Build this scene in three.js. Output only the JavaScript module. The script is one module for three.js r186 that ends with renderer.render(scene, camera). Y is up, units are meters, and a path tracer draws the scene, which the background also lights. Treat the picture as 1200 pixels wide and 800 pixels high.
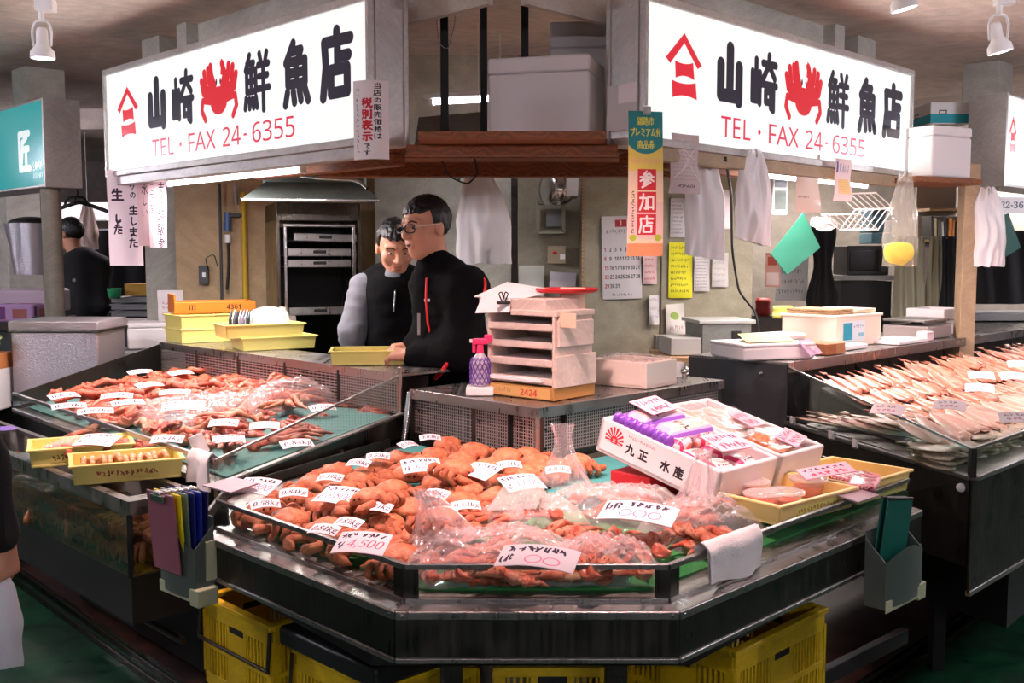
import * as THREE from 'three';
import { RoundedBoxGeometry } from 'three/addons/geometries/RoundedBoxGeometry.js';
import { mergeGeometries, mergeVertices } from 'three/addons/utils/BufferGeometryUtils.js';
import { MarchingCubes } from 'three/addons/objects/MarchingCubes.js';
import { ImprovedNoise } from 'three/addons/math/ImprovedNoise.js';
import { RectAreaLightUniformsLib } from 'three/addons/lights/RectAreaLightUniformsLib.js';
RectAreaLightUniformsLib.init();

// ---------- camera, light, exposure ----------
const scene = new THREE.Scene();
scene.background = new THREE.Color(0x000000);
const EYE = 1.55, PITCH = Math.atan(100 / 1200);
const camera = new THREE.PerspectiveCamera(2 * Math.atan(400 / 1200) * 180 / Math.PI, 1.5, 0.05, 60);
camera.position.set(0, EYE, 0);
camera.rotation.set(-PITCH, 0, 0);
const renderer = new THREE.WebGLRenderer({ antialias: true });
renderer.toneMapping = THREE.LinearToneMapping;
renderer.toneMappingExposure = 1.35;
renderer.shadowMap.enabled = true;
const CEIL = 2.72;
const LIGHT = { signGlow: 0.95, signLight: 1.7, stallTube: 125, spot: 11, market: 28, bare: 330, far: 170 };

// ---------- helpers ----------
const V = (x, y, z) => new THREE.Vector3(x, y, z);
let seedState = 12345;
const rnd = () => { seedState = (seedState * 1664525 + 1013904223) >>> 0; return seedState / 4294967296; };
const rr = (a, b) => a + (b - a) * rnd();
const reseed = (s) => { seedState = s >>> 0; rnd(); rnd(); };
const perlin = new ImprovedNoise();
const nz = (x, y, z) => perlin.noise(x, y, z);
const R2 = Math.SQRT1_2;
// a place in the hall read off the photograph: the point of a pixel's ray at height h, or at depth z
function ray(px, py) { const a = (px - 600) / 1200, b = -(py - 400) / 1200, c = Math.cos(PITCH), s = Math.sin(PITCH); return [a, b * c - s, -(c + b * s)]; }
function P(px, py, h) { const r = ray(px, py), t = (h - EYE) / r[1]; return V(r[0] * t, h, r[2] * t); }
function Q(px, py, z) { const r = ray(px, py), t = z / r[2]; return V(r[0] * t, EYE + r[1] * t, z); }

const used = {};
function numbered(n) { used[n] = (used[n] ?? -1) + 1; return used[n] ? n + '_' + String(used[n]).padStart(3, '0') : n; }
function shadow(o) { o.castShadow = true; o.receiveShadow = true; return o; }
function tag(o, label, category, group) { o.userData = { ...o.userData, label, category }; if (group) o.userData.group = group; return o; }
function thing(name, label, category, pos = [0, 0, 0], turn = 0, group) {
  const o = new THREE.Group(); o.name = numbered(name); scene.add(o);
  if (pos.isVector3) o.position.copy(pos); else o.position.set(...pos);
  o.rotation.y = turn; return tag(o, label, category, group);
}
// uv in metres by the way each face points, for materials whose pattern has a real size
function metreUV(g, mat) {
  if (!mat.userData.metre) return g; g = g.index ? g.toNonIndexed() : g; const p = g.attributes.position, n = g.attributes.normal, u = new Float32Array(p.count * 2);
  for (let i = 0; i < p.count; i++) { const a = Math.abs(n.getX(i)), b = Math.abs(n.getY(i)), c = Math.abs(n.getZ(i)), x = p.getX(i), y = p.getY(i), z = p.getZ(i); const q = b > a && b > c ? [x, z] : [a > c ? z : x, y]; u[i * 2] = q[0]; u[i * 2 + 1] = q[1]; }
  g.setAttribute('uv', new THREE.BufferAttribute(u, 2)); return g;
}
function part(name, geo, mat, parent, pos, rot) {
  const m = shadow(new THREE.Mesh(metreUV(Array.isArray(geo) ? merge(geo) : geo, mat), mat)); m.name = name; parent.add(m);
  if (pos) pos.isVector3 ? m.position.copy(pos) : m.position.set(...pos);
  if (rot) m.rotation.set(...rot);
  return m;
}
// a part whose geometry is given in world metres, under an unturned thing
function wpart(name, geo, mat, parent) {
  const g = Array.isArray(geo) ? merge(geo) : geo; let p = V(0, 0, 0), o = parent;
  while (o && o !== scene) { p.add(o.position); o = o.parent; }
  return part(name, g.translate(-p.x, -p.y, -p.z), mat, parent);
}
function solo(name, geo, mat, label, category, group, pos, rot) {
  const m = shadow(new THREE.Mesh(metreUV(Array.isArray(geo) ? merge(geo) : geo, mat), mat)); m.name = numbered(name); scene.add(m);
  if (pos) pos.isVector3 ? m.position.copy(pos) : m.position.set(...pos);
  if (rot) m.rotation.set(...rot);
  return tag(m, label, category, group);
}
function struct(name, geo, mat) {
  const m = shadow(new THREE.Mesh(metreUV(Array.isArray(geo) ? merge(geo) : geo, mat), mat)); m.name = numbered(name); scene.add(m);
  m.userData = { kind: 'structure' }; return m;
}
function dup(root, pos, turn, label, group) {
  const r = root.clone(); r.name = numbered(root.name.replace(/_\d\d\d$/, '')); scene.add(r);
  if (pos) pos.isVector3 ? r.position.copy(pos) : r.position.set(...pos);
  if (turn !== undefined) r.rotation.y = turn;
  r.userData = { ...root.userData }; if (label) r.userData.label = label; if (group) r.userData.group = group;
  return r;
}
function merge(list) {
  const any = list.some((g) => g.attributes.color);
  const l = list.map((g) => {
    g = g.index ? g.toNonIndexed() : g.clone();
    for (const k of Object.keys(g.attributes)) if (!['position', 'normal', 'uv', 'color'].includes(k)) g.deleteAttribute(k);
    if (!g.attributes.normal) g.computeVertexNormals();
    if (!g.attributes.uv) g.setAttribute('uv', new THREE.BufferAttribute(new Float32Array(g.attributes.position.count * 2), 2));
    if (any && !g.attributes.color) { const c = new Float32Array(g.attributes.position.count * 3).fill(1); g.setAttribute('color', new THREE.BufferAttribute(c, 3)); }
    g.morphAttributes = {}; return g;
  });
  return mergeGeometries(l);
}
const box = (w, h, d, x = 0, y = 0, z = 0) => new THREE.BoxGeometry(w, h, d).translate(x, y, z);
const rbox = (w, h, d, r = 0.004, x = 0, y = 0, z = 0) => new RoundedBoxGeometry(w, h, d, 2, Math.min(r, w / 2.01, h / 2.01, d / 2.01)).translate(x, y, z);
const cyl = (r0, r1, h, x = 0, y = 0, z = 0, n = 20) => new THREE.CylinderGeometry(r0, r1, h, n).translate(x, y, z);
function lathe(pts, n = 24) { return new THREE.LatheGeometry(pts.map(([r, y]) => new THREE.Vector2(r, y)), n); }
// a straight bar of section w (sideways) by h (upright) from a to b
function bar(a, b, w, h, round = 0) {
  const d = b.clone().sub(a), L = d.length(), g = round ? rbox(w, h, L, round) : box(w, h, L);
  const m = new THREE.Matrix4().lookAt(V(0, 0, 0), d, Math.abs(d.y) / L > 0.99 ? V(1, 0, 0) : V(0, 1, 0));
  return g.applyMatrix4(m).translate((a.x + b.x) / 2, (a.y + b.y) / 2, (a.z + b.z) / 2);
}
function tube(pts, r, n = 8, seg, closed = false) {
  const c = new THREE.CatmullRomCurve3(pts.map((p) => (p.isVector3 ? p : V(...p))), closed, 'catmullrom', 0.3);
  return new THREE.TubeGeometry(c, seg ?? pts.length * 6, r, n, closed);
}
// straight-cornered wire
function wire(pts, r, n = 6) { const l = []; for (let i = 0; i < pts.length - 1; i++) { const a = pts[i], b = pts[i + 1], d = b.clone().sub(a), L = d.length(); l.push(new THREE.CylinderGeometry(r, r, L + r, n).applyQuaternion(new THREE.Quaternion().setFromUnitVectors(V(0, 1, 0), d.normalize())).translate((a.x + b.x) / 2, (a.y + b.y) / 2, (a.z + b.z) / 2)); } return merge(l); }
// upright prism over a plan of [x, z] points
function prism(plan, y0, y1, bevel = 0) {
  const s = new THREE.Shape(plan.map(([x, z]) => new THREE.Vector2(x, -z)));
  return new THREE.ExtrudeGeometry(s, { depth: y1 - y0 - 2 * bevel, bevelEnabled: bevel > 0, bevelSize: bevel, bevelThickness: bevel, bevelOffset: -bevel, bevelSegments: 1 }).rotateX(-Math.PI / 2).translate(0, y0 + bevel, 0);
}
// a slab with four corners and a thickness along its normal; uv in metres
function slab(a, b, c, d, t = 0.004) {
  const n = b.clone().sub(a).cross(d.clone().sub(a)).normalize().multiplyScalar(t / 2), q = [a, b, c, d], f = q.map((p) => p.clone().add(n)), k = q.map((p) => p.clone().sub(n));
  const W = a.distanceTo(b), H = a.distanceTo(d), pos = [], uv = [];
  const face = (p, u) => { for (const i of [0, 1, 2, 0, 2, 3]) { pos.push(...p[i].toArray()); uv.push(...u[i]); } };
  const u4 = [[0, 0], [W, 0], [c.distanceTo(d), H], [0, H]];
  face(f, u4); face([k[1], k[0], k[3], k[2]], [u4[1], u4[0], u4[3], u4[2]]);
  for (let i = 0; i < 4; i++) { const j = (i + 1) % 4; face([k[i], k[j], f[j], f[i]], [[0, 0], [0.01, 0], [0.01, 0.01], [0, 0.01]]); }
  const g = new THREE.BufferGeometry(); g.setAttribute('position', new THREE.Float32BufferAttribute(pos, 3)); g.setAttribute('uv', new THREE.Float32BufferAttribute(uv, 2)); g.computeVertexNormals(); return g;
}
// sheet over u, v in 0..1
function sheet(f, nu, nv) {
  const pos = [], uv = [], idx = [];
  for (let j = 0; j <= nv; j++) for (let i = 0; i <= nu; i++) { const p = f(i / nu, j / nv); pos.push(p.x, p.y, p.z); uv.push(i / nu, j / nv); }
  for (let j = 0; j < nv; j++) for (let i = 0; i < nu; i++) { const a = j * (nu + 1) + i, b = a + 1, c = a + nu + 1, d = c + 1; idx.push(a, b, d, a, d, c); }
  const g = new THREE.BufferGeometry(); g.setAttribute('position', new THREE.Float32BufferAttribute(pos, 3)); g.setAttribute('uv', new THREE.Float32BufferAttribute(uv, 2)); g.setIndex(idx); g.computeVertexNormals(); return g;
}
function tint(g, fn) { // vertex colours by place; linear rgb
  const p = g.attributes.position, n = g.attributes.normal, c = new Float32Array(p.count * 3);
  for (let i = 0; i < p.count; i++) { const k = fn(p.getX(i), p.getY(i), p.getZ(i), n.getX(i), n.getY(i), n.getZ(i)); c[i * 3] = k[0]; c[i * 3 + 1] = k[1]; c[i * 3 + 2] = k[2]; }
  g.setAttribute('color', new THREE.BufferAttribute(c, 3)); return g;
}
function warp(g, fn) { const p = g.attributes.position, v = V(0, 0, 0); for (let i = 0; i < p.count; i++) { v.fromBufferAttribute(p, i); fn(v); p.setXYZ(i, v.x, v.y, v.z); } g.computeVertexNormals(); return g; }
const ball = (rx, ry, rz, x = 0, y = 0, z = 0, a = 16, b = 12) => new THREE.SphereGeometry(1, a, b).scale(rx, ry, rz).translate(x, y, z);
// a surface from a distance function on a grid
function field(fn, lo, hi, cell) {
  const size = V(hi[0] - lo[0], hi[1] - lo[1], hi[2] - lo[2]), S = Math.max(size.x, size.y, size.z), N = Math.ceil(S / cell) + 4;
  const mc = new MarchingCubes(N, new THREE.MeshStandardMaterial(), false, false, 200000); mc.isolation = 0; const c = [lo[0] + size.x / 2, lo[1] + size.y / 2, lo[2] + size.z / 2], half = N * cell / 2;
  let q = 0;
  for (let k = 0; k < N; k++) for (let j = 0; j < N; j++) for (let i = 0; i < N; i++, q++) {
    const x = (i / N - 0.5) * 2 * half + c[0], y = (j / N - 0.5) * 2 * half + c[1], z = (k / N - 0.5) * 2 * half + c[2];
    mc.field[q] = (x < lo[0] - cell || x > hi[0] + cell || y < lo[1] - cell || y > hi[1] + cell || z < lo[2] - cell || z > hi[2] + cell) ? -1 : -fn(x, y, z);
  }
  mc.update();
  const g = new THREE.BufferGeometry(), n = mc.count;
  g.setAttribute('position', new THREE.BufferAttribute(mc.positionArray.slice(0, n * 3), 3)); g.setAttribute('normal', new THREE.BufferAttribute(mc.normalArray.slice(0, n * 3), 3));
  g.scale(half, half, half).translate(...c); g.deleteAttribute('normal');
  const w = mergeVertices(g, 1e-5); w.computeVertexNormals(); return w;
}
const smin = (a, b, k) => { const h = Math.max(k - Math.abs(a - b), 0) / k; return Math.min(a, b) - h * h * k * 0.25; };
function capsule(x, y, z, a, b, ra, rb) {
  const bx = b[0] - a[0], by = b[1] - a[1], bz = b[2] - a[2], px = x - a[0], py = y - a[1], pz = z - a[2];
  const t = Math.min(1, Math.max(0, (px * bx + py * by + pz * bz) / (bx * bx + by * by + bz * bz)));
  return Math.hypot(px - bx * t, py - by * t, pz - bz * t) - (ra + (rb - ra) * t);
}
const ell = (x, y, z, c, r) => { const a = (x - c[0]) / r[0], b = (y - c[1]) / r[1], d = (z - c[2]) / r[2], k = Math.hypot(a, b, d); return (k - 1) * Math.min(r[0], r[1], r[2]); };

// ---------- textures ----------
function dataTex(w, h, fn, srgb = true) {
  const d = new Uint8Array(w * h * 4);
  for (let y = 0; y < h; y++) for (let x = 0; x < w; x++) { const c = fn(x / w, y / h, x, y), o = (y * w + x) * 4; for (let k = 0; k < 3; k++) d[o + k] = Math.max(0, Math.min(255, Math.round(c[k] * 255))); d[o + 3] = c[3] === undefined ? 255 : Math.round(c[3] * 255); }
  const t = new THREE.DataTexture(d, w, h); t.wrapS = t.wrapT = THREE.RepeatWrapping; t.magFilter = THREE.LinearFilter; t.minFilter = THREE.LinearMipmapLinearFilter; t.generateMipmaps = true;
  if (srgb) t.colorSpace = THREE.SRGBColorSpace; t.needsUpdate = true; return t;
}
const tn = (u, v, f, s = 0) => { // tiling noise
  const a = u * Math.PI * 2, b = v * Math.PI * 2, r = f / 6.283; return nz(Math.cos(a) * r + s, Math.sin(a) * r + Math.cos(b) * r * 1.3, Math.sin(b) * r * 1.3 + s * 2);
};
function canvasTex(w, h, draw) {
  const c = document.createElement('canvas'); c.width = w; c.height = h; const g = c.getContext('2d'); draw(g, w, h);
  const t = new THREE.CanvasTexture(c); t.colorSpace = THREE.SRGBColorSpace; t.anisotropy = 8; return t;
}
// brush characters as strokes on a 100 x 100 field
const GLYPH = {
  '山': '5008-5082 1435-1482-8682 8635-8688', '崎': '2015-2080 0635-0680-3480 3435-3484 4618-9618 7004-6820-4842 7020-9240 4452-9852 5862-5880-7880-7862-5862 8852-8892-7888',
  '鮮': '2205-0628 1218-3818-2830 1030-4630-4664-1064-1030 2830-2864 1047-4647 0674-0290 1976-2090 3276-3690 4674-5090 6206-6820 9006-8420 5624-9624 6042-9242 5462-9862 7624-7696',
  '魚': '4004-1232 3216-6816-5632 1832-8232-8266-1866-1832 5032-5066 1849-8249 1678-0896 3878-4294 6076-6692 8074-9294',
  '店': '5002-5014 1016-9216 1016-1450-0496 5228-5258 5240-8640 3058-8258-8292-3092-3058',
  '税': '3404-1012 0428-4228 2312-2396 2332-0462 2336-4256 5404-6018 8804-8018 5422-8622-8648-5448-5422 6448-6274-4894 7648-7688-7894-9494-9682',
  '別': '0608-4208-4234-0634-0608 0448-4648-4290-3486 2240-1870-0294 6014-6066 9004-9092-8088', '表': '1012-9012 1828-8228 0446-9646 5002-5046 4848-0474 3064-3090-5280 8450-6464 5446-6474-9694',
  '示': '2012-8012 0638-9438 5038-5092-4088 2856-0880 7256-9282', '当': '5004-5036 2010-2630 8008-7230 1240-8440-8492-1292 1666-8466', 'の': '5018-4460-2882-1460-2234-5016-8034-8662-6088',
  '販': '0806-3806-3866-0866-0806 0826-3826 0846-3846 1470-0692 3070-4090 5010-9208 5410-5250-4294 5436-8636-7470-5294 5640-7070-9694', '売': '1014-8814 5002-5034 1834-8034 0848-0462 0846-9246-9058 3656-3070-0894 6056-6088-9290-9478',
  '価': '3004-0440 2030-2096 4012-9612 4430-9230-9288-4488-4430 5812-5888 7812-7888', '格': '0828-4228 2504-2596 2534-0464 2740-4256 6404-4836 5818-8618-6040-4454 5824-9456 5262-8662-8694-5294-5262',
  'は': '1208-0850-1490 4428-9226 7206-7280-5890-4676-6668-9488', 'で': '0818-8814-5640-5470-8090 7040-7650 8634-9244', 'す': '0824-9422 5604-5850-4460-4044-5840-6260-4294',
  '参': '4802-2822-7018 6412-8026 0636-9634 4826-3046-0658 5636-9458 5646-2860 6456-2476 7466-1894', '加': '0426-4826-4490-3686 2604-2250-0494 5820-5890 5820-9220-9290 5880-9280',
  '釧': '2404-0230 2406-4828 1236-4036 0656-4656 2536-2588 1066-1480 4064-3680 0490-5088 6008-6050-5494 7612-7690 9406-9496', '路': '0808-3808-3834-0834-0808 2434-2480 2456-4056 0852-0882 0486-4280 6404-5030 6014-8814-6840-4656 6020-9456 5460-8860-8894-5494-5460',
  '市': '5002-5018 0820-9220 5020-5096 1838-1884 1838-8238-8282-7278', 'プ': '1020-8020-7056-3492 8806-9612-8818-8006-8806', 'レ': '2210-2288-8850', 'ミ': '2410-7822 2840-7450 2070-8090', 'ア': '1016-8816-6048 5034-4666-2492', 'ム': '4808-1484-8276 6456-9294',
  '付': '3004-0446 2034-2096 3630-9830 7606-7692-6486 4648-5866', '商': '5002-5014 0616-9416 3420-4030 6620-6030 1032-1096 1032-9032-9094-8090 4034-3656-2460 6034-6050-7656 3262-6862-6884-3284-3262', '品': '3008-7008-7038-3038-3008 0852-4452-4492-0892-0852 5652-9252-9292-5692-5652',
  '券': '2806-3622 7204-6422 1426-8626 0446-9646 4604-4046-0278 5846-9676 3062-6862-6494-5488 4662-2496', '匠': '9410-0810-0892-9692 7218-3630 3430-3250-2278 3446-8646 6446-6486', '丸': '0826-7626-7488-9690-9874 4404-3860-0694 2050-5270', '九': '0830-7030-7088-9690-9874 4404-3860-0694',
  '正': '1012-9012 5012-5088 5048-8448 2644-2688 0488-9688', '水': '5004-5092-4086 0830-4030-0680 8818-6040 5230-9486', '産': '5002-5014 1214-8814 3418-4030 6818-6030 1432-9032 1432-1460-0496 3640-3056 3252-8852 3870-8470 5840-5892 2492-9492',
  'し': '3008-2860-4490-8070', 'ま': '1222-8820 1644-8442 5004-5280-3292-2278-4268-8890', 'た': '0822-6020 3404-1090 5444-8844 5262-5684-9284', 'い': '1620-1460-2678 7626-9050', 'ん': '5008-1090-3858-5070-6688-9468', 'こ': '2020-7820 2274-5086-8682', 'り': '2810-2650-3456 7208-7256-4494', 'え': '4006-6014 2034-7232-1490-4870-6088-9286', '生': '2808-1034 2026-8426 5004-5088 1656-8456 0688-9688', '活': '1008-2018 0434-1644 0894-2266 8806-4416 3036-9836 6414-6460 4258-8858-8894-4294-4258',
};
function glyph(g, ch, x, y, w, h, lw, colour) {
  const s = GLYPH[ch]; if (!s) return; g.strokeStyle = colour; g.lineWidth = lw; g.lineCap = 'round'; g.lineJoin = 'round';
  for (const st of s.split(' ')) { g.beginPath(); st.split('-').forEach((t, i) => { const X = x + w * (+t.slice(0, 2)) / 100, Y = y + h * (+t.slice(2)) / 100; i ? g.lineTo(X, Y) : g.moveTo(X, Y); }); g.stroke(); }
}
// illegible pen marks, as far as the photograph shows them
function scribble(g, x, y, w, h, n, colour, lw, vertical = false) {
  g.strokeStyle = colour; g.lineWidth = lw; g.lineCap = 'round';
  for (let k = 0; k < n; k++) {
    const t0 = k / n, X = vertical ? x : x + w * t0, Y = vertical ? y + h * t0 : y, W = vertical ? w : w / n * 0.82, H = vertical ? h / n * 0.82 : h;
    for (let s = 0; s < 3; s++) { g.beginPath(); g.moveTo(X + W * rnd(), Y + H * rnd()); g.quadraticCurveTo(X + W * rnd(), Y + H * rnd(), X + W * rnd(), Y + H * rnd()); g.stroke(); }
  }
}
const write = (g, s, x, y, size, colour, font = 'sans-serif', weight = 'bold', w) => { g.font = `${weight} ${size}px ${font}`; g.fillStyle = colour; g.textAlign = 'left'; g.textBaseline = 'alphabetic'; w ? g.fillText(s, x, y, w) : g.fillText(s, x, y); };

// ---------- materials ----------
const S = (o) => new THREE.MeshStandardMaterial(o), PH = (o) => new THREE.MeshPhysicalMaterial(o);
const grime = dataTex(256, 256, (u, v) => { const a = 0.93 + 0.06 * tn(u, v, 5) + 0.06 * tn(u, v, 26, 4) + 0.04 * tn(u, v, 90, 9); return [a, a * 0.995, a * 0.98]; }); grime.repeat.set(2, 2);
const brushed = dataTex(256, 256, (u, v) => { const a = 0.5 + 0.22 * tn(u, v * 0 + 0.3, 120, 2) + 0.2 * tn(u, v, 14, 7); return [a, a, a]; }, false);
const fibre = dataTex(256, 256, (u, v) => { const a = 0.5 + 0.35 * tn(u, v, 160, 3) + 0.15 * tn(u, v, 40, 8); return [a, a, a]; }, false);
const concrete = dataTex(512, 512, (u, v) => { const a = 0.9 + 0.07 * tn(u, v, 4) + 0.07 * tn(u, v, 17, 4) + 0.05 * tn(u, v, 90, 9); return [a, a * 0.995, a * 0.985]; }); concrete.repeat.set(0.8, 0.8);
const woodTex = dataTex(256, 256, (u, v) => { const r = 0.5 + 0.5 * Math.sin((v * 14 + 1.6 * tn(u, v, 5)) * 6.283); const a = 0.72 + 0.16 * r + 0.12 * tn(u, v, 60, 5); return [a, a * 0.95, a * 0.9]; });
const foamTex = dataTex(128, 128, (u, v) => { const a = 0.5 + 0.4 * tn(u, v, 70, 3); return [a, a, a]; }, false);
const M = {
  steel: S({ color: 0xaaa7a4, metalness: 1, roughness: 0.72, roughnessMap: brushed }), steelDark: S({ color: 0x524f4a, metalness: 1, roughness: 0.8, roughnessMap: brushed }),
  steelBright: S({ color: 0xc9c6c3, metalness: 1, roughness: 0.22 }), chrome: S({ color: 0xe6e6e6, metalness: 1, roughness: 0.12 }), black: S({ color: 0x0b0b0c, roughness: 0.6 }), blackGloss: S({ color: 0x0c0c0e, roughness: 0.2 }),
  blackPlastic: S({ color: 0x17171a, roughness: 0.45 }), cloth: S({ color: 0x0d0d10, roughness: 0.9 }), white: S({ color: 0xe8e6e4, roughness: 0.6 }), paper: S({ color: 0xf1ecec, roughness: 0.8 }), paperTan: S({ color: 0xd8c6ae, roughness: 0.85 }),
  glass: PH({ color: 0xf2f7f5, roughness: 0.02, transmission: 1, thickness: 0, ior: 1.5 }), film: PH({ color: 0xfffafa, roughness: 0.07, transmission: 0.85, thickness: 0, ior: 1.5, side: THREE.DoubleSide }), filmMilky: PH({ color: 0xf7f4f2, roughness: 0.35, transmission: 0.72, thickness: 0, ior: 1.4, side: THREE.DoubleSide }),
  foam: S({ color: 0xe2dcdb, roughness: 0.75, bumpMap: foamTex, bumpScale: 0.0006 }), yellow: PH({ color: 0xe9dc7e, roughness: 0.42, clearcoat: 0.2 }), yellowCrate: S({ color: 0xd8b512, roughness: 0.5, map: grime }), orange: S({ color: 0xe07a1e, roughness: 0.5 }),
  wall: S({ color: 0xb5ad98, roughness: 0.75, map: concrete }), column: S({ color: 0xc4c0b5, roughness: 0.7, map: concrete }), ceiling: S({ color: 0xe9d8cd, roughness: 0.85, map: concrete }), alu: S({ color: 0xc7c4c2, metalness: 0.55, roughness: 0.4, map: grime }),
  wood: S({ color: 0xa0643a, roughness: 0.6, map: woodTex }), woodPale: S({ color: 0xcfae86, roughness: 0.65, map: woodTex }), beigePost: S({ color: 0xc4a684, roughness: 0.7, map: concrete }), turf: S({ color: 0x2c7f3c, roughness: 0.95, bumpMap: fibre, bumpScale: 0.004 }), teal: S({ color: 0x3f8f8c, roughness: 0.85, bumpMap: fibre, bumpScale: 0.002 }),
  red: S({ color: 0xd8232a, roughness: 0.45 }), pink: S({ color: 0xe8316b, roughness: 0.4 }), blue: S({ color: 0x1f2f9a, roughness: 0.35 }), green: S({ color: 0x0f5a4e, roughness: 0.4 }), mint: S({ color: 0x23775f, roughness: 0.55 }), mauve: S({ color: 0x8d5461, roughness: 0.4 }), yellowFlat: S({ color: 0xe8d21c, roughness: 0.4 }), olive: S({ color: 0x5f7a66, roughness: 0.4 }), greenTape: S({ color: 0xa3a888, roughness: 0.7 }), grey: S({ color: 0x8b8b8b, roughness: 0.6 }), darkGrey: S({ color: 0x3b3c3e, roughness: 0.5 }), purple: S({ color: 0x6d4bb0, roughness: 0.4 }), towel: S({ color: 0xe9e4e2, roughness: 0.95, bumpMap: fibre, bumpScale: 0.002 }), skin: S({ color: 0xc98f73, roughness: 0.55 }), hair: S({ color: 0x0c0a0a, roughness: 0.5 }),
};
for (const m of Object.values(M)) if (m.map === concrete || m.map === grime || m.map === woodTex) m.userData.metre = true;
const plaster = (color, roughness = 0.75) => { const m = S({ color, roughness, map: concrete }); m.userData.metre = true; return m; };
woodTex.repeat.set(3, 3);
// ---------- the hall ----------
{
  const floorTex = dataTex(512, 512, (u, v) => { const a = 0.75 + 0.2 * tn(u, v, 5) + 0.16 * tn(u, v, 18, 4) + 0.1 * tn(u, v, 70, 9); const w = tn(u, v, 9, 21) > 0.28 ? 1.25 : 1; return [a * 0.62 * w, a * w, a * 0.8 * w]; }); floorTex.repeat.set(6, 6);
  const fr = dataTex(256, 256, (u, v) => { const a = 0.42 + 0.22 * tn(u, v, 7, 3) + 0.12 * tn(u, v, 40, 3); return [a, a, a]; }, false); fr.repeat.set(6, 6);
  struct('floor', box(18, 0.1, 18, 0, -0.05, -4), S({ color: 0x28463b, roughness: 1, roughnessMap: fr, map: floorTex }));
  const wetTex = dataTex(256, 256, (u, v) => { const a = 0.7 + 0.3 * tn(u, v, 8) + 0.2 * tn(u, v, 40, 4); return [a, a * 0.86, a * 0.8]; });
  struct('floor', prism([[-2.56, -5.1], [-0.12, -2.45], [0.15, -2.45], [2.52, -4.93], [5.2, -7.7], [2, -11], [-2, -11], [-5.3, -8]], 0, 0.012), S({ color: 0x4a3a34, roughness: 0.38, map: wetTex }));
  const edge = (a, b, off) => { const d = b.clone().sub(a).normalize(), n = V(-d.z, 0, d.x).multiplyScalar(off); return bar(a.clone().add(n), b.clone().add(n), 0.014, 0.03, 0.003); };
  const a = V(-5.3, 0.014, -8.05), b = V(-0.16, 0.014, -2.42), c = V(0.19, 0.014, -2.42), d = V(5.2, 0.014, -7.72);
  struct('trim_1', [edge(a, b, 0), edge(a, b, 0.05)], M.steelDark);
  struct('trim_2', [edge(c, d, 0), edge(c, d, 0.05)], M.steelDark);
  struct('ceiling', box(18, 0.1, 18, 0, CEIL + 0.05, -4), M.ceiling);
  struct('wall_back', box(18, CEIL, 0.1, 0, CEIL / 2, -12.9), plaster(0x8d8078, 0.8));
  struct('wall_left', box(0.1, CEIL, 18, -8.95, CEIL / 2, -4), plaster(0x8a7d74, 0.8));
  struct('wall_right', box(0.1, CEIL, 18, 8.95, CEIL / 2, -4), plaster(0x8a7d74, 0.8));
  struct('wall_front', box(18, CEIL, 0.1, 0, CEIL / 2, 4.9), plaster(0x5c5650, 0.85));
}
const LDIR = V(-R2, 0, -R2), RDIR = V(R2, 0, -R2);
const along = (o, d, t, y, n, s = 0) => V(o[0] + d.x * t + (n ? n.x * s : 0), y, o[1] + d.z * t + (n ? n.z * s : 0));
const LO = [-0.54, -3.846], RO = [0.503, -3.846];      // inner front corners of the two light-box signs

// columns and the bulkheads over the signs
{
  const col = (a, w, d, y0, y1, turn, name) => struct(name, rbox(w, y1 - y0, d, 0.006).rotateY(turn).translate(a.x, (y0 + y1) / 2, a.z), M.column);
  const q = Math.PI / 4;
  for (const [o, d, n] of [[LO, LDIR, RDIR], [RO, RDIR, LDIR]]) {
    const f = (t, s, y) => along(o, d, t, y, n, s);
    // bulkhead set back behind the sign, up to the ceiling
    const l = o === LO ? 1.8 : 1.85;
    struct('wall_bulkhead', slab(f(-0.35, 0.3, 2.46), f(l, 0.3, 2.46), f(l, 0.3, CEIL), f(-0.35, 0.3, CEIL), 0.03), plaster(0xd0ccc2));
    col(f(2.25, 0.36, 0), 0.2, 0.2, 2.2, CEIL, q, 'wall_column');
    struct('trim_3', bar(f(l + 0.02, 0.22, 2.6), f(l + 0.02, 0.62, 2.6), 0.1, 0.24), M.column);
  }
  col(V(-3.0, 0, -6.6), 0.24, 0.24, 2.46, CEIL, q, 'wall_column');
  col(V(2.92, 0, -6.4), 0.22, 0.22, 2.48, CEIL, q, 'wall_column');
  col(V(-4.6, 0, -9.6), 0.3, 0.3, 0, CEIL, q, 'wall_column');
  // cross beams of the hall
  struct('trim_4', box(9, 0.16, 0.22, -4.4, CEIL - 0.08, -8.4), M.ceiling);
  struct('trim_5', box(9, 0.16, 0.22, 4.4, CEIL - 0.08, -8.4), M.ceiling);
}

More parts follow.
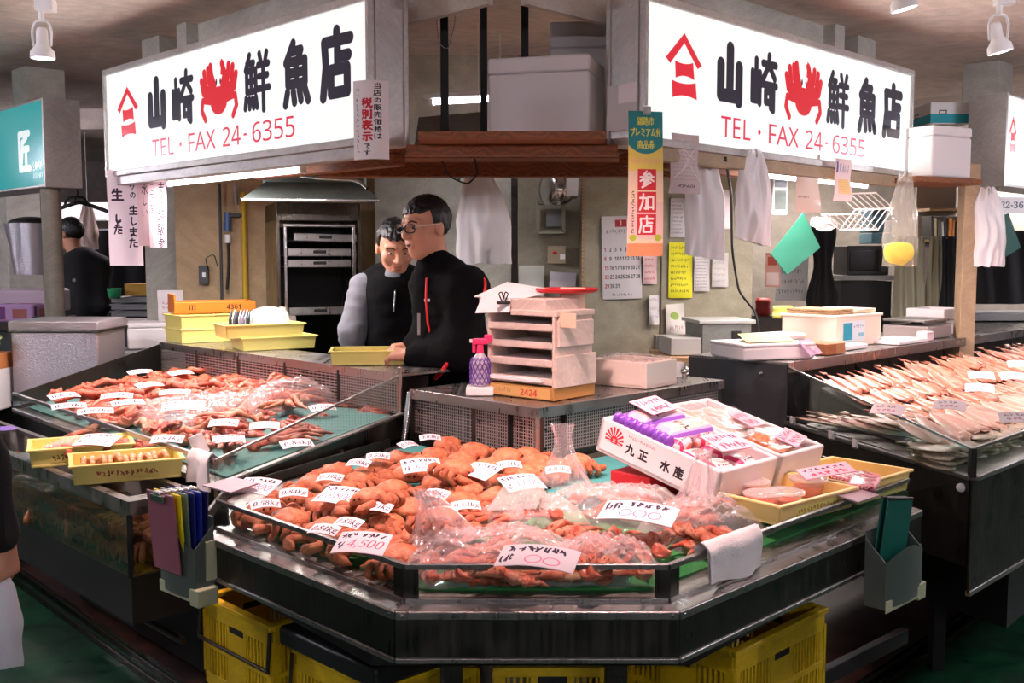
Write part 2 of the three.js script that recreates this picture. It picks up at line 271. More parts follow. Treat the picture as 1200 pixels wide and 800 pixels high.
// ---------- lamps of the hall ----------
const tubeGlow = (k, c = 0xf4f0ff) => S({ color: 0xffffff, emissive: c, emissiveIntensity: k, roughness: 0.4 });
function batten(a, b, power, label, colour = 0xfff0ee, group, tubeK = 6, hang = a.y > 2) {
  const mid = a.clone().add(b).multiplyScalar(0.5), L = a.distanceTo(b), turn = Math.atan2(-(b.z - a.z), b.x - a.x);
  const t = thing('fluorescent_lamp', label, 'lamp', mid, turn, group);
  part('housing', rbox(L + 0.1, 0.026, 0.075, 0.006, 0, 0.03, 0), M.white, t);
  for (const s of [-1, 1]) part('socket', rbox(0.022, 0.036, 0.03, 0.004, s * (L / 2 + 0.012), 0.0, 0), M.white, t);
  part('tube', new THREE.CylinderGeometry(0.0135, 0.0135, L, 14).rotateZ(Math.PI / 2), tubeGlow(tubeK), t);
  if (hang) for (const s of [-1, 1]) part('rod', cyl(0.005, 0.005, CEIL - a.y - 0.06, s * L * 0.35, (CEIL - a.y) / 2 + 0.03, 0, 8), M.white, t);
  if (power) { const r = new THREE.RectAreaLight(colour, power, L * 0.98, 0.05); r.name = 'lamp_light'; r.castShadow = true; r.position.set(0, -0.018, 0); r.rotation.x = -Math.PI / 2; t.add(r); }
  return t;
}
batten(along(LO, LDIR, 1.85, 1.918, RDIR, 0.15), along(LO, LDIR, 0.66, 1.918, RDIR, 0.15), LIGHT.stallTube, 'lit white tube lamp under the light box sign beside the hanging handwritten banners');
batten(along(RO, RDIR, 2.05, 1.918, LDIR, 0.15), along(RO, RDIR, 0.9, 1.918, LDIR, 0.15), LIGHT.stallTube, 'lit white tube lamp under the light box sign behind the wire basket');
batten(V(-0.42, 2.39, -5.6), V(0.0, 2.36, -5.45), 22, 'lit tube lamp above the shelf between the two signs', 0xeaf0ff, undefined, 8);
batten(V(-3.6, 2.3, -9.3), V(-2.8, 2.3, -9.3), LIGHT.far, 'unseen lit tube lamp over the stalls behind the teal sign', 0xffe9f0, undefined, 5);  // hidden from view, placed to light the left background
batten(V(3.9, 2.25, -8.2), V(5.0, 2.25, -8.2), LIGHT.far, 'unseen lit tube lamp over the stall with the number board', 0xfff2ea, undefined, 5);  // hidden behind the neighbouring sign, lights the far right stall
batten(V(1.5, 2.3, -7.6), V(2.6, 2.3, -7.6), LIGHT.far, 'unseen lit tube lamp over the shelves behind the hanging clothes', 0xfff2ea, undefined, 5);  // out of view, placed to brighten the right background
for (const [x, z, l, f = 1] of [[-3.6, -2.6, 'over the aisle in front of the tank'], [3.6, -2.6, 'over the aisle in front of the fish case'], [-1.6, 1.6, 'over the aisle behind the photographer, tank side', 0.5], [1.6, 1.6, 'over the aisle behind the photographer, fish side', 0.5], [-5.4, -6.6, 'over the far aisle beyond the teal sign'], [5.4, -6.6, 'over the far aisle beyond the number board']])
  batten(V(x - 0.6, 2.28, z), V(x + 0.6, 2.28, z), LIGHT.market * f, 'unseen bare ceiling tube lamp ' + l, 0xffe6dc, undefined, LIGHT.bare * f);  // all out of view, placed for the general light on hall and ceiling
// ceiling track with spot lamps
function spot(pos, aim, power, label, lit = true, group, tilt = 0) {
  const t = thing('spot_lamp', label, 'lamp', pos, 0, group);
  part('track_adapter', rbox(0.075, 0.05, 0.055, 0.006, 0.02, 0.165, 0), M.white, t);
  part('stem', cyl(0.012, 0.012, 0.05, 0, 0.125, 0), M.white, t);
  part('yoke', tube([[-0.036, 0.0, 0], [-0.04, 0.06, 0], [-0.025, 0.1, 0], [0.025, 0.1, 0], [0.04, 0.06, 0], [0.036, 0.0, 0]], 0.005, 6), M.white, t);
  part('lamp_housing', lathe([[0, 0.078], [0.018, 0.076], [0.024, 0.06], [0.024, 0.012], [0.03, 0.0], [0.047, -0.022], [0.05, -0.05], [0.046, -0.05]], 24), M.white, t, undefined, [0, 0, tilt]);
  part('bulb', lathe([[0, -0.053], [0.03, -0.052], [0.046, -0.046], [0.046, -0.04], [0, -0.04]], 24), lit ? tubeGlow(4, 0xffe2f4) : M.white, t, undefined, [0, 0, tilt]);
  if (power) { const s = new THREE.SpotLight(0xffcdc9, power, 0, 0.5, 0.7, 2); s.name = 'lamp_light'; s.castShadow = true; s.shadow.radius = 2.5; s.position.set(0, -0.075, 0); t.add(s); s.target.position.set(aim[0] - pos.x, aim[1] - pos.y, aim[2] - pos.z); t.add(s.target); }
  return t;
}
function track(a, b, n) { return struct(n, bar(a, b, 0.036, 0.022, 0.003), M.darkGrey); }
track(V(-2.6, CEIL - 0.03, -4.9), V(-0.5, CEIL - 0.03, -2.35), 'trim_6');
track(V(0.75, CEIL - 0.03, -2.6), V(2.9, CEIL - 0.03, -5.0), 'trim_7');
spot(V(-1.955, 2.42, -4.35), [-1.6, 0.9, -4.4], LIGHT.spot * 1.0, 'white spot lamp on the ceiling track above the teal sign');
spot(V(-1.12, 2.535, -3.75), [-1.05, 0.9, -3.6], LIGHT.spot * 1.15, 'white spot lamp on the ceiling track above the crab emblem of the sign');
spot(V(1.46, 2.52, -3.93), [1.8, 0.95, -3.9], LIGHT.spot * 0.62, 'white spot lamp over the end of the sign above the wire basket', true, undefined, 0.25);
spot(V(1.99, 2.43, -4.28), [2.5, 0.95, -4.7], LIGHT.spot * 0.62, 'white spot lamp hanging beside the neighbouring red and white sign', true, undefined, 0.25);
spot(V(-1.3, 2.55, -2.75), [-1.3, 0.88, -3.2], LIGHT.spot * 0.7, 'unseen white ceiling spot lamp over the trays on the tank ledge', true, 'unseen spot lamps over the stall');  // above the frame, placed to brighten the ledge trays
spot(V(-0.12, 2.55, -2.5), [0.16, 1.1, -3.7], LIGHT.spot * 0.95, 'unseen white ceiling spot lamp over the paper rack on the bench', true, 'unseen spot lamps over the stall');  // out of view, placed to light the rack and bench
spot(V(1.55, 2.55, -3.0), [1.75, 1.1, -4.7], LIGHT.spot * 0.85, 'unseen white ceiling spot lamp over the basket on the rear counter', true, 'unseen spot lamps over the stall');  // out of view, placed to light the goods on the rear counter
spot(V(-0.62, 2.55, -2.62), [-0.3, 0.85, -2.75], LIGHT.spot, 'unseen white ceiling spot lamp over the hairy crabs', true, 'unseen spot lamps over the stall');  // unseen above the frame, lights the heaped crabs
spot(V(0.3, 2.55, -2.2), [0.15, 0.85, -2.55], LIGHT.spot, 'unseen white ceiling spot lamp over the bagged crab legs', true, 'unseen spot lamps over the stall');  // unseen above the frame, gives the bags their highlights
spot(V(0.95, 2.55, -2.85), [0.6, 0.95, -3.1], LIGHT.spot * 0.75, 'unseen white ceiling spot lamp over the foam boxes', true, 'unseen spot lamps over the stall');  // unseen above the frame, lights the tilted foam boxes

// ---------- light-box signs ----------
function crabMark(g, x, y, w, h) { // the red crab painted between the characters
  const X = (u) => x + u * w, Y = (v) => y + v * h; g.fillStyle = '#d6202e'; g.strokeStyle = '#d6202e'; g.lineCap = 'round'; g.lineJoin = 'round';
  for (const s of [-1, 1]) {
    const leg = (pts, lw) => { g.lineWidth = lw * w; g.beginPath(); pts.forEach(([u, v], i) => (i ? g.lineTo(X(0.5 + s * u), Y(v)) : g.moveTo(X(0.5 + s * u), Y(v)))); g.stroke(); };
    leg([[0.14, 0.52], [0.24, 0.34], [0.27, 0.14]], 0.1); leg([[0.18, 0.56], [0.33, 0.42], [0.37, 0.18]], 0.1); leg([[0.2, 0.62], [0.4, 0.5], [0.45, 0.3]], 0.095);
    leg([[0.2, 0.66], [0.42, 0.62], [0.45, 0.78], [0.36, 0.93]], 0.085);
    leg([[0.1, 0.42], [0.17, 0.26], [s > 0 ? 0.1 : 0.2, 0.1]], 0.1);
  }
  g.beginPath(); g.moveTo(X(0.58), Y(0.02)); g.quadraticCurveTo(X(0.72), Y(0.08), X(0.66), Y(0.3)); g.lineTo(X(0.56), Y(0.26)); g.closePath(); g.fill();
  g.beginPath(); g.ellipse(X(0.5), Y(0.66), w * 0.22, h * 0.22, 0, 0, 7); g.fill();
  g.fillStyle = '#2a1720'; for (const s of [-1, 1]) { g.beginPath(); g.ellipse(X(0.5 + s * 0.05), Y(0.36), w * 0.018, h * 0.05, 0, 0, 7); g.fill(); }
  g.fillStyle = '#f6f2ee'; g.beginPath(); g.moveTo(X(0.46), Y(0.34)); g.lineTo(X(0.52), Y(0.16)); g.lineTo(X(0.55), Y(0.34)); g.closePath(); g.fill();
}
function houseMark(g, x, y, w, h, colour = '#dd2436') {
  g.fillStyle = colour; const T = w * 0.16;
  g.beginPath(); g.moveTo(x + w * 0.5, y); g.lineTo(x + w, y + h * 0.44); g.lineTo(x + w * 0.88, y + h * 0.5); g.lineTo(x + w * 0.5, y + h * 0.15); g.lineTo(x + w * 0.12, y + h * 0.5); g.lineTo(x, y + h * 0.42); g.closePath(); g.fill();
  for (const [yy, ww] of [[0.44, 0.5], [0.74, 0.66]]) { const a = x + w * (0.5 - ww / 2), b = x + w * (0.5 + ww / 2), t = y + h * yy; g.beginPath(); g.moveTo(a, t); g.quadraticCurveTo(x + w * 0.5, t + h * 0.06, b, t - h * 0.02); g.lineTo(b + w * 0.04, t + h * 0.24); g.quadraticCurveTo(x + w * 0.5, t + h * 0.16, a + w * 0.02, t + h * 0.26); g.closePath(); g.fill(); }
}
const SIGNW = 2.25, SIGNH = 0.5;
const signTex = canvasTex(2048, 455, (g, w, h) => {
  g.fillStyle = '#fbfbf8'; g.fillRect(0, 0, w, h);
  houseMark(g, w * 0.055, h * 0.17, w * 0.105, h * 0.5);
  const ink = '#23202f', X = { '山': [0.205, 0.088], '崎': [0.316, 0.096], '鮮': [0.608, 0.094], '魚': [0.742, 0.092], '店': [0.864, 0.096] };
  for (const [c, [x, ww]] of Object.entries(X)) { glyph(g, c, w * x + 6, h * 0.155, w * ww - 12, h * 0.515, { '山': 50, '崎': 29, '鮮': 27, '魚': 36, '店': 42 }[c], ink); }
  crabMark(g, w * 0.438, h * 0.13, w * 0.15, h * 0.56);
  const fit = (txt, f0, f1) => { g.font = 'normal 100px sans-serif'; g.fillStyle = '#d9304c'; g.textAlign = 'left'; g.textBaseline = 'alphabetic'; g.save(); g.translate(w * f0, h * 0.912); g.scale(w * (f1 - f0) / g.measureText(txt).width, 1.06); g.fillText(txt, 0, 0); g.restore(); };
  fit('TEL', 0.222, 0.322); fit('FAX', 0.378, 0.497); fit('24', 0.522, 0.594); fit('6355', 0.632, 0.784);
  g.fillStyle = '#d9304c'; g.beginPath(); g.arc(w * 0.351, h * 0.83, 10, 0, 7); g.fill(); g.fillRect(w * 0.604, h * 0.825, 24, 8);
});
function signBox(o, d, n, flip, label, stickers) {
  const c = along(o, d, SIGNW / 2, 2.24, n, 0.095);
  // local x runs along the face as read from the aisle; local +z looks out
  const t = thing('light_box_sign', label, 'sign', c, flip ? -Math.PI / 4 : Math.PI / 4);
  part('cabinet', rbox(SIGNW + 0.03, SIGNH + 0.05, 0.18, 0.006, 0, 0, -0.01), M.alu, t);
  part('face', new THREE.PlaneGeometry(SIGNW, SIGNH), S({ map: signTex, emissiveMap: signTex, emissive: 0xffffff, emissiveIntensity: LIGHT.signGlow * 0.75, roughness: 0.25, color: 0x777777 }), t, [0, 0, 0.0815]);
  const fr = []; const w2 = SIGNW / 2 + 0.008, h2 = SIGNH / 2 + 0.012;
  fr.push(rbox(SIGNW + 0.04, 0.03, 0.03, 0.004, 0, h2, 0.08), rbox(SIGNW + 0.04, 0.03, 0.03, 0.004, 0, -h2, 0.08), rbox(0.02, SIGNH + 0.04, 0.03, 0.004, -w2, 0, 0.08), rbox(0.02, SIGNH + 0.04, 0.03, 0.004, w2, 0, 0.08));
  part('frame', fr, M.alu, t);
  for (const s of [-1, 1]) part('end_trim', [rbox(0.012, SIGNH + 0.05, 0.02, 0.003, s * (SIGNW / 2 + 0.018), 0, -0.08), rbox(0.012, SIGNH + 0.05, 0.02, 0.003, s * (SIGNW / 2 + 0.018), 0, 0.055)], M.alu, t);
  const r = new THREE.RectAreaLight(0xfff7f5, LIGHT.signLight, SIGNW, SIGNH); r.name = 'lamp_light'; r.castShadow = true; r.position.set(0, 0, 0.1); r.rotation.y = Math.PI; t.add(r);
  return t;
}
signBox(LO, LDIR, RDIR, true, 'long white light box sign with red crab, lit above the tube lamp and handwritten banners');
signBox(RO, RDIR, LDIR, false, 'long white light box sign with red crab, lit above the hanging yellow and red banner');
// bearers under the signs
solo('sign_bearer', bar(along(RO, RDIR, -0.02, 1.936, LDIR, 0.03), along(RO, RDIR, 2.3, 1.936, LDIR, 0.03), 0.05, 0.052, 0.004), plaster(0xb9a68c), 'pale wooden bearer running below the sign over the white shopping bags', 'beam');
solo('sign_bearer', bar(along(LO, LDIR, -0.02, 1.94, RDIR, 0.04), along(LO, LDIR, 2.26, 1.94, RDIR, 0.04), 0.06, 0.045, 0.004), M.alu, 'grey metal bearer running below the sign over the steel oven', 'beam');
// ---------- corner display case ----------
const HG = 0.919, BED = 0.855;
const cA = V(-0.235, 0, -2.005), cB = V(0.336, 0, -2.005), cL = V(-0.79, 0, -2.575), cR = V(1.15, 0, -2.83);
const yy = (p, y) => V(p.x, y, p.z);
const inset = (s) => { // outline moved inwards by s
  const k = s * 0.4142; return [V(cL.x + s * R2, 0, cL.z - s * R2), V(cA.x + k, 0, cA.z - s), V(cB.x - k, 0, cB.z - s), V(cR.x - s * R2, 0, cR.z - s * R2)];
};
const benchC = V(0.085, 0, -3.353), benchL = V(-0.385, 0, -3.84), benchR = V(0.86, 0, -4.13);
{
  const t = thing('corner_display_case', 'stainless steel corner display case with low glass sides, holding crabs and foam boxes', 'display case', [0.05, 0, -2.7]);
  const O = inset(0), G = inset(0.04), I = inset(0.075);
  const F = 0.742, T = 0.822;
  for (let i = 0; i < 3; i++) {
    const a = O[i], b = O[i + 1];
    wpart('fascia_panel', slab(yy(a, F), yy(b, F), yy(b, T), yy(a, T), 0.004), M.steelDark, t);
    wpart('lower_lip', bar(yy(a, F - 0.004), yy(b, F - 0.004), 0.014, 0.012, 0.003), M.steel, t);
    wpart('upper_trim', bar(yy(a, T + 0.009), yy(b, T + 0.009), 0.012, 0.018, 0.003), M.steel, t);
    const c = I[i], d = I[i + 1];
    wpart('ledge', slab(yy(a, T + 0.017), yy(b, T + 0.017), yy(d, T + 0.026), yy(c, T + 0.026), 0.003), M.steel, t);
    const ga = G[i], gb = G[i + 1];
    wpart('glass_pane', slab(yy(ga, T + 0.022), yy(gb, T + 0.022), yy(gb, HG - 0.004), yy(ga, HG - 0.004), 0.006), M.glass, t);
    wpart('top_rail', bar(yy(ga, HG), yy(gb, HG), 0.012, 0.012, 0.002), M.steel, t);
    wpart('glass_channel', bar(yy(ga, T + 0.026), yy(gb, T + 0.026), 0.016, 0.012, 0.002), M.steel, t);
  }
  for (const i of [1, 2]) { // corner posts
    const p = G[i], s = i === 1 ? -1 : 1;
    wpart('corner_post', [slab(V(p.x + s * 0.004, T + 0.02, p.z + 0.002), V(p.x - s * 0.028, T + 0.02, p.z + 0.002), V(p.x - s * 0.028, HG + 0.004, p.z + 0.002), V(p.x + s * 0.004, HG + 0.004, p.z + 0.002), 0.006), slab(V(p.x + s * 0.002, T + 0.02, p.z), V(p.x + s * 0.024, T + 0.02, p.z - 0.024), V(p.x + s * 0.024, HG + 0.004, p.z - 0.024), V(p.x + s * 0.002, HG + 0.004, p.z), 0.006)], M.steelDark, t);
    for (const k of [-0.012, 0.014]) wpart('bolt', ball(0.004, 0.004, 0.003, O[i].x - s * k, T + 0.01, O[i].z + (k * s * s > 0 ? 0.007 : -0.006), 8, 6), M.steelBright, t);
  }
  const bedPlan = [I[0], I[1], I[2], I[3], V(1.02, 0, -3.5), V(0.98, 0, -4.18), V(0.88, 0, -4.1), V(0.085, 0, -3.31), V(-0.4, 0, -3.79), V(-0.45, 0, -3.72), V(-0.83, 0, -2.93)].map((p) => [p.x, p.z]);
  wpart('bed_tray', prism(bedPlan, BED - 0.05, BED - 0.006), M.steel, t);
  wpart('seam_flange', bar(V(-0.83, BED + 0.012, -2.93), V(-0.45, BED + 0.012, -3.72), 0.012, 0.03, 0.003), M.steelDark, t);
  wpart('seam_flange', bar(V(-0.8, BED + 0.01, -2.6), V(-0.83, BED + 0.012, -2.93), 0.012, 0.03, 0.003), M.steelDark, t);
  wpart('seam_flange', bar(V(1.12, BED + 0.01, -2.86), V(1.0, BED + 0.012, -3.6), 0.012, 0.04, 0.003), M.steelDark, t);
  wpart('under_tray', prism([[-0.3, -2.12], [0.38, -2.12], [0.95, -2.75], [0.5, -3.4], [-0.5, -3.3], [-0.72, -2.62]], 0.68, 0.735), M.black, t);
  for (const [x, z] of [[-0.14, -2.3], [0.24, -2.3], [-0.55, -3.1], [0.82, -3.0]]) wpart('leg', bar(V(x, 0, z), V(x, 0.7, z), 0.05, 0.05, 0.004), M.steelDark, t);
  wpart('foot_rail', bar(V(0.86, 0.3, -2.9), V(1.3, 0.3, -3.3), 0.03, 0.05, 0.004), M.black, t);
  // turf mats and the teal mat lie on the tray
  const J = inset(0.1);
  solo('turf_mat', prism([J[0], J[1], J[2], J[3], V(0.98, 0, -3.1), V(0.3, 0, -2.75), V(-0.35, 0, -2.75), V(-0.74, 0, -2.8)].map((p) => [p.x, p.z]), BED - 0.006, BED), M.turf, 'bright green artificial turf mat under the crabs and bagged legs', 'mat');
  solo('cloth_mat', prism([[-0.73, -2.86], [-0.34, -2.77], [0.3, -2.77], [0.96, -3.12], [0.92, -3.9], [0.75, -3.98], [0.13, -3.33], [0.05, -3.33], [-0.34, -3.74], [-0.42, -3.66]], BED - 0.006, BED - 0.001), M.teal, 'teal fibre mat lining the tray below the perforated bench', 'mat');
}
// perforated steel sheet
const perfTex = dataTex(64, 64, (u, v) => { const x = (u * 4) % 1, y = (v * 4) % 1, k = Math.abs(x - 0.5) < 0.3 && Math.abs(y - 0.5) < 0.33 ? 0 : 1; return [k, k, k]; }, false);
const slotTex = dataTex(64, 64, (u, v) => { const x = (u * 2) % 1, y = (v * 5) % 1, k = Math.abs(x - 0.5) < 0.42 && Math.abs(y - 0.5) < 0.26 ? 0 : 1; return [k, k, k]; }, false);
perfTex.repeat.set(22, 22); slotTex.repeat.set(16, 16);
const perf = S({ color: 0xb5a8a3, metalness: 0.7, roughness: 0.55, alphaMap: perfTex, alphaTest: 0.5, side: THREE.DoubleSide }), slotted = S({ color: 0xb5a5a2, metalness: 0.7, roughness: 0.55, alphaMap: slotTex, alphaTest: 0.5, side: THREE.DoubleSide });
const flat = (a, b, c, d) => { const W = a.distanceTo(b), H = a.distanceTo(d), g = new THREE.BufferGeometry(); g.setAttribute('position', new THREE.Float32BufferAttribute([a, b, c, a, c, d].flatMap((p) => p.toArray()), 3)); g.setAttribute('uv', new THREE.Float32BufferAttribute([0, 0, W, 0, W, H, 0, 0, W, H, 0, H], 2)); g.computeVertexNormals(); return g; };
{
  const t = thing('work_bench', 'stainless work bench with perforated sides and a corner towards the crabs', 'bench', [0.1, 0, -3.7]);
  const T = 1.05, w = 0.4, C = benchC, Lp = benchL, Rp = benchR;
  const Ci = V(C.x, 0, C.z - w * 1.414), Li = V(Lp.x + w * R2, 0, Lp.z - w * R2), Ri = V(Rp.x - w * R2, 0, Rp.z - w * R2);
  wpart('bench_top', prism([C, Rp, Ri, Ci, Li, Lp].map((p) => [p.x, p.z]), T - 0.008, T, 0.002), M.steel, t);
  for (const [a, b] of [[Lp, C], [C, Rp]]) {
    wpart('front_lip', slab(yy(a, T - 0.036), yy(b, T - 0.036), yy(b, T - 0.001), yy(a, T - 0.001), 0.006), M.steel, t);
    const d = b.clone().sub(a), L = d.length(), n = d.clone().normalize(), N = 2, back = V(-n.z, 0, n.x).multiplyScalar(-0.02), k = back.z < 0 ? 1 : -1;
    back.multiplyScalar(k);
    const q0 = a.clone().add(back), q1 = b.clone().add(back);
    const Y0 = BED, Y1 = T - 0.03;
    for (let i = 0; i < N; i++) {
      const u = q0.clone().lerp(q1, i / N), v = q0.clone().lerp(q1, (i + 1) / N);
      wpart('perforated_panel', flat(yy(u, Y0 + 0.02), yy(v, Y0 + 0.02), yy(v, Y1), yy(u, Y1)), perf, t);
      wpart('panel_strip', bar(yy(v, Y0), yy(v, Y1), 0.016, 0.016, 0.002), M.steelDark, t);
      for (const h of [0.3, 0.7]) wpart('bolt', ball(0.005, 0.005, 0.005, u.x * 0.9 + v.x * 0.1 - back.x * 0.3, Y0 + (Y1 - Y0) * h, u.z * 0.9 + v.z * 0.1 - back.z * 0.3, 8, 6), M.blackPlastic, t);
    }
    wpart('bottom_rail', bar(yy(q0, Y0 + 0.014), yy(q1, Y0 + 0.014), 0.012, 0.028, 0.002), M.steelDark, t);
    const i0 = q0.clone().addScaledVector(back, 6), i1 = q1.clone().addScaledVector(back, 6);
    wpart('inner_panel', slab(yy(i0, Y0), yy(i1, Y0 - 0.05), yy(i1, Y1), yy(i0, Y1), 0.004), M.black, t);
  }
  wpart('corner_post', bar(yy(C, BED), yy(C, T - 0.03), 0.016, 0.016, 0.003).translate(0, 0, -0.008), M.steel, t);
  wpart('end_panel', slab(yy(Lp, 0.86), yy(Li, 0.86), yy(Li, T - 0.01), yy(Lp, T - 0.01), 0.004), M.steelDark, t);
  wpart('end_post', bar(V(Lp.x - 0.02, BED, Lp.z + 0.05), V(Lp.x, T - 0.01, Lp.z + 0.004), 0.02, 0.02, 0.006), M.steelBright, t);
  for (const p of [Li, Ci, Ri]) wpart('leg', bar(yy(p, 0), yy(p, T - 0.01), 0.035, 0.035, 0.004), M.steelDark, t);
}
// ---------- left case with the tank in front ----------
const lF = V(-0.865, 0, -2.94), lB = V(-0.43, 0, -3.9), lFL = V(-2.17, 0, -4.42), lBL = V(-1.85, 0, -5.36);
const lBed = (u, v) => { // u along the front 0..1 (from the corner), v from front to back
  const a = lF.clone().lerp(lFL, u), b = lB.clone().lerp(lBL, u), p = a.lerp(b, v); p.y = 0.885 + 0.055 * v; return p;
};
{
  const t = thing('crab_display_case', 'stainless display case with glass front and slotted back, heaped with red crab', 'display case', [-1.3, 0, -4.1]);
  const c4 = [lBed(0, 0), lBed(1, 0), lBed(1, 1), lBed(0, 1)];
  wpart('bed_tray', slab(...c4, 0.012).translate(0, -0.008, 0), M.steel, t);
  wpart('front_glass', slab(V(lF.x, 0.885, lF.z), V(lFL.x, 0.885, lFL.z), V(lFL.x, 0.95, lFL.z), V(lF.x, 0.95, lF.z), 0.006), M.glass, t);
  wpart('top_rail', bar(yy(lF, 0.955), yy(lFL, 0.955), 0.012, 0.014, 0.002), M.steel, t);
  wpart('lower_channel', bar(yy(lF, 0.885), yy(lFL, 0.885), 0.016, 0.014, 0.002), M.steel, t);
  wpart('end_glass', slab(yy(lF, 0.89), yy(lB, 0.95), yy(lB, 1.09), yy(lF, 0.955), 0.006), M.glass, t);
  wpart('end_rail', bar(yy(lF, 0.957), yy(lB, 1.095), 0.008, 0.008, 0.002), M.steel, t);
  wpart('end_fascia', slab(V(lF.x + 0.012, 0.845, lF.z), V(lB.x + 0.012, 0.86, lB.z), V(lB.x + 0.012, 0.945, lB.z), V(lF.x + 0.012, 0.885, lF.z), 0.01), M.steelDark, t);
  wpart('end_trim', bar(V(lF.x + 0.012, 0.888, lF.z), V(lB.x + 0.012, 0.948, lB.z), 0.022, 0.01, 0.003), M.steel, t);
  wpart('far_end_panel', slab(yy(lFL, 0.86), yy(lBL, 0.9), yy(lBL, 1.09), yy(lFL, 0.95), 0.006), M.steelDark, t);
  const N = 5, Y0 = 0.945, Y1 = 1.085;
  for (let i = 0; i < N; i++) {
    const a = lB.clone().lerp(lBL, i / N), b = lB.clone().lerp(lBL, (i + 1) / N);
    wpart('slotted_panel', flat(yy(b, Y0), yy(a, Y0), yy(a, Y1), yy(b, Y1)), i ? slotted : perf, t);
    wpart('panel_strip', bar(yy(b, Y0), yy(b, Y1), 0.014, 0.014, 0.002), M.steelDark, t);
  }
  const off = V(0.1, 0, -0.1), b0 = lB.clone().add(off), b1 = lBL.clone().add(off);
  wpart('inner_panel', slab(yy(b1, 0.86), yy(b0, 0.86), yy(b0, 1.08), yy(b1, 1.08), 0.004), M.black, t);
  const s0 = lB.clone().add(V(0.185, 0, -0.185)), s1 = lBL.clone().add(V(0.185, 0, -0.185));
  wpart('rear_shelf', prism([lB, s0, s1, lBL].map((p) => [p.x, p.z]), 1.088, 1.1, 0.002), M.steel, t);
  wpart('shelf_lip', slab(yy(lBL, 1.066), yy(lB, 1.066), yy(lB, 1.101), yy(lBL, 1.101), 0.006), M.steel, t);
  wpart('end_post', bar(V(lB.x - 0.002, 0.94, lB.z + 0.004), V(lB.x, 1.13, lB.z), 0.02, 0.02, 0.006), M.steelBright, t);
  solo('cloth_mat', slab(lBed(0.01, 0.06), lBed(0.97, 0.06), lBed(0.97, 0.95), lBed(0.01, 0.95), 0.004).translate(0, 0.004, 0), S({ color: 0x4d7a76, roughness: 0.9 }), 'teal mat lining the bed of the crab case', 'mat');
  for (const p of [s0, s1, lF.clone().lerp(lB, 0.6), lFL.clone().lerp(lBL, 0.6)]) wpart('leg', bar(yy(p, 0), yy(p, 0.88), 0.04, 0.04, 0.004), M.black, t);
}
// live tank: top ledge, glass, water
const kF = V(-1.04, 0, -2.735), kFL = V(-2.35, 0, -4.08);
{
  const t = thing('live_tank', 'long glass fish tank with steel top ledge and brown live crabs inside', 'tank', [-1.5, 0, -3.5]);
  const n = V(R2, 0, -R2), w = 0.2, Y = 0.88, kB = V(-0.9, 0, -2.875), kBL = kFL.clone().addScaledVector(n, 0.22);
  // ledge frame with two openings
  const P4 = (u, v) => kF.clone().lerp(kFL, u).lerp(kB.clone().lerp(kBL, u), v);
  const strip = (u0, u1, v0, v1) => slab(yy(P4(u0, v0), Y), yy(P4(u1, v0), Y), yy(P4(u1, v1), Y), yy(P4(u0, v1), Y), 0.012);
  wpart('top_ledge', [strip(0, 1, 0, 0.12), strip(0, 1, 0.9, 1), strip(0, 0.03, 0.12, 0.9), strip(0.42, 0.5, 0.12, 0.9), strip(0.94, 1, 0.12, 0.9)], M.steel, t);
  wpart('front_band', slab(yy(kF, Y - 0.035), yy(kFL, Y - 0.035), yy(kFL, Y + 0.006), yy(kF, Y + 0.006), 0.008), M.steel, t);
  wpart('end_band', slab(yy(kB, Y - 0.035), yy(kF, Y - 0.035), yy(kF, Y + 0.006), yy(kB, Y + 0.006), 0.008), M.steel, t);
  const y0 = 0.675;
  wpart('front_glass', slab(yy(kF, y0), yy(kFL, y0), yy(kFL, Y - 0.03), yy(kF, Y - 0.03), 0.008), M.glass, t);
  wpart('end_glass', slab(yy(kB, y0), yy(kF, y0), yy(kF, Y - 0.03), yy(kB, Y - 0.03), 0.008), M.glass, t);
  wpart('back_panel', slab(yy(kB, y0), yy(kBL, y0), yy(kBL, Y - 0.01), yy(kB, Y - 0.01), 0.008), S({ color: 0x8a7f74, roughness: 0.6 }), t);
  wpart('tank_floor', prism([kF, kFL, kBL, kB].map((p) => [p.x, p.z]), y0 - 0.02, y0), M.black, t);
  wpart('corner_seal', bar(yy(kF, y0), yy(kF, Y - 0.03), 0.012, 0.012), M.blackPlastic, t);
  const W = inset2([kF, kFL, kBL, kB], 0.006);
  wpart('water', prism(W.map((p) => [p.x, p.z]), y0 + 0.001, Y - 0.075), PH({ color: 0xffffff, transmission: 1, thickness: 0.2, ior: 1.33, roughness: 0.02, attenuationColor: new THREE.Color(0.9, 0.8, 0.65), attenuationDistance: 2 }), t);
  wpart('base_skirt', prism([kF, kFL, kBL, kB].map((p) => [p.x, p.z]), 0.54, y0 - 0.02), M.black, t);
  const off2 = (p, s) => p.clone().addScaledVector(n, s); wpart('base_cabinet', prism([off2(kF, 0.58), off2(kFL, 0.58), off2(kFL, 0.78), off2(kF, 0.78)].map((p) => [p.x, p.z]), 0.02, 0.55), M.black, t);
  wpart('pipe_rail', wire([V(kF.x + 0.1, 0.46, kF.z - 0.1), V(kFL.x + 0.1, 0.46, kFL.z - 0.1)], 0.011, 8), M.steelDark, t);
}
function inset2(q, s) { const c = q.reduce((a, p) => a.add(p), V(0, 0, 0)).multiplyScalar(1 / q.length); return q.map((p) => p.clone().add(c.clone().sub(p).normalize().multiplyScalar(s))); }
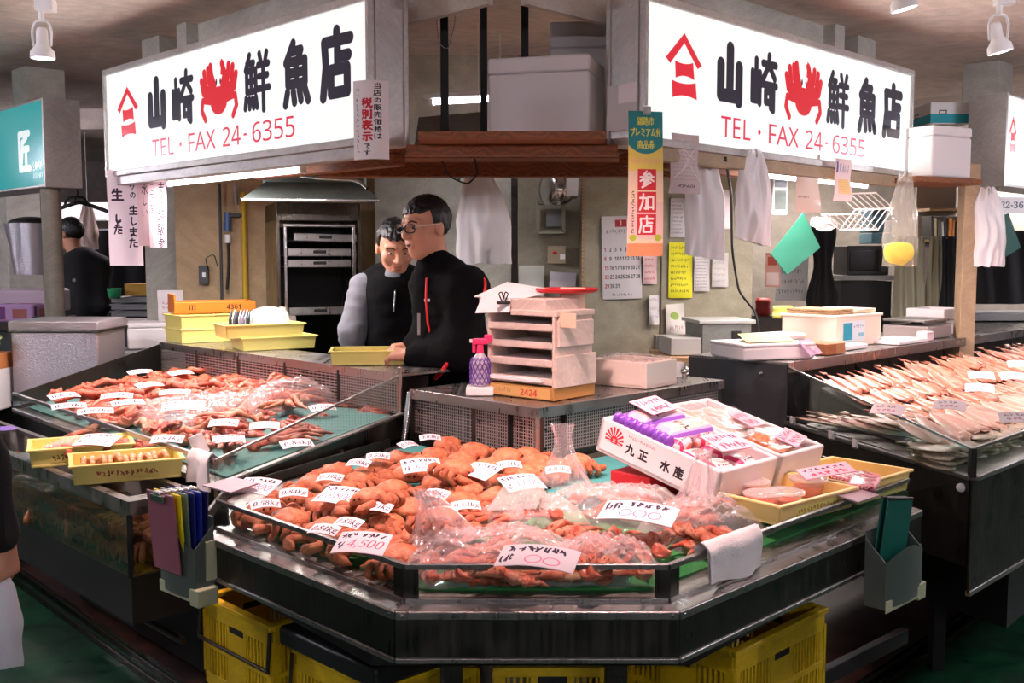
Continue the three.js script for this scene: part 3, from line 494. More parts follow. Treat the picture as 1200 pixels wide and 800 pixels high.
// ---------- right case ----------
const rF = V(1.367, 0, -3.0), rB = V(1.16, 0, -4.28), rFR = V(4.2, 0, -5.833), rBR = V(4.2, 0, -7.32);
const rBed = (u, v) => { const a = rF.clone().addScaledVector(RDIR, u), b = rB.clone().addScaledVector(RDIR, u), p = a.lerp(b, v); p.y = 0.9 - 0.03 * v; return p; };
{
  const t = thing('fish_display_case', 'dark stainless display case with sloping glass side, filled with dried fish', 'display case', [2.2, 0, -4.4]);
  wpart('bed_tray', slab(rBed(0, 0), rBed(4, 0), rBed(4, 0.86), rBed(0, 0.86), 0.012).translate(0, -0.008, 0), M.steel, t);
  wpart('front_fascia', slab(yy(rF, 0.54), yy(rFR, 0.54), yy(rFR, 0.885), yy(rF, 0.885), 0.006), M.steelDark, t);
  wpart('front_ledge', bar(yy(rF, 0.893), yy(rFR, 0.893), 0.04, 0.016, 0.004), M.steel, t);
  wpart('lower_lip', bar(yy(rF, 0.54), yy(rFR, 0.54), 0.016, 0.016, 0.003), M.steel, t);
  wpart('front_glass', slab(yy(rF, 0.9), yy(rFR, 0.9), yy(rFR, 0.975), yy(rF, 0.975), 0.006), M.glass, t);
  wpart('front_rail', bar(yy(rF, 0.98), yy(rFR, 0.98), 0.01, 0.01, 0.002), M.steel, t);
  wpart('corner_post', bar(yy(rF, 0.895), yy(rF, 0.984), 0.02, 0.02, 0.003), M.steelDark, t);
  const rp = (u, v, y) => { const q = rBed(u, v); q.y = y; return q; }; wpart('display_ramp', [slab(rp(0.14, 0.28, 0.9), rp(4, 0.28, 0.9), rp(4, 0.88, 1.0), rp(0.14, 0.88, 1.0), 0.01), slab(rp(0.14, 0.28, 0.895), rp(0.14, 0.88, 0.88), rp(0.14, 0.88, 1.0), rp(0.14, 0.285, 0.9), 0.006)], M.black, t);
  const e1 = yy(rF, 0.98), e2 = yy(rB, 1.085), s0 = rBed(0, 0), s1 = rBed(0, 0.9);
  wpart('side_glass', slab(V(s0.x, 0.9, s0.z), V(s1.x, 0.87, s1.z), e2, e1, 0.006), M.glass, t);
  wpart('side_rail', bar(e1, e2, 0.009, 0.009, 0.002), M.steelBright, t);
  wpart('side_ledge', bar(V(rF.x, 0.893, rF.z), V(rB.x, 0.85, rB.z), 0.03, 0.016, 0.004), M.steel, t);
  const lo = V(rB.x + 0.02, 0.54, rB.z + 0.3);
  wpart('side_panel', slab(V(rF.x, 0.62, rF.z - 0.01), lo, V(rB.x, 0.84, rB.z), V(rF.x, 0.885, rF.z - 0.01), 0.006), M.steelDark, t);
  for (const [px, py] of [[1137, 585], [1079, 668]]) { const f = px === 1137 ? 0.03 : 0.22; wpart('cap', ball(0.014, 0.014, 0.014, rF.x + (rB.x - rF.x) * f - 0.008, px === 1137 ? 0.855 : 0.72, rF.z + (rB.z - rF.z) * f, 12, 8), M.white, t); }
  // rear counter
  const bb = (u, s) => rB.clone().addScaledVector(RDIR, u).add(V(-s * R2, 0, -s * R2));
  wpart('rear_counter_top', prism([bb(0, 0), bb(4, 0), bb(4, 0.5), bb(0, 0.5)].map((p) => [p.x, p.z]), 1.092, 1.104, 0.002), M.steel, t);
  wpart('counter_lip', slab(yy(bb(0, 0), 1.06), yy(bb(4, 0), 1.06), yy(bb(4, 0), 1.104), yy(bb(0, 0), 1.104), 0.008), M.steel, t);
  wpart('rear_wall', slab(yy(bb(0, 0.03), 0.84), yy(bb(4, 0.03), 0.84), yy(bb(4, 0.02), 1.09), yy(bb(0, 0.02), 1.09), 0.006), M.steelDark, t);
  wpart('end_plate', prism([[0, 0]].length ? [bb(-0.006, 0), bb(-0.006, 0.5), bb(0, 0.5), bb(0, 0)].map((p) => [p.x, p.z]) : [], 0.5, 1.095), M.darkGrey, t);
  wpart('bolt', ball(0.01, 0.01, 0.01, bb(-0.012, 0.12).x, 1.05, bb(-0.012, 0.12).z, 10, 8), M.chrome, t);
  wpart('body', prism([V(rF.x + 0.3, 0, rF.z - 0.36), V(rFR.x, 0, rFR.z - 0.3), V(rBR.x, 0, rBR.z), bb(0.05, 0.1)].map((p) => [p.x, p.z]), 0.3, 0.86), M.black, t);
  for (const p of [V(1.6, 0, -3.75), V(3.4, 0, -5.7)]) wpart('leg', bar(yy(p, 0), yy(p, 0.4), 0.05, 0.05, 0.004), M.black, t);
}
// ---------- the stall's inside: canopy shelf, walls, oven ----------
const span = (x0, y0, x1, y1, z) => { const a = Q(x0, y1, z), b = Q(x1, y0, z); return { c: a.clone().add(b).multiplyScalar(0.5), w: b.x - a.x, h: b.y - a.y, a, b }; };
// a sheet of paper, slightly curled, hung at depth z over a region of the wall
function paper(name, label, rect, z, mat, o = {}) {
  const s = span(...rect, z), k = o.curl ?? 0.01, sh = o.shear ?? 0;
  const g = sheet((u, v) => V((u - 0.5) * s.w + sh * (0.5 - v), (v - 0.5) * s.h, k * Math.sin(u * 3 + v * 2.3) + 0.004 * Math.sin(v * 9)), 8, 12);
  const b = g.clone(); b.translate(0, 0, -0.0012); const i = b.index.array; for (let q = 0; q < i.length; q += 3) [i[q], i[q + 1]] = [i[q + 1], i[q]]; b.computeVertexNormals();
  return solo(name, merge([g, b]), mat, label, o.category ?? 'notice', o.group, s.c, [0, o.turn ?? 0, o.roll ?? 0]);
}
const print = (w, h, draw, rough = 0.75) => S({ map: canvasTex(w, h, draw), roughness: rough });
const lined = (bg, ink, rows, seed, w = 128, h = 192) => print(w, h, (g) => { reseed(seed); g.fillStyle = bg; g.fillRect(0, 0, w, h); for (let i = 0; i < rows; i++) scribble(g, 10, 12 + i * (h - 20) / rows, w - 20 - rnd() * 25, (h - 20) / rows * 0.5, 9, ink, 1.6); });
{
  const z = -6.1;
  const W = (x0, x1, zz, mat, n) => { const a = Q(x0, 300, zz), b = Q(x1, 300, zz); struct(n, box(b.x - a.x, CEIL, 0.06, (a.x + b.x) / 2, CEIL / 2, zz - 0.03), mat); };
  W(206, 440, -6.3, plaster(0xc3a983, 0.75), 'wall_stall');
  W(440, 599, z, plaster(0xd2cfbf, 0.6), 'wall_stall');
  W(607, 690, z, M.wall, 'wall_stall');
  // tall steel cabinet that closes the back of the stall
  const s = span(681, 200, 884, 440, -5.9), t = thing('tall_cabinet', 'tall beige-grey steel cabinet with notices taped to its doors', 'cabinet', [s.c.x, 0, -6.0]);
  const cm = plaster(0xaaa48c, 0.5);
  part('body', box(s.w, 2.3, 0.2, 0, 1.15, 0), cm, t);
  part('door', rbox(s.w * 0.445, 2.26, 0.024, 0.004, -s.w * 0.27, 1.15, 0.105), cm, t); part('door', rbox(s.w * 0.53, 2.26, 0.024, 0.004, s.w * 0.23, 1.15, 0.105), cm, t);
  part('edge_trim', box(0.012, 2.3, 0.03, -s.w / 2 + 0.004, 1.15, 0.11), M.woodPale, t); part('handle', rbox(0.02, 0.16, 0.03, 0.005, -s.w * 0.06, 1.02, 0.13), M.steel, t);
}
{ // canopy shelf between the signs
  const t = thing('canopy_shelf', 'brown wooden plank shelf on black posts between the two signs', 'shelf', [0, 1.98, -4.2]);
  const pl = [[-0.34, -3.84, 0.34, -3.84], [-0.36, -4.04, 0.36, -4.04], [-0.52, -4.24, 0.52, -4.24], [-0.72, -4.44, 0.72, -4.44]];
  pl.forEach(([x0, z0, x1, z1], i) => wpart('plank', bar(V(x0, 1.985 - i * 0.004, z0), V(x1, 1.985 - i * 0.004, z1), 0.195, 0.028, 0.003), M.wood, t));
  wpart('cross_beam', bar(V(-0.45, 1.935, -4.15), V(-1.2, 1.935, -4.9), 0.06, 0.05, 0.004), M.wood, t); wpart('cross_beam', bar(V(0.45, 1.935, -4.15), V(1.2, 1.935, -4.9), 0.06, 0.05, 0.004), M.wood, t);
  wpart('cross_beam', bar(V(-0.85, 1.935, -4.62), V(0.85, 1.935, -4.62), 0.09, 0.07, 0.004), M.wood, t); wpart('cross_beam', bar(V(-0.4, 1.95, -3.95), V(0.4, 1.95, -3.95), 0.07, 0.04, 0.004), M.wood, t);
  for (const [x, w] of [[521, 0.032], [567, 0.028], [615, 0.03]]) { const p = Q(x, 100, -4.3); wpart('post', bar(V(p.x, 1.99, -4.3), V(p.x, CEIL, -4.3), w, w, 0.003), M.black, t); }
  wpart('cable', tube([V(-0.28, 1.93, -4.15), V(-0.25, 1.87, -4.15), V(-0.18, 1.84, -4.15), V(-0.14, 1.88, -4.15), V(-0.15, 1.94, -4.15)], 0.004, 6), M.black, t);
}
// foam boxes on the shelf
function foamBox(name, label, c, w, h, d, turn, o = {}) {
  const t = thing(name, label, 'box', c, turn, o.group);
  const th = o.wall ?? 0.018, lid = o.lid;
  if (lid) { part('body', rbox(w, h * 0.8, d, 0.012, 0, h * 0.4, 0), o.mat ?? M.foam, t); part('lid', rbox(w * 1.01, h * 0.2, d * 1.01, 0.012, 0, h * 0.9, 0), o.mat ?? M.foam, t); }
  else {
    part('base', rbox(w, th, d, 0.006, 0, th / 2, 0), o.mat ?? M.foam, t);
    for (const s of [-1, 1]) { part('side_wall', rbox(th, h, d, 0.005, s * (w / 2 - th / 2), h / 2, 0), o.mat ?? M.foam, t); part('end_wall', rbox(w - 2 * th, h, th, 0.005, 0, h / 2, s * (d / 2 - th / 2)), o.mat ?? M.foam, t); }
  }
  return t;
}
foamBox('foam_box', 'large white foam box lying on the plank shelf between the signs', V(0.14, 2.0, -4.12), 0.4, 0.31, 0.3, -0.28, { lid: true });
foamBox('foam_box', 'tall white foam box standing behind the large one between the signs', V(0.34, 2.0, -4.52), 0.34, 0.54, 0.2, -0.1, { lid: true });
{ // folded boards leaning on the shelf
  solo('cardboard_sheet', slab(V(-0.4, 2.0, -4.25), V(-0.1, 2.0, -4.3), V(-0.12, 2.17, -4.5), V(-0.4, 2.14, -4.45), 0.006), plaster(0x8a8478, 0.85), 'grey cardboard sheet leaning on the plank shelf beside the black posts', 'cardboard');
  const w = thing('wire_loop', 'thin wire loop hanging from the black post', 'wire', Q(521, 25, -4.27)); part('loop', tube([[0, 0.03, 0.02], [-0.03, 0.0, 0.02], [-0.02, -0.09, 0.02], [0.015, -0.11, 0.02], [0.045, 0.01, 0.02], [0.01, 0.035, 0.02]], 0.0025, 6, 40, true), M.steelBright, w);
}
{ // steel drying oven
  const t = thing('steel_oven', 'tall dark stainless oven with an open tray rack', 'oven', [-1.14, 0, -5.86], 0.34);
  const sd = S({ color: 0x6d6459, metalness: 0.9, roughness: 0.42, roughnessMap: brushed });
  part('side_panel', rbox(0.02, 1.84, 0.55, 0.004, -0.22, 0.92, 0), sd, t); part('side_panel', rbox(0.02, 1.84, 0.55, 0.004, 0.22, 0.92, 0), sd, t);
  part('top_panel', rbox(0.46, 0.1, 0.55, 0.004, 0, 1.79, 0), sd, t); part('back_panel', box(0.44, 1.7, 0.02, 0, 0.87, -0.26), M.black, t); part('bottom_panel', rbox(0.46, 0.3, 0.55, 0.004, 0, 0.15, 0), sd, t);
  part('door_frame', [rbox(0.016, 1.26, 0.02, 0.004, -0.185, 1.08, 0.285), rbox(0.016, 1.26, 0.02, 0.004, 0.185, 1.08, 0.285), rbox(0.386, 0.016, 0.02, 0.004, 0, 1.715, 0.285), rbox(0.386, 0.016, 0.02, 0.004, 0, 0.45, 0.285)], M.steelBright, t);
  for (const [y, r] of [[1.65, -0.05], [1.57, 0], [1.51, 0], [1.25, 0]]) { const tr = part('tray', [rbox(0.34, 0.042, 0.02, 0.004, 0, y, 0.27).rotateZ(0).translate(0, 0, 0), box(0.34, 0.004, 0.45, 0, y - 0.018, 0.03)], M.steel, t, undefined, [0, 0, r * 0.4]); part('grip_slot', rbox(0.07, 0.017, 0.004, 0.002, 0.0, y + 0.003, 0.2815), M.black, tr); }
  part('latch', [rbox(0.03, 0.05, 0.03, 0.006, -0.2, 1.03, 0.29), ball(0.012, 0.012, 0.02, -0.2, 1.04, 0.32)], M.steel, t);
}
{ // hood over the oven
  const t = thing('extractor_hood', 'grey-green sheet metal hood hanging above the steel oven', 'hood', [-1.0, 1.82, -5.15], 0.1);
  const hm = S({ color: 0x8b9a95, metalness: 0.7, roughness: 0.4, map: grime });
  part('skirt', slab(V(-0.32, 0, 0.16), V(0.34, 0, 0.14), V(0.24, 0.1, -0.02), V(-0.22, 0.1, -0.02), 0.006), hm, t); part('top', rbox(0.5, 0.06, 0.3, 0.006, 0.01, 0.12, -0.16), hm, t);
  part('rim', bar(V(-0.32, 0, 0.16), V(0.34, 0, 0.14), 0.012, 0.014, 0.003), M.steelBright, t); part('flexible_pipe', tube([[-0.1, 0.13, 0.05], [0.05, 0.11, 0.1], [0.22, 0.1, 0.08], [0.28, 0.06, 0.12]], 0.01, 8), M.steelBright, t);
}
{ // pipes and switches on the beige wall
  const z = -6.26, g = (px, y0, y1, r, m, name, label, cat = 'pipe') => { const a = Q(px, y0, z), b = Q(px, y1, z); solo(name, cyl(r, r, a.y - b.y, 0, 0, 0, 10), m, label, cat, undefined, [a.x, (a.y + b.y) / 2, z]); };
  g(257, 215, 365, 0.009, M.darkGrey, 'conduit_pipe', 'thin grey conduit on the beige wall beside the switch');
  g(285, 225, 365, 0.016, S({ color: 0xc9a51c, roughness: 0.5 }), 'gas_pipe', 'yellow gas pipe on the wall beside the steel oven');
  g(276, 215, 240, 0.011, M.steel, 'wall_bracket', 'short steel bracket above the gas cock on the beige wall', 'bracket');
  const c = Q(267, 270, z), t = thing('gas_cock', 'blue and white gas cock with a black hose on the beige wall', 'valve', c);
  part('valve_body', [cyl(0.02, 0.02, 0.1, 0, 0.06, 0), cyl(0.024, 0.024, 0.05, 0, 0.02, 0.01)], S({ color: 0x3d5d8f, roughness: 0.4 }), t); part('cap', cyl(0.02, 0.02, 0.05, 0, -0.05, 0), M.white, t); part('hose', tube([[0, -0.06, 0], [0.004, -0.2, 0.01], [-0.01, -0.36, 0.01]], 0.009, 8), M.black, t); part('clamp', rbox(0.09, 0.02, 0.03, 0.004, 0.05, 0.09, 0), M.darkGrey, t);
  const s = Q(239, 322, z), w = thing('wall_switch', 'grey metal switch plate on the beige wall', 'switch', s); part('plate', rbox(0.06, 0.115, 0.02, 0.005), M.darkGrey, w); part('rocker', rbox(0.02, 0.03, 0.012, 0.003, 0.004, 0.0, 0.012), M.white, w);
  part('cable', tube([[0.03, 0.03, 0.01], [0.02, 0.1, 0.02], [0.07, 0.12, 0.02], [0.09, 0.05, 0.02]], 0.003, 6), M.black, w);
  const d = Q(541, 255, -6.06), th = thing('wall_timer', 'small black timer on the cream wall beside the white apron bag', 'timer', d); part('case', rbox(0.055, 0.07, 0.02, 0.008), M.blackPlastic, th); part('display', box(0.034, 0.026, 0.002, 0, 0.01, 0.011), S({ color: 0x37424a, roughness: 0.2 }), th); part('button', rbox(0.034, 0.008, 0.004, 0.002, 0, -0.018, 0.01), M.grey, th);
  for (const [x, y] of [[537, 198], [546, 200], [538, 210], [552, 209]]) { const k = Q(x, y, -6.06); solo('wall_socket_hole', cyl(0.008, 0.008, 0.01, 0, 0, 0, 10).rotateX(Math.PI / 2), M.darkGrey, 'round brown fitting on the cream wall under the planks', 'fitting', 'fittings on the cream wall', k); }
}
// white carrier bags hung up by their handles
function hangingBag(name, label, rect, z, o = {}) {
  const s = span(...rect, z), t = thing(name, label, 'bag', V(s.c.x, s.a.y, z), o.turn ?? 0, o.group), w = s.w, h = s.h, seed = o.seed ?? 1, dpt = o.depth ?? 0.07, hs = o.neck ?? 0.3, nx = o.neckX ?? 0;
  const prof = (v) => { const n = Math.min(1, Math.max(0, (1 - v) / hs)); const top = o.top ?? 0.34; return top + (1 - top) * Math.pow(Math.sin(n * Math.PI / 2), 0.7) * (1 - 0.06 * v); };
  const shell = (side) => sheet((u, v) => {
    const x = (u - 0.5) * 2, k = prof(v), fold = nz(x * 3.2 + seed, v * 2.2, seed * 3.1) * 0.03 + Math.sin(x * 9 + seed + v * 2) * 0.006 * (0.3 + v);
    const cx = nx * w * Math.pow(v, 2.2);
    return V(cx + x * w / 2 * k + nz(v * 4, seed, x) * 0.012, v * h + (o.slant ?? 0) * x * h * (1 - v) + (v > 0.8 ? -0.06 * h * Math.cos(x * 4.5) * (v - 0.8) / 0.2 : 0) + 0.01 * nz(x * 3, seed, 0) * (1 - v), side * (dpt * Math.sqrt(Math.max(0, 1 - x * x)) * (0.4 + 0.6 * Math.sin(Math.min(1, v * 1.3) * Math.PI)) * 0.8 + fold * (1 - x * x)));
  }, 22, 26);
  part('bag_body', [shell(1), shell(-1)], o.mat ?? M.filmMilky, t);
  const top = V(nx * w, h, 0);
  part('handle', tube([[top.x - w * 0.07, h * 0.96, 0.01], [top.x - w * 0.05, h * 1.03, 0.01], [top.x, h * 1.05, 0.01], [top.x + w * 0.05, h * 1.03, 0.01], [top.x + w * 0.07, h * 0.96, 0.01]], 0.006, 6), o.mat ?? M.filmMilky, t);
  if (o.cord) cord(t, top.x, h * 1.03, h * 1.03 + o.cord, 0);
  return t;
}
// a cord from the top of a hung thing up to what carries it
function cord(o, x, y0, y1, z) { part('cord', wire([V(x, y0, z), V(x, y1, z)], 0.002), M.white, o); }
const bagWhite = S({ color: 0xf0ecec, roughness: 0.5, side: THREE.DoubleSide });
hangingBag('carrier_bag', 'bundle of white carrier bags hung behind the man with glasses', [535, 196, 600, 309], -5.2, { seed: 3, neck: 0.62, mat: bagWhite, depth: 0.05, neckX: -0.1, top: 0.16, cord: 0.7 });
hangingBag('carrier_bag', 'white carrier bag hanging below the taped notice beside the yellow and red banner', [800, 190, 854, 302], -4.25, { seed: 5, neck: 0.4, neckX: -0.1, depth: 0.04, turn: 0.3, mat: bagWhite, top: 0.6, slant: -0.04 });
hangingBag('carrier_bag', 'bundle of white carrier bags hanging under the sign beside the black cable', [858, 180, 908, 284], -4.35, { seed: 8, neck: 0.45, depth: 0.04, turn: 0.3, mat: bagWhite, top: 0.36, slant: -0.05 });
hangingBag('carrier_bag', 'white carrier bag with bulging folds hanging from the shelf behind the beige post', [1141, 224, 1181, 312], -5.6, { seed: 9, neck: 0.35, depth: 0.06, mat: bagWhite, top: 0.5, neckX: -0.15 });
{
  const b = hangingBag('translucent_bag', 'translucent bag with a yellow bundle inside, hanging beside the beige post', [1033, 208, 1078, 312], -4.9, { seed: 12, neck: 0.8, neckX: 0.1, depth: 0.1, top: 0.2, mat: PH({ color: 0xf6f4ee, transmission: 0.88, roughness: 0.15, thickness: 0, side: THREE.DoubleSide }) });
  const c = Q(1053, 294, -4.9); solo('yellow_bundle', warp(ball(0.07, 0.066, 0.05, 0, 0, 0, 24, 18), (v) => { const k = 1 + 0.12 * nz(v.x * 30, v.y * 30, v.z * 30); v.multiplyScalar(k); if (v.y > 0.03) v.y = 0.03 + (v.y - 0.03) * 0.3; }), S({ color: 0xf6e81a, roughness: 0.6 }), 'bright yellow bundle inside the translucent hanging bag', 'bundle', undefined, c);
}
// notices on the wall and on the sign's underside
const calTex = print(256, 400, (g) => { g.fillStyle = '#cfcacb'; g.fillRect(0, 0, 256, 400); reseed(5); g.fillStyle = '#b8353b'; g.fillRect(90, 18, 76, 34); g.fillStyle = '#cfcacb'; write(g, '1', 118, 46, 34, '#e8e2e2'); scribble(g, 30, 60, 190, 26, 10, '#777', 2);
  let n = 1; for (let r = 0; r < 5; r++) for (let c = 0; c < 7; c++, n++) if (n <= 31) write(g, String(n), 14 + c * 34, 170 + r * 44, 27, c === 0 ? '#b3303a' : '#2c2c33', 'sans-serif', 'bold', 30); scribble(g, 60, 372, 130, 14, 9, '#555', 2); });
paper('calendar', 'white month calendar with large black dates on the steel cabinet', [705, 253, 752, 350], -5.87, calTex, { category: 'calendar', roll: 0.03 });
paper('wall_notice', 'bright yellow ruled notice on the steel cabinet', [783, 284, 812, 349], -5.87, lined('#d8d520', '#5c5c22', 8, 21));
paper('wall_notice', 'white sheet of small print right of the yellow notice', [813, 300, 832, 341], -5.87, lined('#c9c5c4', '#777', 10, 22));
paper('wall_notice', 'white sheet of ruled lines behind the carrier bag on the steel cabinet', [834, 296, 854, 336], -5.87, lined('#cbc7c2', '#999', 5, 23));
paper('wall_notice', 'white printed sheet taped above the yellow notice', [785, 232, 803, 278], -5.87, lined('#c6c2c4', '#666', 9, 24));
paper('wall_notice', 'small pink handwritten slip between calendar and yellow notice', [753, 300, 770, 333], -5.87, lined('#d9b9b6', '#b3303a', 4, 25));
paper('wall_notice', 'curled white slip taped low on the steel cabinet left of the grey box', [760, 346, 773, 380], -5.85, lined('#d3d0cf', '#888', 3, 26), { curl: 0.03 });
paper('wall_notice', 'white card with a green leaf print taped low on the steel cabinet', [780, 356, 803, 392], -5.85, print(96, 150, (g) => { g.fillStyle = '#d4cfc6'; g.fillRect(0, 0, 96, 150); g.fillStyle = '#8fae55'; g.beginPath(); g.ellipse(44, 58, 24, 18, 0.4, 0, 7); g.fill(); reseed(31); scribble(g, 15, 100, 70, 30, 6, '#9a7a80', 2); }), { curl: 0.02, roll: 0.05 });
paper('wall_notice', 'torn white sheet on the wall beside the round metal drum', [608, 311, 638, 350], -6.05, S({ color: 0xc9cabf, roughness: 0.85 }), { curl: 0.02 });
paper('wall_notice', 'pale lilac note pinned under the brown box on the wall', [644, 319, 675, 343], -6.03, S({ color: 0xc3bcc2, roughness: 0.85 }), { curl: 0.02, roll: -0.06 });
paper('price_notice', 'white sheet with fine print hung from the sign bearer beside the yellow and red banner', [779, 157, 826, 227], -4.02, print(192, 280, (g) => { g.fillStyle = '#c5b6b4'; g.fillRect(0, 0, 192, 280); reseed(41); for (let i = 0; i < 11; i++) scribble(g, 14, 30 + i * 18, 160, 8, 16, '#9d8c8c', 1.2); scribble(g, 40, 238, 110, 14, 9, '#5c4b50', 3); g.strokeStyle = '#e6dede'; g.lineWidth = 3; for (let i = 0; i < 5; i++) { g.beginPath(); g.moveTo(rnd() * 192, 20 + rnd() * 200); g.lineTo(rnd() * 192, 20 + rnd() * 240); g.stroke(); } }), { turn: 0.5, curl: 0.015 });
paper('price_notice', 'large pale pink plastic sleeve hung from the sign bearer above the mint green board', [923, 180, 971, 249], -4.72, print(128, 180, (g) => { g.fillStyle = '#dccabb'; g.fillRect(0, 0, 128, 180); reseed(43); scribble(g, 8, 130, 50, 6, 8, '#9b8b84', 2); scribble(g, 8, 10, 90, 10, 8, '#b8a79f', 2); }, 0.3), { turn: 0.6, curl: 0.012 });
paper('price_notice', 'small calendar sheet with orange table hung beside the wire basket', [970, 186, 1006, 236], -4.86, print(128, 180, (g) => { g.fillStyle = '#f0dcd9'; g.fillRect(0, 0, 128, 180); g.fillStyle = '#5f6aa8'; g.fillRect(6, 14, 14, 46); g.fillStyle = '#f2d48e'; g.fillRect(24, 88, 88, 60); g.strokeStyle = '#e9a26e'; for (let i = 0; i <= 6; i++) { g.beginPath(); g.moveTo(24 + i * 14.6, 88); g.lineTo(24 + i * 14.6, 148); g.stroke(); g.beginPath(); g.moveTo(24, 88 + i * 10); g.lineTo(112, 88 + i * 10); g.stroke(); } reseed(44); scribble(g, 30, 20, 80, 40, 10, '#8a86a8', 2); }), { turn: 0.6 });
// sticker on the sign's end: payment decal
solo('payment_sticker', slab(V(0, 0, 0), V(0.14, 0, 0), V(0.14, 0.17, 0), V(0, 0.17, 0), 0.002), print(150, 180, (g) => { g.fillStyle = '#c9c5c4'; g.fillRect(0, 0, 150, 180); g.fillStyle = '#d83a63'; g.save(); g.transform(1, 0, -0.25, 1, 20, 0); g.fillRect(38, 40, 34, 60); g.fillStyle = '#3b3f7a'; g.fillRect(62, 30, 44, 32); g.fillStyle = '#2f8f8a'; g.fillRect(72, 66, 34, 30); g.restore(); reseed(46); scribble(g, 14, 14, 120, 10, 12, '#8a8790', 1.5); g.fillStyle = '#eee8ea'; g.fillRect(8, 112, 134, 50); scribble(g, 40, 128, 70, 14, 5, '#a05a6a', 2); }), 'square payment sticker on the end of the sign behind the yellow and red banner', 'sticker', undefined, along(RO, RDIR, -0.03, 2.02, LDIR, 0.17), [0, -Math.PI / 4, 0]);
// hanging banner of the shopping voucher
{
  const s = span(734, 130, 778, 300, -3.66), t = thing('hanging_banner', 'yellow, teal and pink hanging paper banner with red squares of large characters', 'banner', s.c, 0.12);
  const tex = print(264, 1020, (g, w, h) => {
    g.fillStyle = '#f4d7b4'; g.fillRect(0, 0, w, h); g.fillStyle = '#f3d96a'; g.fillRect(0, 0, w, 420); g.fillStyle = '#f0c9bb'; g.fillRect(0, 640, w, 260); g.fillStyle = '#e99a6a'; g.fillRect(0, 930, w, 90);
    g.fillStyle = '#2f8f90'; g.beginPath(); g.ellipse(w / 2, 90, w * 0.7, 210, 0, 0, 7); g.fill();
    const row = (txt, y, x, ww, hh, lw) => [...txt].forEach((c, i) => glyph(g, c, x + i * ww, y, ww * 0.9, hh, lw, '#f4e65a'));
    row('釧路市', 40, 70, 44, 60, 6); row('プレミアム付', 120, 14, 40, 58, 8); row('商品券', 205, 70, 44, 62, 6);
    reseed(47); scribble(g, 24, 330, 216, 40, 12, '#f7b6a0', 4);
    ['参', '加', '店'].forEach((c, i) => { g.fillStyle = '#d5303a'; g.fillRect(70, 408 + i * 158, 140, 146); glyph(g, c, 84, 420 + i * 158, 112, 122, 15, '#fff4ee'); });
    scribble(g, 26, 560, 22, 300, 16, '#3a2a2a', 3, true); g.fillStyle = '#b6c63a'; for (const x of [40, 226]) { g.beginPath(); g.ellipse(x, 890, 26, 24, 0, 0, 7); g.fill(); }
  });
  part('printed_sheet', sheet((u, v) => V((u - 0.5) * s.w, (v - 0.5) * s.h, 0.015 * Math.sin(v * 3 + u)), 6, 18), tex, t); part('backing', sheet((u, v) => V((0.5 - u) * s.w, (v - 0.5) * s.h, 0.015 * Math.sin(v * 3 + 1 - u) - 0.003), 6, 18), M.paper, t);
  part('clip', rbox(0.03, 0.03, 0.02, 0.004, 0, s.h / 2, 0.01), M.chrome, t); part('hook_wire', wire([V(0, s.h / 2 + 0.01, 0), V(0.02, s.h / 2 + 0.02, -0.3)], 0.002), M.chrome, t);
}
// notice bent round the end of the left sign
{
  const s = span(408, 95, 448, 187, -3.72), t = print(200, 440, (g, w, h) => { g.fillStyle = '#e9e6e8'; g.fillRect(0, 0, w, h); ['当', '店', 'の', '販', '売', '価', '格', 'は'].forEach((c, i) => glyph(g, c, 132, 14 + i * 40, 34, 34, 4, '#2b2830')); ['税', '別', '表', '示'].forEach((c, i) => glyph(g, c, 74, 100 + i * 62, 52, 54, 9, '#cc2236')); ['で', 'す'].forEach((c, i) => glyph(g, c, 82, 350 + i * 38, 34, 34, 4, '#2b2830')); reseed(48); scribble(g, 26, 40, 26, 370, 13, '#6c6970', 3, true); });
  const o = solo('price_notice', sheet((u, v) => { const a = (u - 0.45) * 1.5; return V(a > 0 ? 0.085 * Math.sin(a * 1.3) : a * 0.075, (v - 0.5) * s.h, a > 0 ? -0.06 * (1 - Math.cos(a * 1.6)) : 0.0 - 0.03 * a * a); }, 14, 10), t, 'white notice with red characters bent round the end of the sign above the man', 'notice', undefined, [s.c.x + 0.0, s.c.y, s.c.z + 0.02], [0, -0.35, 0]);
  o.material.side = THREE.DoubleSide;
}
// handwritten banners under the left sign
const calligraphy = (seed, cols, bg, w = 220, h = 620) => print(w, h, (g) => { g.fillStyle = bg; g.fillRect(0, 0, w, h); reseed(seed); cols.forEach(([x, ww, y0, txt, lw]) => [...txt].forEach((c, i) => { if (c === ' ') return; glyph(g, c, x + rr(-4, 4), y0 + i * ww * 1.22, ww, ww * 1.1, lw, '#2a1a2c'); })); });
paper('handwritten_banner', 'white paper banner with bold brush writing hung from the corner of the sign', [129, 199, 165, 311], -5.38, calligraphy(51, [[24, 76, 120, '生', 13], [40, 50, 225, 'きした', 10], [36, 56, 290, 'した', 9], [136, 44, 30, 'こりの', 5], [132, 58, 230, '生しまた', 9]], '#efdfe6'), { curl: 0.006, category: 'banner' });
paper('handwritten_banner', 'pale pink paper slip with thin handwriting between two banners', [163, 196, 179, 288], -5.3, calligraphy(52, [[60, 76, 40, 'た水しい', 7]], '#e6c6ca'), { category: 'banner' });
paper('handwritten_banner', 'pale pink paper banner with two columns of handwriting beside the tube lamp', [176, 192, 193, 290], -5.24, calligraphy(53, [[118, 84, 30, '活ま店路販参', 9], [16, 64, 60, '売こ正産', 5]], '#e8ccd0'), { category: 'banner' });
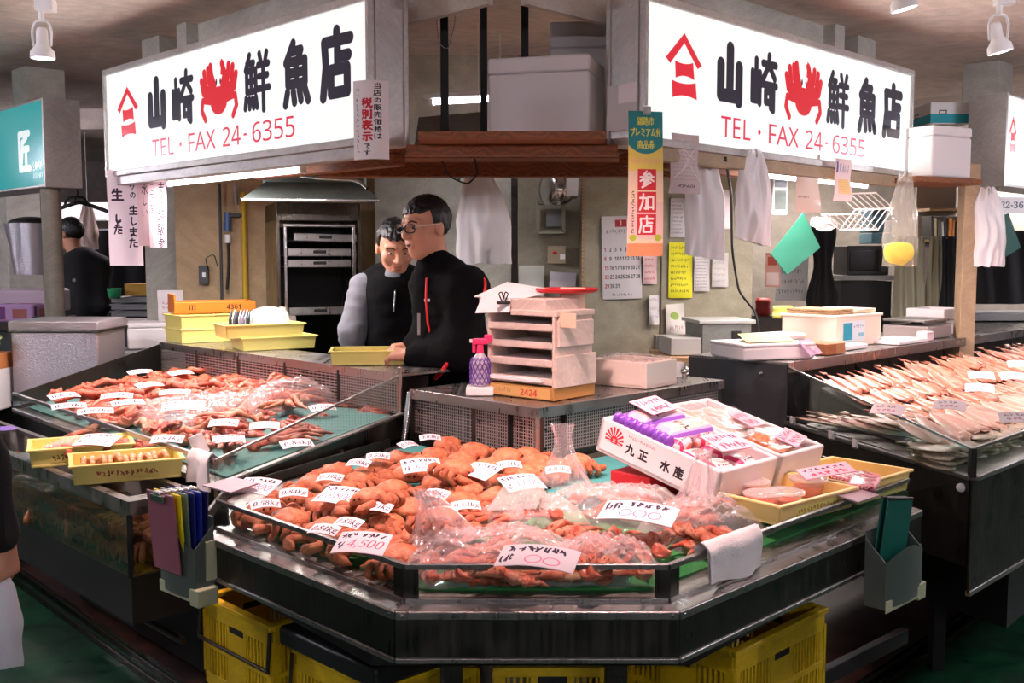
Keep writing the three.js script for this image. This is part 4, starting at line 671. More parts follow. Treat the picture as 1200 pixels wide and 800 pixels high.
{ // metal drum hung on the wall, boxes below it
  const c = Q(648, 222, -5.85), t = thing('metal_drum', 'shiny round metal drum hung under the planks', 'drum', c, 0.5);
  part('drum_body', lathe([[0, -0.1], [0.07, -0.1], [0.078, -0.09], [0.078, -0.04], [0.09, -0.035], [0.09, -0.02], [0.078, -0.015], [0.078, 0.02], [0.09, 0.025], [0.09, 0.04], [0.05, 0.05], [0, 0.05]], 28).rotateZ(Math.PI / 2), M.steelBright, t); part('hub', lathe([[0, -0.05], [0.05, -0.05], [0.03, 0.04], [0, 0.05]], 18).rotateZ(-Math.PI / 2).translate(0.09, -0.02, 0.03), M.steel, t);
  const p = Q(671, 210, -5.8), w = thing('punched_strip', 'white punched strip hanging in front of the metal drum', 'strip', p); part('strip', slab(V(-0.035, -0.09, 0), V(0.03, -0.09, 0), V(0.035, 0.06, 0.02), V(-0.035, 0.06, 0.02), 0.004), M.white, w); for (const [x, y] of [[-0.005, -0.07], [0.01, -0.06], [-0.012, -0.05]]) part('hole', cyl(0.006, 0.006, 0.007, 0, 0, 0, 8).rotateX(Math.PI / 2), M.darkGrey, w, [x, y, 0]);
  const s = span(630, 238, 660, 272, -6.04), f = thing('wall_box', 'open grey metal box on the wall under the drum', 'box', s.c); part('box_frame', [box(s.w, 0.02, 0.09, 0, s.h / 2, 0.03), box(s.w, 0.02, 0.09, 0, -s.h / 2, 0.03), box(0.02, s.h, 0.09, -s.w / 2, 0, 0.03), box(0.02, s.h, 0.09, s.w / 2, 0, 0.03)], S({ color: 0x8d8a76, roughness: 0.6 }), f); part('inner_plate', box(s.w * 0.6, s.h * 0.6, 0.02, 0.02, 0, 0.01), M.grey, f);
  const k = span(641, 288, 663, 309, -6.03), b = thing('wall_meter', 'small brown box with a red mark on the wall', 'box', k.c); part('case', rbox(k.w, k.h, 0.06, 0.005), S({ color: 0x9a8a70, roughness: 0.6 }), b); part('lamp', ball(0.014, 0.01, 0.01, -0.01, 0.012, 0.032), M.red, b); part('label_plate', box(0.03, 0.03, 0.004, 0.035, -0.01, 0.031), M.paper, b);
}
// black cable down the cabinet
solo('black_cable', tube([Q(850, 185, -4.2), Q(857, 230, -4.6), Q(858, 290, -5.2), Q(866, 340, -5.4), Q(885, 366, -5.45), Q(890, 392, -5.3)], 0.006, 8, 60), M.black, 'black cable running down from the sign to the grey metal box', 'cable');
// grey machine box on a rack
{
  const z = -5.35, s = span(784, 374, 876, 413, z), t = thing('sealing_machine', 'grey metal sealing machine on the wooden topped rack', 'machine', V(s.c.x, s.a.y, z), 0.12);
  const gm = S({ color: 0x7f8480, metalness: 0.3, roughness: 0.5, map: grime });
  part('body', rbox(0.26, 0.16, 0.3, 0.006, 0.05, 0.08, 0), gm, t); part('lid', rbox(0.3, 0.02, 0.32, 0.005, 0.05, 0.17, 0), S({ color: 0x9ea09a, roughness: 0.5 }), t); part('side_tray', rbox(0.16, 0.09, 0.24, 0.005, -0.16, 0.045, 0.02), S({ color: 0xa3a29c, roughness: 0.6 }), t); part('switch', rbox(0.05, 0.05, 0.01, 0.003, 0.1, 0.1, 0.152), M.black, t); part('label_plate', box(0.06, 0.04, 0.004, 0.1, 0.04, 0.151), S({ color: 0x8fa9b8, roughness: 0.5 }), t);
  const r = thing('storage_rack', 'wire rack with a wooden top behind the foam boxes', 'rack', [s.c.x - 0.02, 0, z]), y = s.a.y - 0.002;
  part('rack_top', rbox(0.52, 0.03, 0.42, 0.004, 0, y - 0.016, 0), M.woodPale, r); part('wire_edge', [wire([V(-0.26, y - 0.06, 0.21), V(0.26, y - 0.06, 0.21)], 0.006), wire([V(-0.26, y - 0.09, 0.21), V(0.26, y - 0.09, 0.21)], 0.006), ...Array.from({ length: 12 }, (_, i) => wire([V(-0.25 + i * 0.045, y - 0.06, 0.21), V(-0.23 + i * 0.045, y - 0.09, 0.21)], 0.004))], M.darkGrey, r);
  for (const [x, zz] of [[-0.25, 0.2], [0.25, 0.2], [-0.25, -0.2], [0.25, -0.2], [0.13, 0.2]]) part('upright', cyl(0.014, 0.014, y - 0.03, x, (y - 0.03) / 2, zz, 10), M.darkGrey, r);
  part('lower_shelf', rbox(0.5, 0.02, 0.4, 0.004, 0, 0.6, 0), M.wood, r);
  const bxs = span(803, 420, 872, 470, -5.3); solo('cardboard_box', rbox(bxs.w, 0.3, 0.3, 0.005), M.paperTan, 'tan cardboard box on the lower shelf of the rack', 'box', undefined, [bxs.c.x, 0.762, -5.33]);
}
// ---------- neighbouring stalls, left ----------
{
  const o = [-2.64, -5.85], L = 1.8, c = along(o, LDIR, L / 2, 2.19, RDIR, 0.1);
  const tex = canvasTex(1024, 280, (g, w, h) => { g.fillStyle = '#17a0a3'; g.fillRect(0, 0, w, h); glyph(g, '匠', w * 0.79, h * 0.3, w * 0.1, h * 0.52, 24, '#f2fbfb'); houseMark(g, w * 0.908, h * 0.7, 18, 36, '#e8f6f6'); reseed(61); scribble(g, w * 0.93, h * 0.7, w * 0.062, 30, 5, '#e8f6f6', 5); scribble(g, w * 0.91, h * 0.84, w * 0.08, 22, 8, '#bfe6e6', 4); });
  const t = thing('light_box_sign', 'teal light box sign with white characters on a grey post', 'sign', c, -Math.PI / 4);
  part('cabinet', rbox(L, 0.5, 0.2, 0.006), M.alu, t); part('face', new THREE.PlaneGeometry(L - 0.03, 0.47), S({ map: tex, emissiveMap: tex, emissive: 0xffffff, emissiveIntensity: 0.55, roughness: 0.25, color: 0x888888 }), t, [0, 0, 0.102]); part('end_trim', rbox(0.02, 0.5, 0.21, 0.003, L / 2, 0, 0), M.alu, t);
  const r = new THREE.RectAreaLight(0xaef4f0, 0.5, L, 0.45); r.name = 'lamp_light'; r.castShadow = true; r.position.set(0, 0, 0.12); r.rotation.y = Math.PI; t.add(r);
  const o2 = [2.76, -5.8], L2 = 1.8, c2 = along(o2, RDIR, L2 / 2, 2.2, LDIR, 0.1), tex2 = canvasTex(1024, 280, (g, w, h) => { g.fillStyle = '#f6f4f2'; g.fillRect(0, 0, w, h); houseMark(g, 20, h * 0.22, 62, h * 0.42); });
  const u = thing('light_box_sign', 'white light box sign with a small red roof mark past the beige post', 'sign', c2, Math.PI / 4);
  part('cabinet', rbox(L2, 0.52, 0.2, 0.006), M.alu, u); part('face', new THREE.PlaneGeometry(L2 - 0.03, 0.49), S({ map: tex2, emissiveMap: tex2, emissive: 0xffffff, emissiveIntensity: 0.7, roughness: 0.25, color: 0x888888 }), u, [0, 0, 0.102]); part('end_trim', rbox(0.02, 0.52, 0.21, 0.003, -L2 / 2, 0, 0), M.alu, u);
  const r2 = new THREE.RectAreaLight(0xfff3ee, 0.8, L2, 0.45); r2.name = 'lamp_light'; r2.castShadow = true; r2.position.set(0, 0, 0.12); r2.rotation.y = Math.PI; u.add(r2);
  solo('support_post', [cyl(0.055, 0.055, 1.96, 0, 0.98, 0, 18), cyl(0.058, 0.058, 0.07, 0, 1.12, 0, 18)], plaster(0x9a9284, 0.6), 'round grey post carrying the teal sign', 'post', undefined, [-2.68, 0, -6.0]);
  solo('support_post', rbox(0.085, 2.05, 0.085, 0.006, 0, 1.025, 0), M.beigePost, 'square beige wooden post beside the bag with the yellow bundle', 'post', undefined, [2.5, 0, -5.65]);
  const q = Q(88, 241, -6.3), h = thing('coat_hanger', 'black plastic coat hanger hung from the teal sign', 'hanger', q); part('hanger_arms', tube([[-0.16, -0.045, 0], [-0.09, -0.015, 0], [-0.03, 0.005, 0], [0.03, 0.02, 0], [0.1, 0.0, 0], [0.2, -0.035, 0]], 0.012, 8), M.blackPlastic, h); part('bridge', tube([[-0.07, -0.01, 0], [-0.04, 0.045, 0], [0.05, 0.05, 0], [0.08, 0.005, 0]], 0.008, 8), M.blackPlastic, h); part('hook', tube([[0, 0.03, 0], [0.02, 0.08, 0], [0.03, 0.13, 0.1], [0.03, 0.16, 0.26]], 0.004, 6), M.blackPlastic, h);
}
{ // silver insulated box and its neighbours
  const foil = S({ color: 0xb0a7ab, metalness: 0.75, roughness: 0.38, bumpMap: fibre, bumpScale: 0.004 });
  const t = thing('insulated_box', 'silver foil wrapped insulated box at the far end of the crab case', 'box', [-2.26, 0.83, -5.22]);
  part('body', warp(new RoundedBoxGeometry(0.43, 0.35, 0.36, 4, 0.01), (v) => { v.x += 0.003 * nz(v.y * 20, v.z * 20, 1); v.z += 0.004 * nz(v.x * 20, v.y * 20, 4); }).translate(0, 0.175, 0), foil, t); part('lid', rbox(0.45, 0.05, 0.38, 0.01, 0, 0.377, 0), foil, t); part('lid_edge', rbox(0.455, 0.012, 0.385, 0.004, 0, 0.35, 0), M.steelDark, t); part('tape', [rbox(0.02, 0.1, 0.004, 0.001, 0.17, 0.31, 0.182), rbox(0.05, 0.014, 0.004, 0.001, 0.17, 0.22, 0.182)], M.film, t);
  solo('box_stand', box(0.5, 0.83, 0.4, 0, 0.415, 0), M.black, 'dark stand below the silver insulated box', 'stand', undefined, [-2.3, 0, -5.25]);
  foamBox('foam_box', 'white lidded foam box on the beige tub past the crab case', V(-2.06, 1.02, -5.98), 0.36, 0.15, 0.26, 0.35, { lid: true });
  const b = thing('storage_tub', 'beige storage tub with grey rim below the white foam box', 'tub', [-2.05, 0.5, -5.95], 0.35); part('tub_body', rbox(0.4, 0.46, 0.3, 0.01, 0, 0.25, 0), S({ color: 0xb5a590, roughness: 0.7 }), b); part('rim', rbox(0.43, 0.05, 0.33, 0.01, 0, 0.49, 0), M.grey, b);
  solo('tub_stand', box(0.45, 0.5, 0.35, 0, 0.25, 0), M.black, 'dark stand below the beige storage tub', 'stand', undefined, [-2.05, 0, -5.95], [0, 0.35, 0]);
  // digital scale on the ledge
  const s = thing('digital_scale', 'white digital scale with steel pan at the end of the tank ledge', 'scale', [-2.27, 0.888, -3.92], 0.9); part('scale_body', rbox(0.28, 0.05, 0.3, 0.012, 0, 0.03, 0), S({ color: 0xc3c6bf, roughness: 0.5 }), s); part('green_plate', rbox(0.24, 0.006, 0.2, 0.003, 0, 0.056, -0.02), S({ color: 0x9fb08c, roughness: 0.5 }), s); part('pan', rbox(0.3, 0.012, 0.26, 0.005, 0, 0.125, -0.02), M.steel, s); part('pan_post', cyl(0.03, 0.03, 0.06, 0, 0.09, -0.02), M.steelDark, s);
  solo('purple_cloth', sheet((u, v) => V(-0.3 + u * 0.45, 0.012 + 0.006 * nz(u * 6, v * 4, 2), v * 0.09), 16, 4).translate(0, 0, 0), S({ color: 0x7d63b0, roughness: 0.85, side: THREE.DoubleSide }), 'folded purple cloth on the tank ledge below the scale', 'cloth', undefined, [-2.06, 0.878, -3.85], [0, 0.78, 0]);
  // vegetables pack on a carton, far left
  const v = thing('produce_carton', 'orange-brown carton with bagged greens at the picture edge', 'carton', [-2.63, 1.0, -4.98]); part('carton', rbox(0.26, 0.075, 0.3, 0.004, 0, 0.037, 0), S({ color: 0xc47a42, roughness: 0.8 }), v); part('lower_box', rbox(0.28, 0.2, 0.3, 0.01, 0, -0.1, 0), M.foam, v);
  solo('bagged_greens', warp(ball(0.12, 0.09, 0.12, 0, 0.08, 0, 26, 18), (p) => { const k = 1 + 0.45 * nz(p.x * 30, p.y * 30, p.z * 30) + 0.25 * nz(p.x * 70, p.y * 70, p.z * 70); p.x *= k; p.z *= k; p.y *= 0.8 + 0.2 * k; }), S({ color: 0xffffff, roughness: 0.4, map: dataTex(64, 64, (u, v) => { const k = tn(u, v, 20, 3); return k > 0.12 ? [0.85, 0.9, 0.8] : k > -0.1 ? [0.68, 0.78, 0.2] : [0.25, 0.5, 0.3]; }) }), 'yellow-green vegetables in a bag on the orange-brown carton', 'vegetables', undefined, [-2.62, 1.075, -4.95]);
  solo('carton_stand', box(0.42, 0.8, 0.4, 0.0, 0.4, 0), M.black, 'dark stand below the carton of greens', 'stand', undefined, [-2.78, 0, -5.02]);
}
{ // goods on the neighbouring counter, far left
  const z = -7.2, ct = thing('neighbour_counter', 'dark counter of the neighbouring stall behind the silver box', 'counter', [-3.3, 0, -7.1]); part('counter_top', rbox(2.6, 0.04, 0.7, 0.004, 0.2, 1.08, 0), M.steelDark, ct); part('counter_front', box(2.5, 1.05, 0.6, 0.2, 0.53, 0), M.darkGrey, ct);
  const f = span(15, 262, 60, 322, -7.3), fb = thing('foil_bag', 'silver insulated bag with a dark lining on the neighbouring counter', 'bag', V(f.c.x, f.a.y, -7.3)); part('bag_body', warp(new THREE.CylinderGeometry(0.17, 0.12, f.h, 24, 6, true), (v) => { v.x += 0.02 * nz(v.y * 9, v.z * 9, 2); }).translate(0, f.h / 2, 0), S({ color: 0xc9c4cc, metalness: 0.8, roughness: 0.3, bumpMap: fibre, bumpScale: 0.005, side: THREE.DoubleSide }), fb); part('lining', ball(0.15, 0.05, 0.15, 0, f.h, 0), M.black, fb);
  solo('wrapped_stack', warp(rbox(0.5, 0.16, 0.3, 0.02), (v) => { v.y += 0.02 * nz(v.x * 8, v.z * 8, 1); }), S({ color: 0xb9a6b6, roughness: 0.4 }), 'stack of goods under pale plastic film on the neighbouring counter', 'package', undefined, [Q(30, 330, z).x, 1.24, -7.2]);
  const pk = Q(22, 352, -6.9); solo('snack_package', rbox(0.26, 0.12, 0.2, 0.02), print(128, 64, (g) => { g.fillStyle = '#b089b8'; g.fillRect(0, 0, 128, 64); g.fillStyle = '#6d3f7a'; g.fillRect(10, 8, 26, 48); g.fillStyle = '#a4605c'; g.fillRect(60, 16, 50, 36); }), 'purple printed package on the neighbouring counter', 'package', undefined, [pk.x, 1.17, -6.92]);
  const tr = span(32, 352, 70, 370, -6.7); solo('black_tray', [rbox(tr.w, 0.012, 0.16, 0.004, 0, -0.02, 0), rbox(tr.w, 0.045, 0.012, 0.004, 0, 0, 0.08), rbox(0.012, 0.045, 0.16, 0.004, -tr.w / 2, 0, 0), rbox(0.012, 0.045, 0.16, 0.004, tr.w / 2, 0, 0), rbox(tr.w, 0.045, 0.012, 0.004, 0, 0, -0.08)], M.blackPlastic, 'small black tray with papers on the neighbouring counter', 'tray', undefined, [tr.c.x, 1.128, -6.85]);
  const cb = span(153, 332, 186, 346, -8.2); solo('cardboard_box', rbox(cb.w, cb.h, 0.25, 0.005), S({ color: 0xb58a35, roughness: 0.8 }), 'flat yellow-brown cardboard box on the stack of grey trays', 'box', undefined, cb.c);
  for (let i = 0; i < 3; i++) { const g = span(140, 347 + i * 8, 186, 354.5 + i * 8, -8.2); solo('grey_tray', [rbox(g.w, g.h * 0.7, 0.34, 0.005), rbox(g.w + 0.02, 0.012, 0.36, 0.003, 0, g.h * 0.36, 0)], M.grey, 'grey plastic tray in the stack below the cardboard box', 'tray', 'stacked grey trays', g.c); }
  const ss = span(138, 371, 188, 400, -8.2); solo('tray_stand', box(ss.w, ss.b.y, 0.34, 0, ss.b.y / 2, 0), M.black, 'dark stand under the stack of grey trays', 'stand', undefined, [ss.c.x, 0, -8.2]);
  const gc = Q(134, 343, -8.0); solo('green_cup', lathe([[0, -0.035], [0.045, -0.035], [0.055, 0.035], [0.05, 0.035], [0.042, -0.03], [0, -0.03]]), S({ color: 0x35a368, roughness: 0.5 }), 'green plastic cup beside the stack of grey trays', 'cup', undefined, gc);
  paper('wall_notice', 'white sheet with red characters below the pink banner', [186, 340, 214, 376], -6.0, print(120, 150, (g) => { g.fillStyle = '#cfc8ca'; g.fillRect(0, 0, 120, 150); reseed(63); for (let i = 0; i < 3; i++) scribble(g, 20, 50 + i * 26, 80, 18, 4, '#b88a92', 3); }));
  paper('wall_calendar', 'pale blue grid calendar behind the man in black', [108, 268, 130, 302], -9.2, print(96, 128, (g) => { g.fillStyle = '#b9bcc4'; g.fillRect(0, 0, 96, 128); g.fillStyle = '#8f9aa8'; for (let i = 0; i < 6; i++) g.fillRect(8, 14 + i * 19, 80, 6); }), { category: 'calendar' });
  const bk = Q(158, 325, -9.0); solo('black_curtain', sheet((u, v) => V(-0.5 + u, -bk.y + 0.01 + (bk.y + 0.4) * v, 0.03 * Math.sin(u * 26)), 30, 4), M.cloth, 'black cloth hung behind the brush writing banner', 'cloth', undefined, bk);
  solo('support_post', rbox(0.25, 2.72, 0.1, 0.005, 0, 1.36, 0), M.column, 'wide grey partition post behind the pink banners', 'post', undefined, [Q(196, 300, -6.6).x, 0, -6.6]);
  const hb = span(92, 245, 113, 290, -8.8); hangingBag('carrier_bag', 'pale bags hanging behind the man in black', [92, 240, 114, 292], -8.8, { seed: 15, neck: 0.7, cord: 0.78, mat: S({ color: 0xc3aca0, roughness: 0.7, side: THREE.DoubleSide }) });
  const wl = span(70, 238, 130, 258, -9.3); solo('hanging_lamp_shade', rbox(wl.w, wl.h, 0.2, 0.01), tubeGlow(0.45, 0xfff0f0), 'bright white lamp shade glowing at the back of the neighbouring stall', 'lamp', undefined, wl.c);  // glowing lamp shade hanging below the ceiling at the back
}
// ---------- neighbouring stalls, right ----------
{
  // wooden shelf with a foam box past the sign's end
  const s = span(1060, 150, 1132, 207, -5.3); foamBox('foam_box', 'white foam box on the plank shelf between the beige post and the sign', V(s.c.x + 0.05, s.a.y, -5.45), 0.3, 0.26, 0.24, 0.5, { lid: true });
  solo('plank_shelf', rbox(0.5, 0.03, 0.3, 0.004), M.wood, 'short brown plank under the foam box beside the beige post', 'shelf', undefined, [s.c.x + 0.02, s.a.y - 0.017, -5.45], [0, 0.5, 0]);
  const tb = span(1078, 124, 1124, 149, -6.2); solo('flat_carton', rbox(tb.w, tb.h, 0.3, 0.005), print(160, 96, (g) => { g.fillStyle = '#d9d6d4'; g.fillRect(0, 0, 160, 96); g.fillStyle = '#2b9aa6'; g.fillRect(0, 52, 160, 40); g.strokeStyle = '#222'; g.lineWidth = 4; g.strokeRect(36, 36, 28, 16); }), 'white and teal carton stored above the plank by the sign', 'carton', undefined, tb.c);
  // black garment, trousers, jackets on a rail
  const cloth = (name, label, rect, z, mat, o = {}) => { const r = span(...rect, z); return solo(name, sheet((u, v) => { const x = (u - 0.5) * 2, p = o.prof ? o.prof(v) : 1; return V(x * r.w / 2 * p + (o.lean ?? 0) * (v - 0.5), (v - 0.5) * r.h, 0.03 * Math.cos(x * 1.5) + 0.018 * Math.sin(x * 8 + v * 2)); }, 24, 20), mat, label, 'clothes', o.group, r.c); };
  cloth('black_garment', 'long black garment with narrow waist hanging beside the mint green board', [944, 262, 984, 376], -6.6, S({ color: 0x0a0a0c, roughness: 0.9, side: THREE.DoubleSide }), { prof: (v) => 0.55 + 0.45 * Math.sin(1.2 + 4.6 * (1 - v)) ** 2 * (1 - v * 0.4) });
  const tw = S({ color: 0x8d8a73, roughness: 0.85, side: THREE.DoubleSide });
  cloth('work_trousers', 'khaki work trousers hanging behind the white plastic basket', [1046, 277, 1086, 372], -6.535, tw, { prof: (v) => 1 - 0.12 * v });
  cloth('work_jacket', 'khaki jacket hanging beside the trousers', [1084, 277, 1106, 370], -6.535, S({ color: 0x85826c, roughness: 0.85, side: THREE.DoubleSide }), { prof: (v) => 1 - 0.3 * v * v });
  cloth('black_jacket', 'black jacket hanging left of the beige post', [1100, 277, 1126, 370], -6.52, S({ color: 0x111214, roughness: 0.9, side: THREE.DoubleSide }));
  cloth('black_curtain', 'wide black cloth hung to the right of the beige post', [1140, 270, 1216, 356], -7.2, S({ color: 0x0c0b0c, roughness: 0.9, side: THREE.DoubleSide }));
  const hr = span(1046, 277, 1128, 281, -6.52); solo('hanging_rail', [wire([V(hr.a.x, hr.c.y, -6.52), V(hr.b.x, hr.c.y, -6.52)], 0.008), wire([V(hr.b.x - 0.02, hr.c.y, -6.52), V(hr.b.x - 0.02, hr.c.y, -7.125)], 0.006), wire([V(hr.b.x - 0.16, hr.c.y, -6.52), V(hr.b.x - 0.16, hr.c.y, -7.125)], 0.006)], M.steel, 'thin steel rail with the hanging work clothes', 'rail');
  // shelf of books and files
  const b = span(1080, 248, 1128, 280, -7.0); const sh = thing('book_shelf', 'pale shelf with files above the hanging clothes', 'shelf', V(b.c.x, b.a.y, -7.0)); part('shelf_board', rbox(b.w, 0.02, 0.25, 0.003, 0, -0.01, 0), M.woodPale, sh); part('top_board', rbox(b.w, 0.02, 0.25, 0.003, 0, b.h + 0.01, 0), M.woodPale, sh); part('back_board', box(b.w, b.a.y + b.h + 0.3, 0.02, 0, (b.h + 0.3 - b.a.y) / 2, -0.12), S({ color: 0xa99b8e, roughness: 0.8 }), sh);
  const cols = [0x3a3632, 0xd8c48a, 0x6b675f, 0xd8d2c4, 0x3f3c3a, 0xd8873a, 0xd0803a, 0x2c2c2e, 0xcfcac4, 0xbdb8b4]; let x = -b.w / 2 + 0.02;
  const bn = ['dark grey file', 'cream file', 'grey file', 'white file', 'charcoal file', 'orange file', 'dark orange file', 'black file', 'pale grey file', 'light grey file'];
  cols.forEach((c, i) => { const w = 0.014 + (i % 3) * 0.005; solo('file_binder', rbox(w, 0.15 - (i % 4) * 0.012, 0.16, 0.003, 0, 0.075 - (i % 4) * 0.006, 0), S({ color: c, roughness: 0.6 }), bn[i] + ' standing on the pale shelf above the hanging clothes', 'file', 'files on the pale shelf', [b.c.x + x + w / 2, b.a.y, -6.96], [0, 0, i < 5 ? 0.06 : 0]); x += w + 0.004; });
  // microwave and dark shelving
  const m = span(984, 288, 1033, 322, -6.9), mw = thing('microwave_oven', 'black microwave oven on dark shelving behind the hanging clothes', 'microwave', V(m.c.x, m.a.y, -6.9)); part('case', rbox(m.w, m.h, 0.3, 0.008, 0, m.h / 2, 0), M.blackPlastic, mw); part('door_window', rbox(m.w * 0.7, m.h * 0.7, 0.01, 0.003, -m.w * 0.1, m.h / 2, 0.152), M.blackGloss, mw); part('control_panel', rbox(m.w * 0.14, m.h * 0.8, 0.01, 0.003, m.w * 0.4, m.h / 2, 0.152), M.darkGrey, mw);
  const ds = thing('storage_shelf', 'dark shelving unit below the microwave oven', 'shelf', [m.c.x, 0, -6.9]); part('shelf_board', rbox(m.w * 1.25, 0.03, 0.34, 0.004, 0, m.a.y - 0.016, 0), M.grey, ds); part('shelf_body', box(m.w * 1.2, m.a.y - 0.04, 0.3, 0, (m.a.y - 0.04) / 2, -0.02), M.black, ds);
  const bl = span(1014, 246, 1038, 286, -7.1); for (let i = 0; i < 3; i++) solo('blue_crate', rbox(bl.w, bl.h / 3 - 0.006, 0.25, 0.006), S({ color: 0x4f7480, roughness: 0.6 }), 'blue-grey crate in the stack above the microwave oven', 'crate', 'crates above the microwave', [bl.c.x, bl.a.y + bl.h / 6 + i * bl.h / 3, -7.1]);
  // mint green clip boards
  const board = (label, pts, z, mat) => { const p = pts.map(([a, c2, dz]) => Q(a, c2, z + (dz ?? 0))); return solo('hanging_board', slab(...p, 0.006), mat, label, 'board'); };
  board('mint green plastic board hung askew below the pink sleeve', [[903, 297, 0], [922, 322, 0], [961, 290, -0.05], [941, 249, -0.05]], -4.85, M.mint);
  board('green plastic board hung behind the white bag at the beige post', [[1160, 312, 0], [1196, 290, 0], [1182, 250, 0], [1160, 255, 0]], -5.9, M.green).add(shadow(Object.assign(new THREE.Mesh(wire([Q(1172, 254, -5.9), Q(1172, 214, -5.9)], 0.003), M.white), { name: 'cord' })));
  // wire basket
  { const c = Q(985, 240, -4.95), t = thing('wire_basket', 'white wire basket hanging under the sign beside the lamp', 'basket', c, 0.5), W = M.white; const l = [];
    for (let i = 0; i <= 6; i++) { const k = i / 6 * 0.16; l.push(wire([V(-0.02 + k * 0.5, 0.05, k), V(0.1 + k * 0.5, -0.02, k), V(0.0 + k * 0.5, -0.12, k), V(-0.12 + k * 0.5, -0.05, k)], 0.0028)); }
    part('wires', l, W, t); part('rim', [wire([V(-0.02, 0.05, 0), V(0.06, 0.05, 0.16)], 0.005), wire([V(0.1, -0.02, 0), V(0.18, -0.02, 0.16)], 0.005), wire([V(0, -0.12, 0), V(0.08, -0.12, 0.16)], 0.005), wire([V(-0.12, -0.05, 0), V(-0.04, -0.05, 0.16)], 0.005)], W, t);
    const pg = Q(965, 262, -4.95); solo('plastic_wrap', warp(ball(0.06, 0.035, 0.05, 0, 0, 0, 20, 14), (v) => { v.multiplyScalar(1 + 0.35 * nz(v.x * 26, v.y * 26, v.z * 26)); }), M.film, 'crumpled plastic wrap caught under the wire basket', 'wrap', undefined, pg); }
  { const m2 = span(902, 208, 923, 252, -5.2), t = thing('small_monitor', 'small white framed monitor hung behind the carrier bags', 'monitor', m2.c, 0.35); part('bezel', rbox(m2.w, m2.h, 0.03, 0.006), M.white, t); part('screen', box(m2.w * 0.8, m2.h * 0.78, 0.004, 0, 0.006, 0.015), S({ color: 0x4b524e, roughness: 0.15 }), t); }
  { const n = span(1170, 231, 1210, 250, -8.0); solo('number_board', box(n.w, n.h, 0.02), S({ map: canvasTex(160, 76, (g) => { g.fillStyle = '#ece6e6'; g.fillRect(0, 0, 160, 76); write(g, '22-36', 4, 52, 44, '#3a3f4a', 'serif', 'bold', 150); }), roughness: 0.5 }), 'white board with the black number 22-36', 'sign', undefined, n.c); }
  { const g = span(908, 305, 946, 350, -6.4); paper('wall_notice', 'white sheet with grey drawing beyond the end of the steel cabinet', [908, 300, 948, 352], -6.9, lined('#b9bcbb', '#6a7070', 4, 71)); paper('wall_notice', 'pale pink poster at the end of the steel cabinet', [896, 296, 915, 336], -6.7, print(64, 120, (q) => { q.fillStyle = '#d9a08c'; q.fillRect(0, 0, 64, 120); q.fillStyle = '#e8d0c6'; q.fillRect(6, 70, 52, 44); q.fillStyle = '#b9503c'; q.fillRect(10, 14, 40, 30); })); paper('wall_notice', 'dark pink and white slip hung behind the carrier bags', [842, 222, 858, 268], -5.5, print(64, 140, (q) => { q.fillStyle = '#d8cfd0'; q.fillRect(0, 0, 64, 140); q.fillStyle = '#a02f4c'; q.fillRect(6, 20, 22, 80); })); }
  struct('wall_neighbour', box(5.2, 2.3, 0.06, 4.2, 1.15, -8.4), plaster(0xa89f94, 0.75));
  // low partition behind the rear counter
  struct('wall_partition', box(3.4, 1.12, 0.06, 2.9, 0.56, -7.4), plaster(0x6a6560, 0.7));
  const rc = span(1140, 352, 1230, 380, -7.0); solo('neighbour_shelf', rbox(1.2, 0.05, 0.4, 0.006), M.grey, 'grey shelf of the stall past the beige post', 'shelf', undefined, [3.6, 1.14, -7.1]);
}
// ---------- things on the rear counters ----------
// shallow yellow fish tray
function fishTray(label, c, w, d, h, turn, o = {}) {
  const t = thing('yellow_tray', label, 'tray', c, turn, o.group), th = 0.006, m = o.mat ?? M.yellow, fl = 0.012;
  part('tray_base', rbox(w - 0.02, 0.006, d - 0.02, 0.003, 0, 0.003, 0), m, t);
  const wall = (a, b, n) => { const lo = [a.clone().multiplyScalar(0.955), b.clone().multiplyScalar(0.955)]; return slab(V(lo[0].x, 0, lo[0].z), V(lo[1].x, 0, lo[1].z), V(b.x, h, b.z), V(a.x, h, a.z), th); };
  const c4 = [V(-w / 2, 0, -d / 2), V(w / 2, 0, -d / 2), V(w / 2, 0, d / 2), V(-w / 2, 0, d / 2)];
  for (let i = 0; i < 4; i++) part('tray_wall', wall(c4[i], c4[(i + 1) % 4]), m, t);
  part('rim', [rbox(w + 2 * fl, 0.008, fl, 0.003, 0, h, d / 2 + fl / 3), rbox(w + 2 * fl, 0.008, fl, 0.003, 0, h, -d / 2 - fl / 3), rbox(fl, 0.008, d, 0.003, w / 2 + fl / 3, h, 0), rbox(fl, 0.008, d, 0.003, -w / 2 - fl / 3, h, 0)], m, t);
  part('foot_rim', [rbox(w * 0.95, 0.008, 0.008, 0.002, 0, 0.004, d / 2 * 0.96), rbox(0.008, 0.008, d * 0.95, 0.002, w / 2 * 0.96, 0.004, 0), rbox(0.008, 0.008, d * 0.95, 0.002, -w / 2 * 0.96, 0.004, 0)], m, t);
  if (o.print) part('printed_mark', new THREE.PlaneGeometry(w * 0.6, h * 0.5), S({ map: canvasTex(256, 48, (g) => { g.fillStyle = '#e9dc7e'; g.fillRect(0, 0, 256, 48); reseed(o.print); scribble(g, 6, 8, 240, 32, 13, o.ink ?? '#8a5a2a', 4); }), roughness: 0.5 }), t, [0, h * 0.5, d / 2 * 0.982 + 0.004], [-0.045 * d / 2 / h * -1, 0, 0]);
  return t;
}
